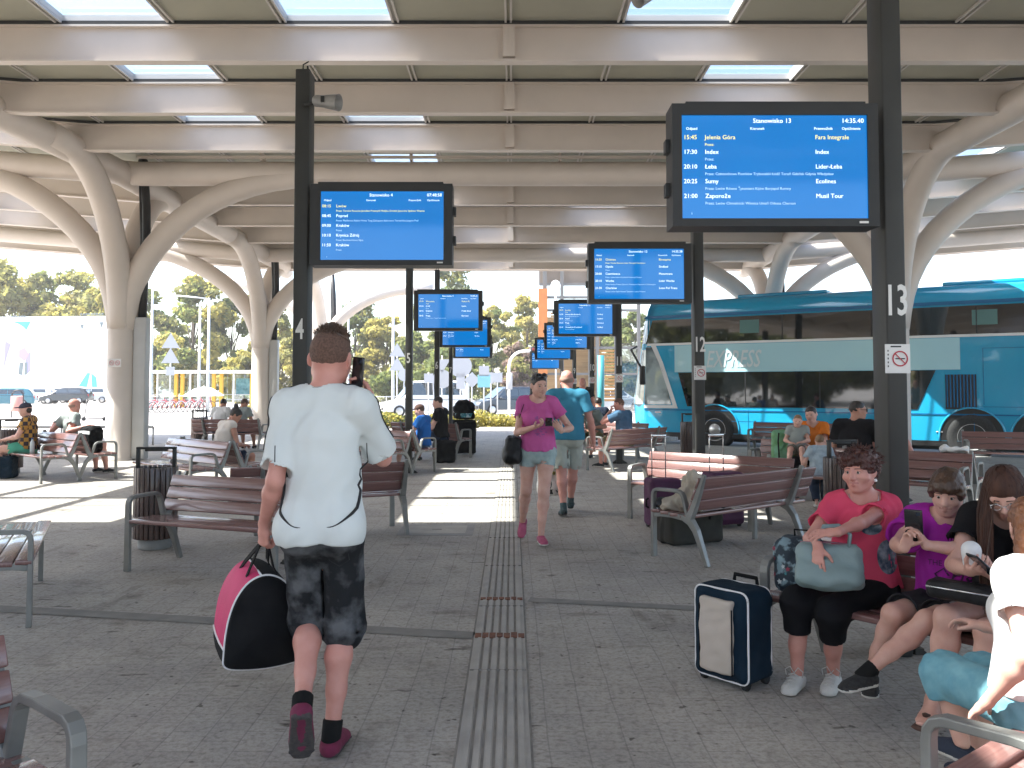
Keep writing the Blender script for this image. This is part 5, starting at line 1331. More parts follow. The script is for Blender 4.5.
# necklace and earring
bvb = BVHTree.FromPolygons([v.co for v in o['body'].vertices], [tuple(p.vertices) for p in o['body'].polygons])
nk = [s.neck + s.cf * (.05 + .03 * math.cos(a)) + s.tr * .075 * math.sin(a) + s.cu * (.012 - .075 * (math.cos(a) > -2) * max(0, math.cos(a)) ** 1.2) for a in [-1.9 + 3.8 * i / 22 for i in range(23)]]
nk = [(lambda q: q[0] + q[1] * .0025)(bvb.find_nearest(Vector(p))) for p in nk]; MB().tube(nk, .0022, 6).build('necklace', CHROME, w4)
for g in (-1, 1): mb = MB(); mb.lathe([(0, -.009), (.008, -.005), (.009, 0), (.006, .007), (0, .009)], hp(s, g * .087, -.005, -.050), 10); mb.build('earring', mat('pearl', (.8, .78, .74), rough=.2), w4)
for g, sd in ((-1, 'L'), (1, 'R')):
    fd, fs, fu = foot_frame(s, sd); an = s.an[sd]; mb = MB()
    for k in range(4): 
        c = an + fd * (.055 + k * .022) - fu * (.002 + k * .011); mb.tube([c - fs * .026 + fu * .004, c + fu * .016, c + fs * .026 + fu * .004], .0035, 5)
    c = an + fd * .045 + fu * .012
    for q in (-1, 1): mb.tube([c, c + fs * q * .02 + fu * .03, c + fs * q * .045 + fu * .012, c + fs * q * .04 - fu * .015], .0025, 5)
    mb.build('shoelace', CANVAS, w4)
# handbag on her lap
HB = mat('grey_teal_leather', (.20, .275, .275), (.165, .235, .24), scale=5, rough=.5, bump=.2, bscale=40)
hb_c = At(829, 566, 4.14); hb = thing('handbag', 'soft grey-teal handbag lying on the lap of the auburn-haired woman', 'bag', hb_c, R(139 + 22))
me = sdf_mesh('bag_body', [rbox((0, 0, 0), (.150, .052, .105), np.array([[1, 0, 0], [0, .88, .47], [0, -.47, .88]]).T, .04, .02), ell((0, .02, -.05), (.14, .07, .055), .04)], .007, [HB], disp=wrinkle(.007, .10, 11)); link('bag_body', me, hb)
mb = MB()
for y in (-.02, .03): mb.tube([(-.09, y - .03, .085), (-.10, y - .05, .15), (-.05, y - .07, .185), (.02, y - .06, .18), (.06, y - .04, .09)], .008, 8)
mb.build('handle', HB, hb); MB().tube([(-.13, -.045, .10), (0, -.05, .105), (.13, -.045, .10)], .004, 6).build('zip', mat('zip_pink', (.4, .16, .22)), hb)

# ---------- the boy with the phone
C_PURP = cloth('magenta_tee', (.36, .022, .33), .9, bump=.15); C_DSHORT = cloth('charcoal_shorts', (.030, .030, .034), .8, bump=.2); BLKSHOE = mat('shoe_black_knit', (.014, .014, .015), (.03, .03, .03), scale=60, rough=.9, bump=.5, bscale=300)
b5 = person('boy in a magenta tee and dark shorts bent over a black phone', (2.085, 4.08), 133)
aR = loc_of(b5, G(862, 708)); aL = loc_of(b5, G(841, 708))
s = skeleton(1.45, (0, 0, .480), lean=-5, bend=14, twist=10, htwist=2, wid=.88, head=(2, -17, -3), hscale=1.06,
             legs={'R': dict(an=(aR[0], aR[1] - .03, .080), fd=(-.45, 1, 0), kn=LW(b5, 868, 620, 3.83)), 'L': dict(an=LW(b5, 846, 690, 3.80), fd=(.5, 1, -.08), kn=LW(b5, 895, 630, 3.68))},
             arms={'R': dict(wr=LW(b5, 904, 548, 3.80), hint=(1, .1, -.9), hd=(-.35, .1, .9), pn=(-.6, .3, .2), curl=[.7, .75, .8, .8], thumb=.5),
                   'L': dict(wr=LW(b5, 926, 545, 3.78), hint=(-1, .1, -.9), hd=(.45, .2, .85), pn=(.7, .3, .1), curl=[.6, .6, .65, .7], thumb=.5)})
o = dress(b5, s, .0055, SK_FAIR, LIPS2, True, True, top=dict(m=C_PURP, sleeve=.72, hem=-.02, off=.016, loose=.026, neck=.056, seed=31, amp=.006, flare=.028),
          low=dict(m=C_DSHORT, gap=False, frac=.80, off=.012, flare=.022, top=.06, seed=32, amp=.004), shoes=dict(m=[BLKSHOE, RUB_W]), socks=(cloth('black_sock', (.015, .015, .015)), .05),
          hair=[dict(spec=[('e', (0, -.014, .036), (.087, .106, .096), .02), ('e', (0, .066, .052), (.064, .042, .042), .03), ('e', (-.066, .03, .02), (.026, .045, .05), .02), ('e', (.066, .03, .02), (.026, .045, .05), .02), ('b', (0, .12, -.068), (.060, .055, .095), .03, .012, 's'), ('h', (0, -.02, -.055), (0, .25, -1), .015)], m=HAIR_BR, amp=.0035, wl=.022, res=.005)])
eyes(s, b5, MATS['iris_brown'], lash=HAIR_DK); brows(s, o['body'], b5, HAIR_BR)
bvt = BVHTree.FromPolygons([v.co for v in o['top'].vertices], [tuple(p.vertices) for p in o['top'].polygons])
def text_on(bv, mb, body, size, c, right, up, m=0, push=.002, **k):
    vs, fs = text_mesh(body, size, 'CENTER', res=1, **k); r, u = Vector(right), Vector(up); d = -r.cross(u).normalized(); out = []
    for x, y, z in vs:
        h = bv.ray_cast(Vector(c) + r * x + u * y - d * .5, d)[0]
        out.append((h if h is not None else Vector(c)) - d * push)
    mb.add(out, fs, m)
mb = MB(); tr_, tu_ = Vector(s.tr), Vector(s.tu); cc = s.waist - s.tu * .012 - s.tr * .01
INK = mat('dark_print', (.05, .008, .06), rough=.9)
text_on(bvt, mb, 'THE GREAT', .036, cc + s.tu * .105, -tr_, tu_); text_on(bvt, mb, 'Orig', .095, cc + s.tu * .052 - s.tr * .01, -tr_, tu_, shear=.3); text_on(bvt, mb, 'inal', .07, cc - s.tu * .005 - s.tr * .03, -tr_, tu_, shear=.3); text_on(bvt, mb, 'MUSIC', .046, cc - s.tu * .048 - s.tr * .02, -tr_, tu_, offs=.001)
mb.build('shirt_print', INK, b5)
bvl = BVHTree.FromPolygons([v.co for v in o['low'].vertices], [tuple(p.vertices) for p in o['low'].polygons])
KM = mat('pale_grey_stripe', (.42, .43, .45), rough=.8); mb = MB()
kn, h_ = s.kn['L'], s.hp['L']; ax = nrm(kn - h_); c = h_ + (kn - h_) * .62; outv = nrm(A(-.75, -.1, .5)); up_ = -ax; rt_ = nrm(np.cross(up_, outv))
def bar(p, q):
    ps = [p + (q - p) * i / 6 for i in range(7)]; pr = [bvl.ray_cast(Vector(x + outv * .4), -Vector(outv))[0] for x in ps]
    pr = [Vector(x) + Vector(outv) * .0015 for x in pr if x is not None]
    if len(pr) > 2: mb.tube(pr, 1, flat=(.011, .002), up=tuple(outv))
bar(c - rt_ * .03 + up_ * .045, c - rt_ * .03 - up_ * .045); bar(c - rt_ * .03, c + rt_ * .04 + up_ * .045); bar(c - rt_ * .03, c + rt_ * .04 - up_ * .045)
mb.build('short_mark', KM, b5)
pt = (s.palm['R'][0] + s.palm['L'][0]) / 2 + A(0, -.01, .035)
phone('black phone held upright in both hands by the boy in magenta', wld(b5, pt), wdir(b5, (1, .25, 0)), wdir(b5, (0, .25, 1)), size=(.074, .15, .011))

# ---------- the long-haired person next to him
C_BLK = cloth('black_tee', (.014, .013, .015), .8, bump=.15)
g6 = person('long brown-haired person in black with bare legs and flip-flops looking down at a phone', (2.245, 3.84), 133)
aR = loc_of(g6, G(930, 716)); 
s = skeleton(1.60, (0, 0, .490), lean=2, bend=18, twist=8, fem=True, wid=.98, head=(4, -34, 4), hscale=1.02,
             legs={'R': dict(an=LW(g6, 933, 700, 3.72), fd=(-.1, 1, 0), kn=LW(g6, 925, 620, 3.58)), 'L': dict(an=LW(g6, 985, 706, 3.55), fd=(-.1, 1, 0), kn=LW(g6, 970, 636, 3.50))},
             arms={'R': dict(wr=LW(g6, 970, 571, 3.52), hint=(.8, -.5, -.6), hd=(-.5, .5, .2), pn=(-.4, 0, .9), curl=.7, thumb=.5), 'L': dict(wr=LW(g6, 994, 576, 3.50), hint=(-.8, -.5, -.6), hd=(.6, .45, .35), pn=(.4, 0, .9), curl=.7, thumb=.5)})
HAIR_LB = mat('hair_long_brown', (.032, .013, .009), (.075, .032, .020), scale=40, rough=.6, spec=.25, bump=.5, bscale=150, stretch=(1, 1, .08))
o = dress(g6, s, .006, SK_FAIR, LIPS2, True, True, top=dict(m=C_BLK, sleeve=.55, hem=-.01, off=.014, loose=.018, neck=.055, seed=41, amp=.004),
          low=dict(m=C_BLK, gap=False, frac=.34, off=.010, flare=.012, top=.06, seed=42, amp=.003),
          hair=[dict(spec=[('e', (0, -.014, .034), (.084, .105, .094), .02), ('b', (0, .12, -.07), (.052, .065, .105), .03, .015, 's'), ('h', (0, -.02, -.06), (0, .15, -1), .015)], m=HAIR_LB, amp=.002, wl=.02, res=.005)])
eyes(s, g6, MATS['iris_brown'], lash=HAIR_DK); brows(s, o['body'], g6, HAIR_BR)
# long locks: fall from the parting over the shoulders
g_ = np.random.default_rng(9); mb = MB()
for i in range(420):
    a = g_.uniform(-2.75, 2.75)                                            # round the head, leaving the face open
    if abs(a) < .50: continue
    d = A(math.sin(a), math.cos(a), 0); rr = g_.uniform(.93, 1.05)
    p0 = A(d[0] * .02, -.01 + d[1] * .03, .126 + g_.uniform(-.004, .003)); p1 = A(d[0] * .066 * rr, -.014 + d[1] * .085 * rr, .088); p2 = A(d[0] * .092 * rr, -.014 + d[1] * .102 * rr, .01)
    h0 = [hp(s, *p0), hp(s, *p1), hp(s, *p2)]
    L_ = g_.uniform(.26, .50) if d[0] * 1 != 0 else .4
    q = h0[-1].copy(); outd = nrm(s.hr * d[0] * .5 + s.hf * d[1] * .5)
    fwd = s.cf * (.35 + .35 * g_.uniform() if d[1] > -.35 else -.25)
    for k in range(1, 6):
        q = q + (A(0, 0, -1) * 1.0 + fwd * (.30 if k < 3 else .05) + outd * (.18 if k < 2 else -.04) + g_.normal(size=3) * .03) * L_ / 5
        h0.append(q.copy())
    mb.tube(h0, [.0022, .0045, .005, .005, .005, .0045, .0035, .0015], 5, cap=False)
mb.build('hair_locks', HAIR_LB, g6)
# spectacles
mb = MB()
for g in (-1, 1): mb.tube([hp(s, g * .031 + .022 * math.cos(a), .100, -.006 + .017 * math.sin(a)) for a in [2 * math.pi * i / 16 for i in range(17)]], .0016, 6); mb.tube([hp(s, g * .053, .098, -.002), hp(s, g * .078, .0, .004)], .0014, 5)
mb.tube([hp(s, -.009, .101, -.003), hp(s, .009, .101, -.003)], .0016, 5)
sp = link('spectacles', mb.mesh('spectacles', CHROME)); sp.location = g6.location; sp.rotation_euler = g6.rotation_euler; tag(sp, 'thin metal spectacles on the face of the long-haired person', 'spectacles')
FLIP = mat('brown_flipflop', (.10, .05, .035), (.07, .035, .025), scale=12, rough=.8)
for sd in ('L', 'R'):
    fd, fs, fu = foot_frame(s, sd); an = s.an[sd]; c = an - fu * .076
    me = sdf_mesh('sandal', [cap(c - fd * .05, c + fd * .16, .012, .012, .005, 'u', fs, 3.2, 3.9), cap(c + fd * .05 - fs * .042 + fu * .02, c + fd * .115 + fu * .045, .009, .009, .01), cap(c + fd * .05 + fs * .042 + fu * .02, c + fd * .115 + fu * .045, .009, .009, .01)], .006, [FLIP]); link('sandal', me, g6)
phone('phone in the right hand of the long-haired person in black', wld(g6, s.palm['R'][0] + A(-.03, .03, .025)), wdir(g6, (-.8, .6, 0)), wdir(g6, (.3, .5, .5)))
mo = thing('white_handset', 'small white rounded device held by the long-haired person', 'device', wld(g6, s.palm['L'][0] + A(.015, .02, .05)))
me = sdf_mesh('shell', [rbox((0, 0, 0), (.03, .03, .05), None, .022, .01), ell((0, 0, .02), (.034, .034, .04), .02)], .005, [PHW]); link('shell', me, mo); MB().box((0, -.03, .01), (.02, .008, .04)).build('key_panel', PHB, mo)
cl = thing('clutch_bag', 'black clutch bag lying on the bare thighs of the long-haired person', 'bag', At(966, 592, 3.60), R(133))
me = sdf_mesh('bag_body', [rbox((0, 0, 0), (.15, .06, .04), None, .03, .02)], .008, [BLEATH], disp=wrinkle(.005, .1, 2)); link('bag_body', me, cl); MB().tube([(-.14, .058, .012), (.14, .058, .012)], .004, 6).build('zip', CHROME, cl)

# ---------- the sunlit person at the right edge
C_W2 = cloth('white_tee', (.74, .73, .72), .96, bump=.12); JEANS = mat('sky_jeans', (.125, .32, .40), (.19, .41, .48), scale=16, rough=.9, bump=.3, bscale=300, detail=6)
g7 = person('sunlit person in white tee and light blue cropped jeans at the right edge', (1.745, 2.86), 16)
s = skeleton(1.50, (0, 0, .470), lean=-2, bend=8, side=6, fem=True, wid=.95, head=(-30, -12, 0), legs={'L': dict(an=LW(g7, 962, 742, 3.12), fd=(-.1, 1, 0), kn=LW(g7, 956, 679, 3.14)), 'R': dict(an=(.12, .40, .078), fd=(.1, 1, 0), hint=(.1, .5, 1))},
             arms={'L': dict(wr=(-.225, -.01, .50), hint=(-.25, -1, 0), hd=(-.1, .7, -.7), pn=(.3, 0, -1), curl=.5), 'R': dict(wr=(.12, .34, .62), hint=(.5, -.6, -1), hd=(-.3, .8, .1), pn=(-.3, 0, -1), curl=.5)})
o = dress(g7, s, .006, SK_FAIR, LIPS2, True, True, top=dict(m=C_W2, sleeve=.50, hem=.03, off=.012, loose=.018, neck=.058, seed=51, amp=.004),
          low=dict(m=JEANS, gap=False, frac=1.34, off=.012, flare=.014, top=.055, seed=52, amp=.004), shoes=dict(m=[mat('navy_canvas', (.02, .028, .05), rough=.85), RUB_W]),
          hair=[dict(spec=[('e', (0, -.014, .034), (.086, .106, .096), .02), ('c', (0, -.07, 0), (0, -.085, -.16), .06, .045, .03), ('c', (-.05, -.05, -.05), (-.08, -.03, -.20), .035, .02, .03), ('b', (0, .12, -.06), (.07, .065, .11), .03, .02, 's')], m=mat('hair_copper', (.17, .065, .03), (.27, .11, .05), scale=40, rough=.45, bump=.5, bscale=150, stretch=(1, 1, .1)), amp=.004, wl=.02)])
ST = mat('white_stitch', (.55, .6, .62), rough=.9)
bvl = BVHTree.FromPolygons([v.co for v in o['low'].vertices], [tuple(p.vertices) for p in o['low'].polygons])
pts = [bvl.find_nearest(Vector(s.pel + A(*p))) for p in ((-.06, -.16, .09), (-.062, -.16, .0), (-.10, -.14, -.02), (-.14, -.10, .0), (-.15, -.08, .085))]; MB().tube([q[0] + q[1] * .001 for q in pts], .0022, 5).build('pocket_seam', ST, g7)
# ------------------------------------------------------------------ people farther off
def sitter(label, xy, rz, H, top, low, hairspec, hair_m, fem=False, res=.010, skin=SK_FAIR, lean=-4, bend=12, twist=0, head=(0, -5, 0), arms=None, legs=None, pz=None, frac=.8, shoe_m=None, wid=1.0, sleeve=.6, face=False, hscale=1.0, eye=False):
    p = person(label, xy, rz); pz = pz or (.41 + .052 * H)
    kl = .50 * H / 1.75
    s = skeleton(H, (0, 0, pz), lean=lean, bend=bend, twist=twist, fem=fem, wid=wid, head=head, hscale=hscale,
                 legs=legs or {'R': dict(an=(.13, kl, .08), fd=(.15, 1, 0), hint=(.1, .4, 1)), 'L': dict(an=(-.12, kl - .06, .08), fd=(-.15, 1, 0), hint=(-.1, .4, 1))},
                 arms=arms or {'R': dict(wr=(.12, .30, pz + .14), hint=(.7, -.6, -.5), hd=(-.4, .9, -.1), pn=(0, 0, -1), curl=.5), 'L': dict(wr=(-.12, .30, pz + .14), hint=(-.7, -.6, -.5), hd=(.4, .9, -.1), pn=(0, 0, -1), curl=.5)})
    o = dress(p, s, res, skin, LIPS2, face, True, top=dict(m=top, sleeve=sleeve, hem=-.01, off=.013, loose=.018, seed=int(abs(xy[0]) * 100), amp=.005), low=dict(m=low, gap=False, frac=frac, off=.012, flare=.016, top=.05, amp=.003),
              shoes=dict(m=[shoe_m or BLKSHOE, RUB_W], res=.008), hair=[dict(spec=h, m=hair_m, amp=.003, wl=.03, res=.009) for h in hairspec])
    if eye: eyes(s, p, MATS['iris_brown'])
    return p, s, o
BUN = SHORT + [('c', (0, -.06, .12), (0, -.075, .15), .04, .035, .02)]
BALD = [('e', (0, -.02, .004), (.0785, .094, .062), .02), ('b', (0, .10, -.02), (.10, .085, .12), .05, .02, 's'), ('h', (0, 0, .03), (0, 0, 1), .02), ('h', (0, -.02, -.045), (0, .3, -1), .02)]
STUB = mat('hair_grey_stubble', (.30, .19, .15))
def plaid():
    m = bpy.data.materials.new('checked_cotton'); m.use_nodes = True; nt = m.node_tree; b = nt.nodes['Principled BSDF']; tc = nt.nodes.new('ShaderNodeTexCoord')
    ck = nt.nodes.new('ShaderNodeTexChecker'); ck.inputs['Scale'].default_value = 15; ck.inputs[1].default_value = (.42, .22, .04, 1); ck.inputs[2].default_value = (.03, .02, .03, 1)
    nt.links.new(tc.outputs['Object'], ck.inputs[0]); nt.links.new(ck.outputs[0], b.inputs['Base Color']); b.inputs['Roughness'].default_value = .85; return m
C_GREY = cloth('grey_tee', (.30, .33, .32), .9); C_MINT = cloth('mint_shorts', (.10, .42, .30), .85); C_NAVY = cloth('navy', (.025, .035, .06), .85); C_TANK = cloth('cream_top', (.66, .60, .54), .95)
C_ROYAL = cloth('royal_blue_tee', (.02, .12, .40), .85); C_ORANGE = cloth('orange_tee', (.72, .20, .03), .9); C_DENIM = cloth('mid_denim', (.07, .12, .19), .8); C_SLATE = cloth('slate_tee', (.07, .14, .23), .85); C_KHAKI = cloth('khaki', (.16, .15, .08), .8); C_GREYG = cloth('grey_green_tee', (.20, .24, .23), .88)
# youth with the baseball cap and checked shirt (left edge)
CAPH = [('e', (0, -.012, .045), (.083, .104, .082), .02), ('h', (0, 0, .028), (0, -.1, -1), .01), ('e', (0, .11, .045), (.06, .07, .010), .02)]
pos = on_bench('ldA', .42, .02)
p, s, o = sitter('youth in a dark cap, checked shirt and mint shorts on the far left bench', (pos.x, pos.y), 104, 1.66, plaid(), C_MINT, [[('e', (0, -.05, -.01), (.076, .062, .075), .02)]], HAIR_DK, lean=-8, bend=14, head=(8, -4, 0), frac=.62, shoe_m=RUB_W, face=True)
link('cap', hair_mesh(s, CAPH, cloth('cap_navy', (.05, .05, .075)), .008, amp=0), p)
tee = mat('white_under', (.68, .67, .65), rough=.9); mb = MB(); bvt = BVHTree.FromPolygons([v.co for v in o['top'].vertices], [tuple(q.vertices) for q in o['top'].polygons])
patch_on(bvt, mb, s.waist + s.tu * .08, -Vector(s.tr), Vector(s.tu), .065, .17, 8, 0, push=.004); mb.build('white_tee', tee, p)
# bald man in grey, arms spread on the backrest, seen from behind
pos = on_bench('ldB', -.22, .03)
sitter('bald man in grey tee seen from behind, arms spread along his bench', (pos.x, pos.y), -38, 1.78, C_GREY, C_NAVY, [BALD], STUB, skin=SK_PINK, lean=-8, bend=6, head=(-4, -4, 0), frac=.9,
       arms={'R': dict(wr=(.50, -.06, .84), hint=(.5, -.4, -.6), pn=(0, 0, -1)), 'L': dict(wr=(-.52, -.10, .86), hint=(-.5, -.4, -.6), pn=(0, 0, -1))})
# woman with the hair bun
pos = on_bench('lmB', -.08, .05)
sitter('woman with dark hair bun and cream top seen from behind, bent forward', (pos.x, pos.y), -42, 1.64, C_TANK, C_NAVY, [BUN], HAIR_DK, fem=True, lean=6, bend=18, head=(-35, -28, 0), sleeve=0, skin=SK_TAN)
# the pair on the small distant bench
for al, lab, hm, tp in ((-.30, 'dark-haired person in pale clothes, left of the pair on the small distant bench', HAIR_DK, C_W2), (.22, 'brown-haired person, right of the pair on the small distant bench', HAIR_BR, C_GREY)):
    pos = on_bench('far', al, .03); sitter(lab, (pos.x, pos.y), -10, 1.66, tp, C_NAVY, [SHORT], hm, res=.014, lean=4, bend=16, head=(-50 if al > 0 else 0, -20, 0), skin=SK_TAN)
# boy in royal blue with his knees drawn up, behind post 5
pos = on_bench('lcB', .10, .0)
p, s, o = sitter('boy in royal blue tee and cap sitting sideways behind post 5', (-1.62, 15.35), 74, 1.58, C_ROYAL, C_DENIM, [SHORT], HAIR_BR, lean=-12, bend=22, head=(14, -12, 0), face=True,
       legs={'R': dict(an=(.10, .50, .50), fd=(.1, 1, .1), hint=(.1, .3, 1)), 'L': dict(an=(-.12, .40, .08), fd=(-.1, 1, 0), hint=(-.1, .5, 1))},
       arms={'R': dict(wr=(.10, .34, .64), hint=(.6, -.5, -.6), pn=(0, 0, -1)), 'L': dict(wr=(-.14, .32, .62), hint=(-.7, -.5, -.6), pn=(0, 0, -1))})
link('cap', hair_mesh(s, CAPH, cloth('cap_brown', (.10, .06, .05)), .008, amp=0), p)
mb = MB(); bvt = BVHTree.FromPolygons([v.co for v in o['top'].vertices], [tuple(q.vertices) for q in o['top'].polygons])
for k in range(3): patch_on(bvt, mb, s.chest + s.tu * .0 + s.tr * (-.06 + .06 * k), -Vector(s.tr), Vector(s.tu), .022, .024, 3, 0, push=.004)
mb.build('chest_print', C_W2, p)
# man in black next to the stacked luggage
p, s, o = sitter('man in a black tee with a white emblem sitting beside the stacked black luggage', (-1.45, 17.3), 74, 1.80, C_BLK, C_NAVY, [CROP], HAIR_DK, lean=-4, bend=10, head=(10, -4, 0), face=True, frac=.95)
mb = MB(); bvt = BVHTree.FromPolygons([v.co for v in o['top'].vertices], [tuple(q.vertices) for q in o['top'].polygons])
patch_on(bvt, mb, s.chest + s.tr * -.03, -Vector(s.tr), Vector(s.tu), .035, .045, 4, 0, push=.004, shape='disc'); mb.build('chest_emblem', C_W2, p)
# man on the red bench
pos = on_bench('red', -.02, .06)
sitter('cropped-haired man in a slate blue tee on the red bench, seen from behind', (pos.x, pos.y), 52, 1.78, C_SLATE, C_KHAKI, [CROP], HAIR_BUZZ, skin=SK_PINK, lean=2, bend=10, head=(18, -6, 0), frac=.9,
       arms={'L': dict(wr=(-.16, .20, 1.06), hint=(-.6, .2, -1), hd=(.4, .0, 1), pn=(.8, -.4, 0), curl=.8), 'R': dict(wr=(.14, .30, .62), hint=(.6, -.5, -.5), pn=(0, 0, -1))})
pos = on_bench('redfar', .34, .05)
sitter('person in a grey-green tee leaning forward on the bench beyond the red one', (pos.x, pos.y), 150, 1.74, C_GREYG, C_KHAKI, [SHORT], HAIR_DK, skin=SK_TAN, lean=20, bend=22, head=(-20, -18, 0), res=.012, frac=.95)
sitter('dark-haired person in navy sitting with back turned just right of post 10', (1.95, 19.3), -8, 1.72, C_NAVY, C_NAVY, [SHORT], HAIR_DK, skin=SK_TAN, lean=4, bend=10, res=.012)
# standing man far away
p = person('standing man in a black and yellow-green tee beyond the benches, left of post 10', (1.75, 21.0), 165)
s = skeleton(1.76, (0, 0, .93), head=(0, 0, 0), legs={'R': dict(an=(.10, 0, .08)), 'L': dict(an=(-.10, .05, .08))}, arms={'R': dict(wr=(.20, .22, 1.0), hint=(.6, -.8, -.4), pn=(0, 0, -1)), 'L': dict(wr=(-.27, .03, .86), hint=(-.4, -1, 0), pn=(1, 0, 0))})
dress(p, s, .013, SK_PINK, LIPS2, True, True, top=dict(m=cloth('black_green_print', (.012, .012, .012), 1, fac=(.56, .60), scale=9) if 0 else mat('black_green_print', (.012, .013, .012), (.30, .36, .03), scale=7, rough=.85, fac=(.58, .62)), sleeve=.6, hem=-.04, seed=3), low=dict(m=C_NAVY, frac=.9), shoes=dict(m=[BLKSHOE, RUB_B], res=.010), hair=[dict(spec=BALD, m=STUB, amp=0, res=.012)])
# mother and child
pos = on_bench('mum', -.02, .05)
m_, sm, o = sitter('mother in an orange tee with dark hair tied back, a small boy on her lap', (4.18, 11.86), 150, 1.66, C_ORANGE, C_BLK, [SHORT], HAIR_DK, fem=True, lean=-4, bend=8, twist=10, head=(-18, -6, 6), face=True, eye=True, res=.008, frac=1.3, wid=1.05,
       arms={'R': dict(wr=(.10, .36, .66), hint=(.8, -.4, -.5), hd=(-.8, .4, 0), pn=(-.3, -.8, .1), curl=.4), 'L': dict(wr=(-.06, .36, .68), hint=(-.8, -.4, -.5), hd=(.9, .3, 0), pn=(.3, -.8, .1), curl=.4)})
c_ = person('small boy in a grey tee sitting on the lap of the mother in orange', tuple(wld(m_, (.15, .26, 0)))[:2], 158)
s = skeleton(.98, (0, 0, .66), lean=-6, bend=10, head=(4, -4, -6), hscale=1.28, legs={'R': dict(an=(.10, .34, .46), fd=(.1, 1, -.4), hint=(0, .3, 1)), 'L': dict(an=(-.08, .34, .46), fd=(-.1, 1, -.4), hint=(0, .3, 1))},
             arms={'R': dict(wr=(.08, .17, .75), hint=(.7, -.4, -.5), hd=(-.7, .4, 0), pn=(0, 0, -1), curl=.6), 'L': dict(wr=(-.06, .18, .76), hint=(-.7, -.4, -.5), hd=(.7, .4, 0), pn=(0, 0, -1), curl=.6)})
o = dress(c_, s, .007, SK_FAIR, LIPS2, True, True, top=dict(m=C_GREY, sleeve=.6, hem=0, off=.010, loose=.012, seed=4, amp=.003), low=dict(m=cloth('beige_shorts', (.30, .28, .24)), frac=.85, off=.010, flare=.014), shoes=dict(m=[RUB_W, RUB_W], res=.006), hair=[dict(spec=CROP, m=mat('hair_sandy', (.16, .09, .045), (.24, .14, .07), scale=40, rough=.6), amp=.001, res=.006)], hk=dict(smile=1))
eyes(s, c_, MATS['iris_brown'])
# toddler seen from behind, standing by the bin
t_ = person('toddler in pale blue top and dark trousers standing behind a slatted bin', (3.86, 10.7), -15)
s = skeleton(.94, (0, 0, .46), lean=4, head=(-10, -8, 0), hscale=1.30, legs={'R': dict(an=(.05, .03, .05)), 'L': dict(an=(-.05, -.03, .05))}, arms={'R': dict(wr=(.16, .10, .46), hint=(.5, -1, 0), pn=(-1, 0, 0)), 'L': dict(wr=(-.16, .12, .50), hint=(-.5, -1, 0), pn=(1, 0, 0))})
dress(t_, s, .008, SK_FAIR, LIPS2, True, True, top=dict(m=cloth('pale_blue', (.36, .44, .50), .8, scale=20), sleeve=.75, hem=-.06, off=.014, loose=.014, seed=6, amp=.003), low=dict(m=C_NAVY, frac=1.8, off=.012, flare=.012, amp=.002), shoes=dict(m=[RUB_W, RUB_W], res=.006), hair=[dict(spec=CROP, m=mat('hair_sandy', (.16, .09, .045)), amp=.001, res=.006)])
# man with sunglasses and his neighbour on the bench behind post 13
pos = on_bench('postB', -.56, .05)
p, s, o = sitter('broad man in black tee and sunglasses, back turned, sitting before the coach', (pos.x, pos.y), -32, 1.84, C_BLK, C_DENIM, [CROP], HAIR_DK, skin=SK_TAN, lean=0, bend=8, twist=-6, head=(-56, 0, 0), face=True, wid=1.1, res=.008,
       arms={'R': dict(wr=(.30, .30, .62), hint=(.8, -.5, -.4), pn=(0, 0, -1)), 'L': dict(wr=(-.12, .34, .64), hint=(-.7, -.5, -.5), pn=(0, 0, -1))})
mb = MB()
for g in (-1, 1): mb.lathe([(0, .004), (.026 * s.hs, .003), (.028 * s.hs, 0), (0, -.003)], hp(s, g * .033, .098, .002), 12, frame3(Vector(s.hr), Vector(s.hu))); mb.tube([hp(s, g * .058, .092, .006), hp(s, g * .083, .0, .008)], .0035, 5)
mb.tube([hp(s, -.012, .102, .006), hp(s, .012, .102, .006)], .003, 5)
sg = link('sunglasses', mb.mesh('sunglasses', PHB)); sg.location = p.location; sg.rotation_euler = p.rotation_euler; tag(sg, 'dark sunglasses on the broad man in black before the coach', 'sunglasses')
pos = on_bench('postB', -.14, .05)
sitter('person in a white sleeveless top hidden behind post 13, next to the man in black', (pos.x, pos.y), -32, 1.58, C_W2, C_DENIM, [SHORT], HAIR_BR, fem=True, sleeve=0, skin=SK_PINK, head=(30, -20, 0), lean=10, bend=18, res=.010)
# ------------------------------------------------------------------ luggage
NYL = mat('black_nylon', (.007, .007, .008), (.012, .012, .013), scale=10, rough=.85, spec=.12, bump=.3, bscale=300); FUCH = mat('fuchsia_nylon', (.62, .012, .13), (.55, .01, .11), scale=6, rough=.7, bump=.2, bscale=300); PIPW = mat('white_piping', (.72, .70, .70), rough=.6)
# sports bag in the man's left hand: a rounded end panel faces the camera
hnd = wld(m1, (S1.tips['L'][1] + S1.tips['L'][2] + S1.palm['L'][0] * 2) / 4)
sb = thing('sports_bag', 'black and fuchsia sports bag with white piping carried by the man in white', 'bag', (hnd.x - .015, hnd.y, hnd.z - .045), R(25))
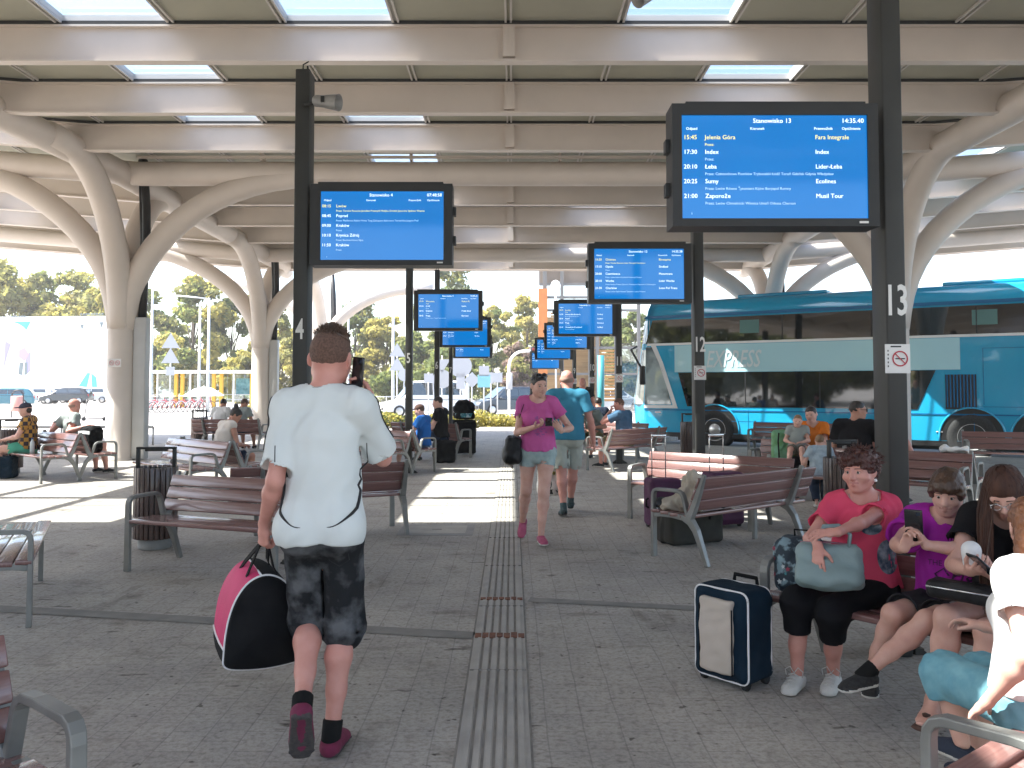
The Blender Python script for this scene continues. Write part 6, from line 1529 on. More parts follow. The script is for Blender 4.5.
# outline of the end panel in (x, z), hanging below the hand
def sup(n=28):
    out = []
    for x, z in ((-.150, -.465), (-.152, -.42), (-.146, -.34), (-.132, -.26), (-.105, -.185), (-.060, -.125), (0, -.102), (.060, -.125), (.105, -.185), (.132, -.26), (.146, -.34), (.152, -.42), (.150, -.465), (.11, -.485), (.0, -.495), (-.11, -.485)): out.append((x, z))
    # closed Catmull-Rom
    res = []; m = len(out)
    for i in range(m):
        p0, p1, p2, p3 = [Vector((*out[(i + k) % m], 0)) for k in (-1, 0, 1, 2)]
        for t in (0, .25, .5, .75): res.append(.5 * ((2 * p1) + (p2 - p0) * t + (2 * p0 - 5 * p1 + 4 * p2 - p3) * t * t + (3 * p1 - p0 - 3 * p2 + p3) * t ** 3))
    return res
ol = [Vector((p.x * 1.10, p.y, 0)) for p in sup()]; cx, cz = 0, -.31; mb = MB(); nO = len(ol); ys = [(-.05, .93), (-.036, .985), (-.02, 1), (.10, 1.03), (.25, 1.03), (.40, .99), (.44, .93)]
rings = [[(cx + (p.x - cx) * k, y, cz + (p.y - cz) * k) for p in ol] for y, k in ys]
vs = [p for r in rings for p in r] + [(cx, -.066, cz), (cx, .455, cz)]
fs = [(i * nO + j, i * nO + (j + 1) % nO, (i + 1) * nO + (j + 1) % nO, (i + 1) * nO + j) for i in range(len(ys) - 1) for j in range(nO)]
fs += [((j + 1) % nO, j, nO * len(ys)) for j in range(nO)]; k0 = nO * (len(ys) - 1); fs += [(k0 + j, k0 + (j + 1) % nO, nO * len(ys) + 1) for j in range(nO)]
mb.add(vs, fs, 0, True)
# fuchsia side: the faces on the left flank above the black base
me = mb.mesh('bag_body', [NYL, FUCH])
for p in me.polygons:
    c = p.center
    if -.015 < c.y < .42 and c.x < -.02 and c.z > -.395: p.material_index = 1
link('bag_body', me, sb)
mb = MB(); mb.tube([(cx + (p.x - cx) * 1.003, -.022, cz + (p.y - cz) * 1.003) for p in ol + ol[:1]], .0055, 6)
mb.build('piping', PIPW, sb)
lo = [p for p in ol if p.x < -.10 and p.y > -.50]; b_ = min(ol, key=lambda p: (p.x + .166) ** 2 + (p.y + .395) ** 2)
mb = MB(); mb.tube([(b_.x * k_, y, b_.y) for y, k_ in ((-.02, 1.0), (.1, 1.032), (.25, 1.032), (.40, .995))], .0055, 6); tp_ = min(ol, key=lambda p: (p.x + .02) ** 2 + (p.y + .103) ** 2); mb.tube([(tp_.x, y, tp_.y * .985) for y in (-.02, .1, .25, .41)], .005, 6); mb.build('piping', PIPW, sb)
for y0, y1, q in ((.06, .30, -1), (.06, .30, 1)):
    MB().tube([(q * .09, y0, -.17), (q * .05, y0 + .03, -.09), (q * .018, y0 - .03, .02), (0, .0, .050), (q * .018, .04, .02), (q * .05, y1 - .05, -.09), (q * .09, y1, -.17)], 1, flat=(.006, .030), up=(0, 1, 0)).build('handle', NYL, sb)
# navy trolley case with the beige front pocket
NAVY = mat('navy_polyester', (.005, .016, .030), (.009, .024, .042), scale=6, rough=.8, spec=.12, bump=.3, bscale=260); BEIGE = mat('beige_pocket', (.50, .43, .37), (.43, .37, .31), scale=4, rough=.8, bump=.15, bscale=40)
def trolley(label, loc, rz, size, shell, pocket=None, handle=0.0, piping=PIPW, corner=.04):
    w_, d_, h_ = size; t = thing('trolley_case', label, 'suitcase', loc, rz)
    me = sdf_mesh('shell', [rbox((0, 0, h_ / 2 + .03), (w_ / 2, d_ / 2, h_ / 2), None, corner, .01), rbox((0, -d_ * .42, h_ * .47 + .03), (w_ * .42, d_ * .14, h_ * .40), None, .03, .02)], .008, [shell], disp=wrinkle(.004, .14, int(w_ * 1000))); link('shell', me, t)
    if piping is not None:
        for y in (-d_ / 2 + .02, d_ / 2 - .035):
            q = corner; x_, z0, z1 = w_ / 2 - .004, .034, h_ + .026; pts = []
            for cx_, cz_, a in ((x_ - q, z1 - q, 0), (-x_ + q, z1 - q, 90), (-x_ + q, z0 + q, 180), (x_ - q, z0 + q, 270)): pts += [Vector((cx_ + q * math.cos(R(a + k * 22.5)), y, cz_ + q * math.sin(R(a + k * 22.5)))) for k in range(5)]
            MB().tube(pts + pts[:1], .0055, 6).build('piping', piping, t)
    if pocket is not None:
        me = sdf_mesh('front_pocket', [rbox((.0, -d_ * .56, h_ * .50 + .03), (w_ * .30, d_ * .09, h_ * .40), None, .014, .01)], .007, [pocket], disp=wrinkle(.004, .10, 8)); link('front_pocket', me, t)
        mb = MB(); mb.tube([(w_ * .30, -d_ * .62, .08), (w_ * .30, -d_ * .62, h_ * .88)], .004, 5); mb.tube([(-w_ * .30, -d_ * .62, .08), (-w_ * .30, -d_ * .62, h_ * .88)], .004, 5); mb.build('zip', NYL, t)
    for x in (-w_ * .38, w_ * .38):
        for y in (d_ * .36, -d_ * .3):
            mb = MB(); mb.lathe([(.018, -.012), (.030, -.010), (.030, .010), (.018, .012)], (x, y, .030), 14, Matrix.Rotation(R(90), 3, 'Y')); mb.build('wheel', RUB_B, t)
    mb = MB(); hh = h_ + .03 + handle; r_ = .011
    mb.tube([(-w_ * .22, d_ * .44, h_ * .6), (-w_ * .22, d_ * .44, hh - .02), (-w_ * .2, d_ * .44, hh + .03), (w_ * .2, d_ * .44, hh + .03), (w_ * .22, d_ * .44, hh - .02), (w_ * .22, d_ * .44, h_ * .6)], r_ * (1 if handle < .1 else .6), 8)
    if handle > .1: mb.bbox((0, d_ * .44, hh + .03), (w_ * .48, .03, .03), .01)
    mb.build('pull_handle', NYL if handle < .1 else CHROME, t)
    mb = MB(); mb.tube([(-w_ / 2 + .0, -.05, h_ * .45), (-w_ / 2 - .025, -.05, h_ * .48), (-w_ / 2 - .025, -.05, h_ * .62), (-w_ / 2 + .0, -.05, h_ * .65)], .012, 8); mb.build('side_handle', NYL, t)
    return t
q = G(735, 690); trolley('navy and black trolley case with a beige front pocket beside the auburn-haired woman', (q.x + .03, q.y + .13, 0), R(-50), (.33, .25, .46), NAVY, BEIGE, .0)
# floral rucksack on the bench beside the woman
FLOR = mat('floral_nylon', (.015, .03, .045), (.20, .30, .34), scale=24, rough=.7, fac=(.5, .62), detail=2); FLR2 = mat('floral_red', (.25, .03, .06), rough=.7)
pos = on_bench('trio', .74, .10); fb = thing('rucksack', 'dark floral-patterned rucksack on the bench end beside the auburn-haired woman', 'rucksack', (pos.x, pos.y, .415), R(150))
me = sdf_mesh('bag_body', [rbox((0, 0, .15), (.13, .10, .15), None, .07, .02), ell((0, .07, .10), (.11, .07, .11), .04)], .008, [FLOR], disp=wrinkle(.009, .09, 5)); link('bag_body', me, fb)
bvt = BVHTree.FromPolygons([v.co for v in me.vertices], [tuple(p.vertices) for p in me.polygons]); g_ = np.random.default_rng(4); mb = MB()
for i in range(60):
    a, z = g_.uniform(0, 6.28), g_.uniform(.02, .28); n_ = bvt.find_nearest(Vector((.3 * math.cos(a), .3 * math.sin(a), z)))
    c, nn = n_[0], n_[1]; t1 = nn.orthogonal().normalized(); t2 = nn.cross(t1); r_ = g_.uniform(.007, .016)
    mb.add([c + nn * .003 + (t1 * math.cos(b) + t2 * math.sin(b)) * r_ * (1 if k % 2 else .55) for k, b in enumerate([i_ * .628 for i_ in range(10)])], [tuple(range(10))], i % 3)
mb.build('flower_print', [mat('floral_white', (.50, .55, .56), rough=.7), FLR2, mat('floral_teal', (.05, .22, .25), rough=.7)], fb)
MB().tube([(-.03, -.02, .29), (-.035, -.02, .335), (.035, -.02, .335), (.03, -.02, .29)], 1, flat=(.022, .006)).build('carry_loop', NYL, fb)
# luggage stowed under the dark bench
PURP = mat('aubergine_fabric', (.075, .012, .055), (.055, .01, .042), scale=7, rough=.75, bump=.3, bscale=260); OLIVE = mat('olive_canvas', (.032, .030, .022), (.022, .02, .016), scale=8, rough=.85, bump=.4, bscale=200)
q = G(654, 530); trolley('aubergine trolley case with raised handle left of the luggage under the dark bench', (q.x + .12, q.y + .15, 0), R(12), (.36, .24, .50), PURP, None, .42, None)
q = G(727, 530); trolley('aubergine trolley case, right one of the two by the dark bench', (q.x + .02, q.y + .25, 0), R(20), (.40, .26, .56), PURP, None, .36, None)
q = G(690, 545); tb = thing('travel_bag', 'low dark olive travel bag on the paving under the dark bench', 'bag', (q.x + .02, q.y + .14, 0), R(22))
me = sdf_mesh('bag_body', [rbox((0, 0, .16), (.30, .16, .155), None, .05, .02)], .010, [OLIVE], disp=wrinkle(.010, .14, 9)); link('bag_body', me, tb)
MB().tube([(-.12, -.17, .24), (-.12, -.19, .32), (0, -.19, .36), (.12, -.19, .32), (.12, -.17, .24)], 1, flat=(.03, .006)).build('handle', NYL, tb); MB().tube([(-.28, -.02, .318), (.28, -.02, .318)], .005, 6).build('zip', CHROME, tb)
JK = mat('beige_jacket', (.50, .44, .36), (.42, .36, .29), scale=5, rough=.9, bump=.3, bscale=120)
pos = on_bench('right', -.60, .02, .43); jk = thing('jacket', 'crumpled beige jacket lying over the left end of the dark bench', 'jacket', tuple(pos), R(40))
me = sdf_mesh('fabric', [ell((0, 0, .08), (.20, .17, .10), .03), ell((-.02, -.02, .20), (.09, .12, .13), .06), ell((-.14, .12, .04), (.13, .09, .06), .05), cap((.05, .1, .08), (-.18, .22, .03), .05, .035, .03)], .009, [JK], disp=wrinkle(.020, .09, 21)); link('fabric', me, jk)
MB().tube([(-.24, .20, .03), (-.18, .24, .06), (-.10, .26, .05)], .035, 8).build('cuff', mat('dark_cuff', (.03, .03, .035), rough=.8), jk)
pos = on_bench('right', -.30, .06, .41); sbk = thing('soft_bag', 'black soft bag on the seat of the dark bench beside the beige jacket', 'bag', tuple(pos), R(30))
me = sdf_mesh('bag_body', [rbox((0, 0, .10), (.20, .12, .10), None, .06, .02)], .010, [NYL], disp=wrinkle(.01, .1, 5)); link('bag_body', me, sbk); MB().tube([(-.08, 0, .19), (-.05, 0, .25), (.05, 0, .25), (.08, 0, .19)], .010, 6).build('handle', NYL, sbk)
# stacked luggage at the centre, behind post 7
q = G(463, 455); tc_ = trolley('tall black trolley case standing on the paving left of the tactile strip', (q.x, q.y + .1, 0), R(15), (.52, .34, .74), NYL, None, .03, None)
rk = thing('rucksack', 'round black rucksack with a teal band stacked on the tall black trolley case', 'rucksack', (q.x + .02, q.y + .08, .80), R(15))
me = sdf_mesh('bag_body', [ell((0, 0, .22), (.24, .20, .20), .05), rbox((0, 0, .06), (.22, .17, .07), None, .05, .05)], .012, [NYL], disp=wrinkle(.012, .12, 3)); link('bag_body', me, rk)
MB().tube(arc((0, 0, .075), .225, R(200), R(340), 14, (1, 0, 0), (0, .86, 0)), 1, flat=(.012, .09), up=(0, 0, 1)).build('teal_band', mat('teal_print', (.02, .16, .20), (.45, .55, .58), scale=14, rough=.7, fac=(.5, .6)), rk)
q = G(447, 462); dbg = thing('travel_bag', 'black holdall standing between the man in black and the trolley case', 'bag', (q.x - .05, q.y - .1, 0), R(10))
me = sdf_mesh('bag_body', [rbox((0, 0, .22), (.22, .16, .22), None, .07, .03)], .012, [NYL], disp=wrinkle(.012, .12, 13)); link('bag_body', me, dbg); MB().tube([(-.1, 0, .42), (-.06, 0, .52), (.06, 0, .52), (.1, 0, .42)], .012, 6).build('handle', NYL, dbg)
# green rucksack next to the mother
GRN = mat('green_nylon', (.10, .26, .10), (.16, .36, .24), scale=9, rough=.6, bump=.25, bscale=120, fac=(.4, .6))
pos = on_bench('mum', .42, .05, .415); gr = thing('rucksack', 'bright green rucksack on the bench beside the mother in orange', 'rucksack', tuple(pos), R(160))
me = sdf_mesh('bag_body', [rbox((0, 0, .24), (.18, .13, .24), None, .09, .03), ell((0, .11, .16), (.14, .07, .14), .04)], .010, [GRN], disp=wrinkle(.010, .1, 5)); link('bag_body', me, gr)
mb = MB()
for x in (-.07, .07): mb.tube([(x, .14, .44), (x * 1.1, .20, .32), (x, .20, .18), (x, .15, .04)], .010, 6)
mb.build('strap', NYL, gr)
# cloth hung over the bench end by post 13
pos = on_bench('postB', .66, -.25); ct = thing('draped_cloth', 'pale cloth draped over the end of the bench behind post 13', 'cloth', (pos.x, pos.y, .45), R(-38))
me = sdf_mesh('fabric', [rbox((0, .05, .12), (.14, .022, .24), None, .02, .02), rbox((0, -.02, .33), (.14, .06, .022), None, .02, .03)], .009, [C_W2], disp=wrinkle(.018, .12, 4, (1.5, 1, .3))); link('fabric', me, ct)
# black and grey rucksack on the far left bench
pos = on_bench('ldB', .42, .05, .415); lr = thing('rucksack', 'black rucksack with a pale stripe at the right end of the far left bench', 'rucksack', tuple(pos), R(-30))
me = sdf_mesh('bag_body', [rbox((0, 0, .22), (.18, .13, .22), None, .08, .03)], .011, [NYL], disp=wrinkle(.012, .1, 8)); link('bag_body', me, lr); MB().tube([(-.15, -.135, .33), (0, -.145, .34), (.15, -.135, .33)], 1, flat=(.01, .05), up=(0, 0, 1)).build('pale_stripe', PIPW, lr)
q = G(4, 478); nv = thing('holdall', 'navy holdall on the paving at the left edge beside the youth in a checked shirt', 'bag', (q.x, q.y, 0), R(10))
me = sdf_mesh('bag_body', [rbox((0, 0, .18), (.17, .16, .18), None, .05, .03)], .011, [NAVY], disp=wrinkle(.012, .1, 18)); link('bag_body', me, nv); MB().tube([(-.1, 0, .34), (-.06, 0, .43), (.06, 0, .43), (.1, 0, .34)], .012, 6).build('handle', NYL, nv)
# water bottle of the youth
q = on_bench('ldA', .12, .05, .42); bt = thing('bottle', 'clear pale plastic bottle standing on the far left bench', 'bottle', tuple(q))
mb = MB(); mb.lathe([(.0, 0), (.034, .002), (.036, .02), (.036, .15), (.03, .18), (.014, .21), (.013, .225)], n=14); mb.build('bottle_body', mat('pale_plastic', (.55, .6, .6), rough=.15), bt); mb = MB(); mb.lathe([(.016, .222), (.016, .245), (0, .247)], n=12); mb.build('cap', mat('cap_blue', (.03, .1, .3)), bt)
# ------------------------------------------------------------------ trees
def leafmat(nm, c, c2): 
    m = mat(nm, c, c2, scale=.9, rough=.7, spec=.15, fac=(.38, .62), detail=3); nt = m.node_tree; b = nt.nodes['Principled BSDF']; out = nt.nodes['Material Output']
    tl_ = nt.nodes.new('ShaderNodeBsdfTranslucent'); tl_.inputs[0].default_value = (min(1, c2[0] * 1.35), min(1, c2[1] * 1.45), c2[2] * 1.1, 1); ad = nt.nodes.new('ShaderNodeMixShader'); ad.inputs[0].default_value = .5
    nt.links.new(b.outputs[0], ad.inputs[1]); nt.links.new(tl_.outputs[0], ad.inputs[2]); nt.links.new(ad.outputs[0], out.inputs[0])
    return m
LM = {'green': leafmat('leaf_green', (.085, .115, .042), (.15, .165, .062)), 'yellow': leafmat('leaf_yellow', (.25, .22, .07), (.33, .28, .095)), 'olive': leafmat('leaf_olive', (.16, .165, .065), (.23, .215, .09)), 'plum': leafmat('leaf_plum', (.17, .12, .115), (.22, .16, .14)), 'blue': leafmat('leaf_bluegreen', (.10, .135, .095), (.16, .18, .13))}
BARK = mat('bark', (.09, .07, .055), (.06, .045, .035), scale=8, rough=.9, bump=.5, bscale=20)
def crown_mesh(seed, w, h, nclump, nleaf, size, mats, squash=1.0):
    g = np.random.default_rng(seed); cl = []
    for i in range(nclump):
        d = g.normal(size=3); d /= np.linalg.norm(d); r = g.uniform(.25, 1) ** .5
        p = d * r; prof = 1.0 - .45 * max(0, p[2]) ** 1.5
        cl.append((A(p[0] * w * prof, p[1] * w * prof, h * (.52 + .50 * p[2])), g.uniform(.14, .30) * w, g.integers(0, len(mats)), g.uniform(.6, 1)))
    V_, F_, M_ = [], [], []
    for c, rr, mi, q in cl:
        n = int(nleaf * q * (rr / (.22 * w)) ** 1.5)
        d = g.normal(size=(n, 3)); d /= np.linalg.norm(d, axis=1)[:, None]
        p = c + d * (rr * g.uniform(.55, 1.12, (n, 1))) * A(1, 1, .75)
        nn = d + g.normal(size=(n, 3)) * .55; nn /= np.linalg.norm(nn, axis=1)[:, None]
        t = np.cross(nn, g.normal(size=(n, 3))); t /= np.linalg.norm(t, axis=1)[:, None]; b = np.cross(nn, t); s_ = size * g.uniform(.55, 1.25, (n, 1))
        k = sum(len(x) for x in V_)
        q4 = np.stack([p + t * s_, p + b * s_ * .62, p - t * s_, p - b * s_ * .62], 1).reshape(-1, 3); V_.append(q4)
        F_.append(np.arange(n * 4).reshape(-1, 4) + k); M_.append(np.where(g.uniform(size=n) < .8, mi, g.integers(0, len(mats), n)))
    v = np.concatenate(V_); f = np.concatenate(F_); mi = np.concatenate(M_)
    me = bpy.data.meshes.new('crown'); me.vertices.add(len(v)); me.vertices.foreach_set('co', v.ravel()); me.loops.add(len(f) * 4); me.loops.foreach_set('vertex_index', f.ravel().astype(np.int32))
    me.polygons.add(len(f)); me.polygons.foreach_set('loop_start', np.arange(len(f), dtype=np.int32) * 4)
    for m in mats: me.materials.append(m)
    me.polygons.foreach_set('material_index', mi.astype(np.int32)); me.update(calc_edges=True)
    return me, cl
def trunk_mesh(cl, w, h, seed):
    g = np.random.default_rng(seed); mb = MB(); top = A(0, 0, h * .75)
    mb.tube([(0, 0, -.2), (0, 0, h * .05), (.01 * w, 0, h * .25), (.03 * w, .02 * w, h * .5), tuple(top)], [.050 * w, .040 * w, .034 * w, .024 * w, .008 * w], 9)
    for c, rr, mi, q in cl[::3]:
        a = A(.02 * w, .01 * w, h * g.uniform(.16, .5)); m_ = (a + c) / 2 + A(0, 0, .05 * h); mb.tube([tuple(a), tuple(m_), tuple(c)], [.016 * w, .011 * w, .004 * w], 6)
    return mb.mesh('trunk', BARK)
_tree_cache = {}
def tree(label, px, Y, top_y, wpx, kind, seed, name='tree', group='trees beyond the station forecourt'):
    H_ = At(px, top_y, Y).z + .14; W_ = wpx / 850 * Y / 2; x = At(px, 386, Y).x
    cols = {'y': ['yellow', 'olive', 'yellow'], 'g': ['green', 'olive', 'green'], 'm': ['olive', 'yellow', 'green'], 'p': ['plum', 'plum', 'olive'], 'b': ['blue', 'green', 'olive']}[kind]
    me, cl = crown_mesh(seed, 1.0, H_ / W_, 54, 165, .052 + .10 / max(W_, 2), [LM[c] for c in cols])
    t = thing(name, label, 'tree', (x, Y, -.14), seed * 1.7, group); t.scale = (W_, W_, W_)
    link('crown', me, t); link('trunk', trunk_mesh(cl, 1.0, H_ / W_, seed), t)
    return t
for i, a in enumerate([
    ('yellowing tree rising above the left end of the white hoarding', 12, 104, 262, 96, 'y'), ('tall yellow-green tree behind the middle of the white hoarding', 62, 110, 258, 90, 'm'),
    ('olive tree over the right end of the white hoarding', 100, 102, 278, 74, 'y'), ('green tree just right of the nearest left column', 150, 100, 286, 70, 'g'), ('tall broad green tree above the yellow bus shelter', 192, 92, 272, 84, 'm'),
    ('green tree above the right half of the yellow bus shelter', 232, 95, 290, 66, 'g'), ('small golden tree right of the yellow bus shelter', 244, 80, 352, 46, 'y'), ('yellow tree seen between the two left columns and post 4', 282, 90, 306, 56, 'y'),
    ('bright yellow bushy tree behind post 4', 306, 84, 322, 50, 'y'), ('airy blue-green tree right above the walking man', 356, 96, 290, 66, 'b'), ('pale yellow tree between the walking man and post 5', 386, 92, 312, 60, 'y'),
    ('green tree behind post 5', 418, 90, 330, 56, 'g'), ('tallest green tree rising behind board 5', 452, 104, 264, 82, 'b'), ('yellow-green tree just right of the left row of boards', 492, 98, 300, 62, 'm'),
    ('slender tree left of the orange pillar', 526, 106, 298, 52, 'y'), ('purple-leaved tree behind the traffic signal', 522, 74, 342, 46, 'p'), ('green tree seen in the gap left of the coach nose', 632, 90, 312, 56, 'g'),
    ('dark tree behind the stair tower', 590, 110, 318, 60, 'g'), ('dark green shrubby tree behind the traffic signs', 452, 80, 352, 74, 'g'), ('low green tree beyond the dark car', 402, 84, 362, 60, 'g')]):
    tree(*a, seed=100 + i)
# trees out of the frame to the left and behind the camera side: the coach windows mirror them
for i, (x, Y, h_, w_) in enumerate(((-46, 4, 12, 7), (-40, -8, 13, 8), (-36, -19, 12, 7), (-29, -28, 13, 7), (-20, -35, 12, 7), (-50, -26, 14, 8))):
    me, cl = crown_mesh(300 + i, 1.0, h_ / w_ * 1.0, 50, 130, .075, [LM['green'], LM['olive'], LM['green']])
    t = thing('tree', 'dark leafy tree beyond the left margin, mirrored in the coach windows', 'tree', (x, Y, -.14), i * 2.1, 'trees along the left side road'); t.scale = (w_, w_, w_); link('crown', me, t); link('trunk', trunk_mesh(cl, 1.0, h_ / w_, i), t)
# hedges and low planting
def shrub(label, px, py, w_, d_, h_, cols, seed, name='hedge', cat='hedge', n=60):
    p = G(px, py, -.14); g = np.random.default_rng(seed); V_ = []; F_ = []; k = 0; mi = []
    t = thing(name, label, cat, (p.x, p.y, -.14))
    N = int(n * w_ * d_ * 14); c = np.stack([g.uniform(-w_ / 2, w_ / 2, N), g.uniform(-d_ / 2, d_ / 2, N), g.uniform(.05, 1, N) ** .7 * h_], 1)
    c[:, 2] *= .75 + .3 * np.sin(c[:, 0] * 2.3 + seed) * np.cos(c[:, 1] * 3); 
    nn = g.normal(size=(N, 3)); nn /= np.linalg.norm(nn, axis=1)[:, None]; tt = np.cross(nn, g.normal(size=(N, 3))); tt /= np.linalg.norm(tt, axis=1)[:, None]; b = np.cross(nn, tt); s_ = g.uniform(.04, .10, (N, 1))
    v = np.stack([c + tt * s_, c + b * s_ * .6, c - tt * s_, c - b * s_ * .6], 1).reshape(-1, 3)
    me = bpy.data.meshes.new('foliage'); me.from_pydata(v.tolist(), [], np.arange(N * 4).reshape(-1, 4).tolist())
    for m in cols: me.materials.append(LM[m])
    me.polygons.foreach_set('material_index', g.integers(0, len(cols), N).astype(np.int32)); link('foliage', me, t)
    mb = MB()
    for i in range(int(w_ * 3)): x, y = g.uniform(-w_ / 2, w_ / 2), g.uniform(-d_ / 2, d_ / 2); mb.tube([(x, y, 0), (x + .05, y, h_ * .5), (x - .04, y + .04, h_ * .9)], [.012, .008, .004], 5)
    mb.build('stems', BARK, t)
shrub('golden low hedge beyond the platform, left of the woman in pink', 470, 430, 4.4, 1.2, .75, ['yellow', 'olive', 'yellow'], 1)
shrub('small golden bush left of post 5', 388, 428, 1.6, 1.0, .62, ['yellow', 'green'], 2, 'bush', 'bush'); shrub('golden bush at the foot of the second left column', 257, 420, 1.2, .9, .8, ['yellow', 'yellow'], 3, 'bush', 'bush')
shrub('long low green hedge in front of the far trees', 430, 403, 46, 2.0, 1.1, ['green', 'olive'], 4, n=9)
# ------------------------------------------------------------------ advertising hoarding
HOARD = mat('hoarding_white', (.74, .76, .77), (.66, .71, .73), scale=.25, rough=.6); TEALP = mat('hoarding_teal', (.05, .30, .27), rough=.6); MAUV = mat('hoarding_mauve', (.22, .20, .36), rough=.6); PINKP = mat('hoarding_pink', (.50, .22, .38), rough=.6); GREYP = mat('hoarding_grey', (.10, .13, .14), rough=.6); PALEP = mat('hoarding_pale_blue', (.45, .64, .68), rough=.6)
hc = At(40, 386, 92); hb = thing('advertising_hoarding', 'huge white advertising hoarding with faint teal and mauve figures, left of the nearest column', 'hoarding', (hc.x, hc.y, -.14), R(-6))
mb = MB(); mb.box((0, .15, 5.0), (19, .25, 8.4)); mb.build('panel', HOARD, hb)
mb = MB()
for k in range(7): mb.box((-9 + 3 * k, .45, 4.4), (.16, .3, 8.8))
mb.build('posts', CASE, hb)
mb = MB(); S_ = .108 * 1.08
def HP(px, py): return ((px - 40) * S_, (386 - py) * S_ + 1.66)
def poly(pts, m): q = [HP(*p) for p in pts]; mb.add([(x, .012 - .002 * m, z) for x, z in q], [tuple(range(len(q)))], m)
poly([(11, 326), (29, 326), (25, 334), (22, 331), (17, 328)], 0); poly([(78, 386), (86, 374), (89, 374), (86, 387)], 0); poly([(90, 374), (95, 378), (96, 387), (91, 387)], 0)
poly([(4, 344), (10, 347), (7, 356), (3, 372)], 1); poly([(25, 360), (30, 352), (30, 372), (26, 375)], 1); poly([(18, 353), (24, 350), (28, 356), (24, 363), (18, 359)], 2); poly([(19, 364), (23, 364), (22, 376), (18, 375)], 3); poly([(24, 364), (27, 364), (27, 375), (24, 376)], 3)
poly([(78, 329), (82, 329), (80, 334)], 3); poly([(97, 327), (101, 327), (99, 333)], 3); poly([(31, 326), (73, 322), (73, 332), (31, 334)], 4); poly([(31, 350), (72, 352), (72, 385), (31, 386)], 4)
for k in range(6): poly([(9 + 2.6 * k, 320.4), (10.8 + 2.6 * k, 320.3), (10.8 + 2.6 * k, 321.6), (9 + 2.6 * k, 321.7)], 3)
for k in range(9): poly([(78 + 2.6 * k, 318.8), (79.9 + 2.6 * k, 318.7), (79.9 + 2.6 * k, 320.2), (78 + 2.6 * k, 320.3)], 3)
mb.build('printed_figures', [TEALP, MAUV, PINKP, GREYP, PALEP], hb)
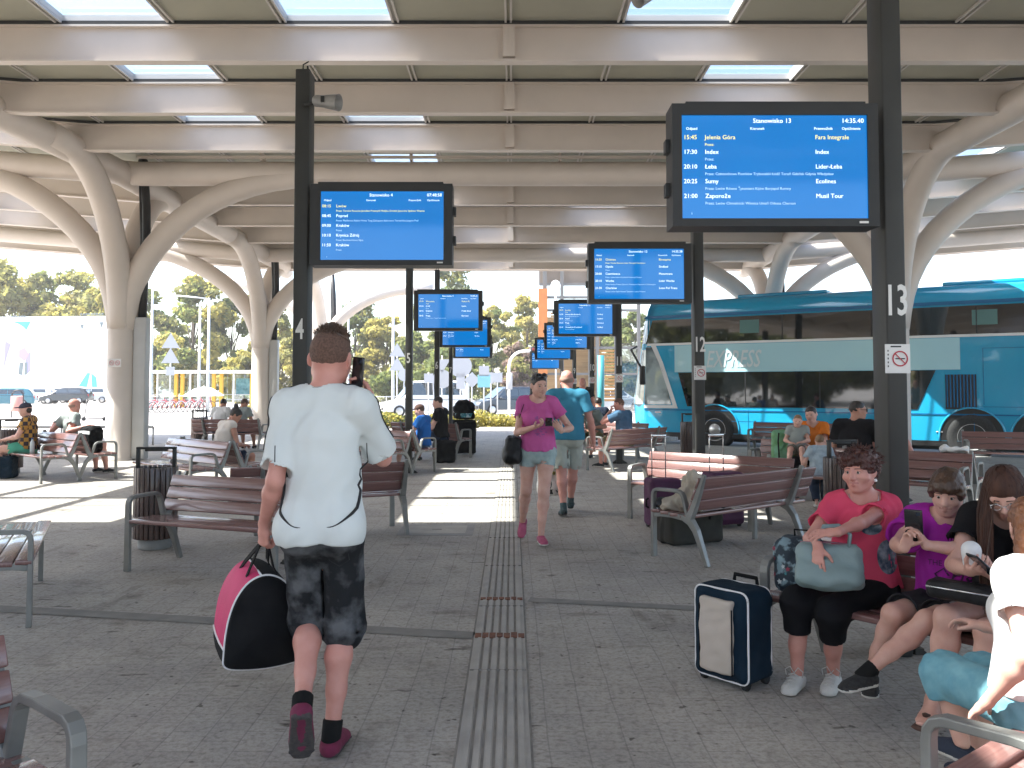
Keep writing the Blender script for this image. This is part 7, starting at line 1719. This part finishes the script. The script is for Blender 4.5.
# ------------------------------------------------------------------ cars
CGLASS = mat('car_glass', (.02, .03, .035), rough=.05, spec=.9, coat=1.0); LAMP_W = mat('headlamp', (.7, .7, .72), rough=.15); LAMP_R = mat('tail_lamp', (.35, .02, .02), rough=.2); PLATE = mat('number_plate', (.7, .7, .66), rough=.5)
_wheel_me = None
def car(label, px, Y, rz, paint, van=False, L_=4.3, Wd=1.75, Hh=1.5):
    p = At(px, 386, Y); t = thing('parked_car' if not van else 'van', label, 'car' if not van else 'van', (p.x, Y, -.14), R(rz), 'cars on the forecourt roads')
    low = [(-L_ / 2, .30), (-L_ / 2 - .04, .55), (-L_ / 2 + .02, .86), (L_ / 2 - .95, .92), (L_ / 2 - .12, .74), (L_ / 2, .55), (L_ / 2 - .02, .28)]
    rf = .0 if van else .35
    cab = [(-L_ / 2 + .04, .86), (-L_ / 2 + .22 + rf * .6, Hh - .08), (-L_ / 2 + .45 + rf, Hh), (L_ / 2 - 2.0, Hh), (L_ / 2 - 1.75, Hh - .05), (L_ / 2 - .95, .90)]
    def loft(poly, hw0, hw1, z0, z1):
        mb = MB(); n = len(poly)
        def hwz(z): return hw0 + (hw1 - hw0) * max(0, min(1, (z - z0) / (z1 - z0)))
        cx_ = sum(a for a, b in poly) / n; cz_ = sum(b for a, b in poly) / n
        rings = []
        for s_, k, dy in ((-1, .94, 0), (-1, 1, .05), (1, 1, -.05), (1, .94, 0)): rings.append([(cx_ + (a - cx_) * (k if dy == 0 else 1), s_ * hwz(b) + dy, cz_ + (b - cz_) * (k if dy == 0 else 1)) for a, b in poly])
        vs = [q for r in rings for q in r]; fs = [(i * n + j, i * n + (j + 1) % n, (i + 1) * n + (j + 1) % n, (i + 1) * n + j) for i in range(3) for j in range(n)] + [tuple(range(n)), tuple(range(3 * n, 4 * n))]
        return mb.add(vs, fs, 0, False)
    b = loft(low, Wd / 2, Wd / 2 - .04, .3, .9); c = loft(cab, Wd / 2 - .05, Wd / 2 - .22, .86, Hh); b.add(c.v, c.f, 0)
    bevel(b.build('body', paint, t), .04, 2)
    k = lambda z: Wd / 2 - .05 - .17 * (z - .86) / (Hh - .86) + .004
    xs = [(-L_ / 2 + .40 + rf * .6, -.35), (-.30, L_ / 2 - 1.62)]
    for s_ in (-1, 1):
        for i, (xa, xb) in enumerate(xs):
            z0, z1 = .92, Hh - .12; xa2 = xa + (.16 if i == 0 else 0); xb2 = xb - (0 if i == 0 else .02); xb0 = xb + (.42 if i == 1 else 0)
            mb = MB(); mb.quad((xa, s_ * k(z0), z0), (xb0, s_ * k(z0), z0), (xb2, s_ * k(z1), z1), (xa2, s_ * k(z1), z1)); mb.build('side_window', CGLASS, t)
    mb = MB(); mb.quad((L_ / 2 - .97, -.66, .95), (L_ / 2 - .97, .66, .95), (L_ / 2 - 1.72, .56, Hh - .07), (L_ / 2 - 1.72, -.56, Hh - .07)); v_ = mb.build('windscreen', CGLASS, t); v_.location = (.03, 0, .015)
    mb = MB(); mb.quad((-L_ / 2 + .06, -.62, .95), (-L_ / 2 + .06, .62, .95), (-L_ / 2 + .22 + rf * .55, .54, Hh - .12), (-L_ / 2 + .22 + rf * .55, -.54, Hh - .12)); v_ = mb.build('rear_window', CGLASS, t); v_.location = (-.03, 0, .01)
    for s_ in (-1, 1):
        mb = MB(); mb.bbox((L_ / 2 - .12, s_ * .62, .66), (.20, .34, .14), .04); mb.build('headlight', LAMP_W, t); mb = MB(); mb.bbox((-L_ / 2 + .02, s_ * .70, .78), (.10, .18, .22), .03); mb.build('tail_light', LAMP_R, t)
        mb = MB(); mb.bbox((L_ / 2 - 1.35, s_ * (Wd / 2 + .07), .98), (.12, .20, .13), .04); mb.build('mirror', paint, t)
        for x in (-L_ / 2 + .78, L_ / 2 - .82):
            q = Matrix.Rotation(R(-90 * s_), 3, 'X'); mb = MB(); mb.lathe([(.20, .0), (.30, .015), (.315, -.02), (.315, -.18), (.2, -.2)], (x, s_ * (Wd / 2 + .005), .31), 22, q); w_ = mb.build('wheel', TYRE, t)
            mb = MB(); mb.lathe([(.0, .016), (.06, .02), (.19, .006), (.205, .0)], (x, s_ * (Wd / 2 + .01), .31), 18, q); mb.build('rim', RIM, w_)
    mb = MB(); mb.box((L_ / 2 + .005, 0, .44), (.03, 1.2, .16), m=0); mb.box((L_ / 2 + .02, 0, .46), (.02, .5, .11), m=1); mb.build('grille', [BUSBLK, PLATE], t)
    return t
def paint(nm, c): return mat('paint_' + nm, c, rough=.3, coat=.7, metal=.15)
car('dark grey estate car on the road left of the woman in pink', 508, 50, 205, paint('dark_grey', (.035, .045, .06)), Hh=1.62, L_=4.4)
car('white van on the road behind posts 5 and 6', 424, 47, 200, paint('white', (.72, .73, .74)), True, 4.8, 1.9, 1.95)
car('teal car parked at the far left edge before the hoarding', 5, 66, 200, paint('teal', (.04, .16, .20))); car('white car parked second from the left before the hoarding', 32, 80, 190, paint('white', (.72, .73, .74)))
car('silver car parked between the white and the dark car before the hoarding', 50, 84, 195, paint('silver', (.45, .46, .47))); car('dark car parked at the middle of the hoarding row', 67, 80, 188, paint('black', (.02, .022, .026)))
car('pale car parked rightmost before the hoarding, beside the nearest column', 90, 84, 190, paint('pale', (.6, .61, .6)))
car('white car passing left of the standing man, near the stair tower', 612, 56, 10, paint('white', (.72, .73, .74)))
# ------------------------------------------------------------------ bus shelter with yellow posts
YEL = mat('yellow_paint', (.72, .40, .02), rough=.5); SHW = mat('shelter_white', (.74, .74, .72), rough=.5); PANE = glassy('shelter_pane', (.75, .85, .88), .15)
p = At(198, 386, 66); sh_ = thing('bus_shelter', 'long bus shelter with white roof and yellow posts beyond the forecourt', 'bus shelter', (p.x, 66, -.14), R(-4))
mb = MB(); mb.bbox((0, 0, 2.78), (11.2, 2.6, .14), .03); mb.box((0, -.9, 2.66), (11.0, .1, .12)); mb.build('roof', SHW, sh_)
for x in (-4.6, -4.0, -1.6, -1.1, 1.4, 2.0, 4.4, 5.0): mb = MB(); mb.box((x, -.3, 1.34), (.26, .2, 2.66)); mb.build('post', YEL, sh_)
mb = MB()
for x in (-5.3, -2.8, -.2, 3.2): mb.box((x, -.9, 1.34), (.10, .10, 2.66))
mb.box((0, .35, .62), (11, .06, .06)); mb.box((0, .35, 1.0), (11, .04, .05)); mb.build('frame', SHW, sh_)
for x in (-3.0, -.2, 3.2): mb = MB(); mb.box((x, .5, 1.5), (2.2, .03, 2.1)); mb.build('glass_panel', PANE, sh_)
mb = MB(); mb.bbox((-.3, .1, .5), (5, .4, .06), .02); mb.build('bench_board', CONC, sh_)
mb = MB(); mb.box((3.4, .46, 1.6), (1.1, .02, 1.3)); mb.build('poster', mat('poster_teal', (.03, .14, .16), (.15, .35, .38), scale=2.5), sh_)
# white parasol
p = At(204, 386, 46); um = thing('parasol', 'white open parasol in front of the yellow bus shelter', 'parasol', (p.x, 46, -.14))
mb = MB(); mb.lathe([(.02, 1.62), (.5, 1.52), (1.1, 1.16), (1.10, 1.12), (.5, 1.46), (.02, 1.55)], n=8, smooth=False); mb.build('canopy', SHW, um); MB().tube([(0, 0, 0), (0, 0, 1.7)], .025, 8).build('pole', CONC, um)
# ------------------------------------------------------------------ street lamps, signs, signal
LPW = mat('galvanised_pale', (.56, .57, .57), (.48, .49, .49), scale=4, rough=.5, metal=.2); SGB = mat('sign_back_grey', (.42, .43, .45), rough=.5); SBLUE = mat('sign_blue', (.03, .17, .42), rough=.5); STEALM = mat('sign_teal', (.20, .46, .55), rough=.5)
def lamp(label, px, Y, top_y, arm, armz=0.0):
    p = At(px, 386, Y); h_ = At(px, top_y, Y).z + .14; t = thing('street_lamp', label, 'street lamp', (p.x, Y, -.14), 0, 'pale street lamps beyond the station')
    mb = MB(); mb.tube([(0, 0, 0), (0, 0, 1.2), (0, 0, h_)], [.13, .10, .07], 10); mb.build('pole', LPW, t); mb = MB(); mb.tube([(0, 0, h_ - .05), (arm, 0, h_ + armz)], .045, 8); mb.build('arm', LPW, t); mb = MB(); mb.bbox((arm, 0, h_ + armz - .02), (.6, .26, .1), .04); mb.build('lamp_head', LPW, t)
lamp('tall pale lamp post close to the nearest left column', 151, 58, 284, -.8, 0); lamp('pale lamp post with its arm reaching left above the bus shelter', 208, 54, 298, -2.0, .15); lamp('shorter pale lamp post with its arm reaching right above the bus shelter', 199, 62, 304, 1.3, .3)
lamp('pale lamp post left of post 5', 393, 52, 292, .9, 0); lamp('pale lamp post seen below board 7', 468, 60, 300, -1.0, .1); lamp('pale lamp post behind the walking man', 348, 70, 305, 1.0, .1)
def sign(label, px, Y, shapes, cat='road sign'):
    """shapes: (kind, centre y pixel, size m, material)"""
    p = At(px, 386, Y); tz = max(At(px, s_[1], Y).z + .14 + s_[2] * .55 for s_ in shapes); t = thing('road_sign', label, cat, (p.x, Y, -.14), R(6), 'road signs beyond the platform')
    MB().tube([(0, .03, 0), (0, .03, tz)], .035, 8).build('post', LPW, t)
    for kd, py, sz, m in shapes:
        z = At(px, py, Y).z + .14; mb = MB(); n_ = {'tri': 3, 'dia': 4, 'sq': 4, 'rnd': 20, 'tall': 4, 'inv': 3}[kd]; off = {'tri': 90, 'inv': -90, 'dia': 0, 'sq': 45, 'rnd': 0, 'tall': 45}[kd]
        pts = [(sz * .62 * math.cos(R(off + 360 * i / n_)) * (.8 if kd == 'tall' else 1), z + sz * .62 * math.sin(R(off + 360 * i / n_)) * (1.5 if kd == 'tall' else 1)) for i in range(n_)]
        mb.prism(pts, -.03, 0, 'xz'); mb.build('plate', m, t)
sign('post with two white triangular signs standing before the bus shelter', 170, 44, [('tri', 343, .85, SGB), ('tri', 358, .85, SGB), ('sq', 371, .5, SGB)])
sign('twin white triangles just left of post 5', 397, 46, [('tri', 352, .8, SGB), ('tri', 366, .8, SGB)]); sign('small round sign on a low post left of post 5', 404, 52, [('rnd', 375, .6, SGB)])
sign('tall sign with a round disc above a plate, below board 7', 460.5, 44, [('rnd', 366, .95, SGB), ('tall', 381, .62, SGB)]); sign('small square sign left of post 6', 428.5, 46, [('sq', 378, .55, SGB)])
sign('white inverted triangle over a disc between posts 6 and 7', 442, 42, [('inv', 364, .75, SGB), ('rnd', 379, .75, SGB)]); sign('diamond-shaped sign right of post 7', 472, 46, [('dia', 380, .7, SGB)])
sign('pedestrian crossing sign in blue-teal with a square plate above', 484, 44, [('sq', 371, .6, SGB), ('sq', 381, .75, STEALM)]); sign('small round sign right of the crossing sign', 491, 46, [('rnd', 378, .5, SGB)]); sign('small square sign left of the traffic signal', 497.5, 46, [('sq', 377.5, .6, SGB)])
p = At(509, 386, 42); tl = thing('traffic_signal', 'white curved traffic signal mast over the road, left of the orange pillar', 'traffic light', (p.x, 42, -.14))
MB().tube([(0, 0, 0), (0, 0, 2.6)] + [(.75 - .75 * math.cos(a), 0, 2.6 + .78 * math.sin(a)) for a in [math.pi / 2 * i / 8 for i in range(1, 9)]] + [(1.15, 0, 3.38)], .07, 10).build('mast', SHW, tl)
mb = MB(); mb.bbox((1.22, 0, 3.2), (.30, .24, .82), .04); hd_ = mb.build('signal_head', BUSBLK, tl); mb = MB(); mb.bbox((.02, -.02, 1.9), (.30, .24, .82), .04); mb.build('signal_head', SGB, tl)
for k in range(3): mb = MB(); mb.lathe([(.085, .13), (.09, .12), (0, .135)], (1.22, 0, 3.46 - .26 * k), 14, Matrix.Rotation(R(90), 3, 'X')); mb.build('lens', mat('lens_dark_%d' % k, ((.12, .01, .01), (.14, .08, .01), (.01, .10, .04))[k], rough=.2), hd_)
# ------------------------------------------------------------------ rails
def rail(label, a, b, z, every, name='guard_rail', m=LPW, bars=1):
    a = Vector(a); b = Vector(b); t = thing(name, label, 'railing', a); d = b - a; mb = MB(); mb.tube([(0, 0, z), (d.x, d.y, z)], .03, 8)
    for k in range(1, bars): mb.tube([(0, 0, z * k / bars), (d.x, d.y, z * k / bars)], .02, 6)
    mb.build('top_rail', m, t); n_ = max(2, int(d.length / every))
    for i in range(n_ + 1): q = d * i / n_; mb = MB(); mb.tube([(q.x, q.y, 0), (q.x, q.y, z)], .028, 8); mb.build('post', m, t)
rail('low steel rail closing the left end of the platform behind the far left benches', (-18.8, 22.1, 0), (-9.3, 22.1, 0), .46, 2.2, m=LPW)
rail('pale road railing beyond the forecourt between post 4 and post 5', (At(286, 386, 56).x, 56, -.14), (At(420, 386, 56).x, 56, -.14), .95, 2.2, bars=2)
# ------------------------------------------------------------------ hire bikes, scooter, pole bin
BIKEW = mat('bike_frame_white', (.65, .62, .62), rough=.4); BIKER = mat('bike_red', (.42, .06, .08), rough=.4)
def bike(label, x, y, rz):
    t = thing('hire_bicycle', label, 'bicycle', (x, y, -.14), R(rz), 'hire bicycles in front of the bus shelter')
    for wx in (-.52, .52):
        mb = MB(); mb.tube([(wx + .33 * math.cos(a), 0, .34 + .33 * math.sin(a)) for a in [2 * math.pi * i / 20 for i in range(21)]], .022, 6)
        for i in range(6): a = math.pi * i / 6; mb.tube([(wx + .32 * math.cos(a), 0, .34 + .32 * math.sin(a)), (wx - .32 * math.cos(a), 0, .34 - .32 * math.sin(a))], .004, 4)
        mb.build('wheel', TYRE, t)
    mb = MB()
    for a, b in (((-.52, 0, .34), (-.08, 0, .32)), ((-.08, 0, .32), (-.2, 0, .86)), ((-.52, 0, .34), (-.18, 0, .78)), ((-.08, 0, .32), (.36, 0, .82)), ((-.18, 0, .66), (.36, 0, .78)), ((.36, 0, .88), (.52, 0, .34)), ((.36, 0, .86), (.33, 0, 1.02))): mb.tube([a, b], .024, 6)
    mb.build('frame', BIKER, t); mb = MB(); mb.bbox((-.22, 0, .92), (.26, .16, .07), .03); mb.build('saddle', TYRE, t); mb = MB(); mb.tube([(.26, -.28, 1.04), (.34, -.1, 1.03), (.34, .1, 1.03), (.26, .28, 1.04)], .016, 6); mb.build('handlebar', BIKEW, t)
    mb = MB(); mb.tube(arc((-.52, 0, .34), .38, R(20), R(170), 8), 1, flat=(.05, .01), up=(0, 1, 0)); mb.build('mudguard', BIKEW, t)
for k in range(7):
    p = G(150 + k * 7.5, 413, -.14); bike(['hire bicycle at the left end of the row before the bus shelter', 'second hire bicycle from the left in the row before the shelter', 'third hire bicycle from the left in the row before the shelter', 'middle hire bicycle of the row before the bus shelter', 'third hire bicycle from the right in the row before the shelter', 'second hire bicycle from the right in the row before the shelter', 'hire bicycle at the right end of the row before the bus shelter'][k], p.x, p.y + .3 * k, 62)
p = G(93, 421, -.14); st = thing('electric_scooter', 'electric scooter standing on the bright forecourt left of the nearest column', 'scooter', (p.x, p.y, -.14), R(8))
mb = MB(); mb.bbox((.1, 0, .13), (.75, .15, .05), .02); mb.build('deck', BUSBLK, st); MB().tube([(-.38, 0, .16), (-.28, 0, 1.05)], .022, 8).build('stem', BUSBLK, st); MB().tube([(-.28, -.24, 1.06), (-.28, .24, 1.06)], .016, 6).build('handlebar', BUSBLK, st)
for x in (-.42, .52): mb = MB(); mb.lathe([(.05, -.025), (.10, -.022), (.10, .022), (.05, .025)], (x, 0, .10), 16, Matrix.Rotation(R(90), 3, 'X')); mb.build('wheel', TYRE, st)
p = G(17, 418, -.14); pb = thing('litter_bin', 'salmon-pink metal pole bin with a hoop on the forecourt at the far left', 'litter bin', (p.x, p.y, -.14))
mb = MB(); mb.lathe([(.0, .35), (.28, .36), (.30, .42), (.30, 1.12), (.27, 1.14), (.26, 1.0)], n=18); mb.build('bucket', mat('salmon_paint', (.55, .27, .22), rough=.5), pb); MB().tube([(-.30, 0, 0), (-.30, 0, 1.15)] + arc((0, 0, 1.15), .30, math.pi, 0, 8) + [(.30, 0, 0)], .03, 6).build('hoop', PIPE, pb)
# ------------------------------------------------------------------ stair tower with orange cladding
OR = mat('orange_cladding', (.48, .17, .045), (.40, .14, .04), scale=3, rough=.6); LOUV = mat('louvre_wood', (.36, .20, .07), (.28, .15, .05), scale=4, rough=.7, stretch=(.3, 5, 5)); TWS = mat('tower_steel', (.13, .125, .12), rough=.5); TWG = glassy('tower_glass', (.72, .76, .78), .2)
p0 = At(536, 386, 52); tw = thing('stair_tower', 'open steel stair tower with orange pillar and wooden louvres behind the right boards', 'building', (p0.x, 52, -.14))
sx = 52 / 850
for x, w_ in ((.55, .24), (1.6, .2), (3.3, .2), (3.75, .2), (4.9, .2), (6.3, .2)): mb = MB(); mb.box((x, 0, 4.6), (w_, .24, 9.2)); mb.build('steel_post', TWS, tw)
mb = MB(); mb.box((.42, -.2, 5.0), (.55, .3, 5.2)); mb.build('orange_pillar', OR, tw)
for z in (2.4, 4.0, 6.3, 7.1, 7.9, 9.1): mb = MB(); mb.box((3.3, .05, z), (6.2, .3, .14)); mb.build('floor_beam', TWS, tw)
mb = MB(); mb.box((3.3, .4, 8.5), (6.2, .06, 1.1)); mb.build('parapet', mat('tower_panel', (.20, .16, .13), rough=.6), tw)
mb = MB()
for k in range(14): mb.box((1.7, -.06, 3.9 + k * .17), (1.6, .06, .10), Matrix.Rotation(R(20), 3, 'X'))
mb.build('louvre_screen', LOUV, tw); mb = MB()
for k in range(16): mb.box((4.35, -.06, .8 + k * .2), (1.0, .06, .13), Matrix.Rotation(R(20), 3, 'X'))
mb.build('louvre_screen', LOUV, tw); mb = MB(); mb.box((5.6, .1, 2.2), (1.2, .05, 4.2)); mb.build('glass_wall', TWG, tw)
mb = MB(); mb.box((2.4, 1.6, 3), (3.4, .2, 6)); mb.build('back_wall', mat('tower_wall', (.30, .20, .10), (.24, .15, .07), scale=3, rough=.7, stretch=(.3, 1, 6)), tw)
for k in range(10): mb = MB(); mb.box((1.4 + k * .32, .8, 4.1 + k * .21), (.34, 1.2, .06)); mb.build('stair_step', TWS, tw)
p = At(556, 386, 47); gl = thing('globe_lamp', 'street lamp with a white globe in front of the stair tower', 'street lamp', (p.x, 47, -.14)); MB().tube([(0, 0, 0), (0, 0, 6.9)], .05, 8).build('pole', LPW, gl)
mb = MB(); mb.lathe([(0, 6.85), (.16, 6.9), (.26, 7.08), (.28, 7.25), (.2, 7.45), (0, 7.54)], n=16); mb.build('globe', SHW, gl)
p = At(601, 386, 30); tc2 = thing('teal_post', 'slim teal steel post standing beyond the far benches near post 10', 'post', (p.x, 30, 0)); MB().tube([(0, 0, 0), (0, 0, 2.6)], .12, 12).build('shaft', mat('teal_steel', (.05, .26, .30), rough=.4), tc2); mb = MB(); mb.lathe([(.2, 0), (.2, .03), (.13, .05)], n=14); mb.build('base', TWS, tc2)
# ------------------------------------------------------------------ thin haze volume added to pale and soften the far trees
hm = bpy.data.materials.new('added_haze'); hm.use_nodes = True; nt = hm.node_tree; nt.nodes.remove(nt.nodes['Principled BSDF'])
pv = nt.nodes.new('ShaderNodeVolumePrincipled'); pv.inputs['Color'].default_value = (.95, .96, .97, 1); pv.inputs['Density'].default_value = .0005; pv.inputs['Anisotropy'].default_value = .2
nt.links.new(pv.outputs[0], nt.nodes['Material Output'].inputs['Volume'])
mb = MB(); mb.box((0, 70, 13), (420, 320, 28.4)); hz = mb.build('haze', hm); tag(hz, kind='stuff'); hz.display_type = 'WIRE'
sc.cycles.volume_bounces = 1; sc.cycles.volume_step_rate = 4; sc.cycles.volume_max_steps = 64
print('camera', cam.location[:])
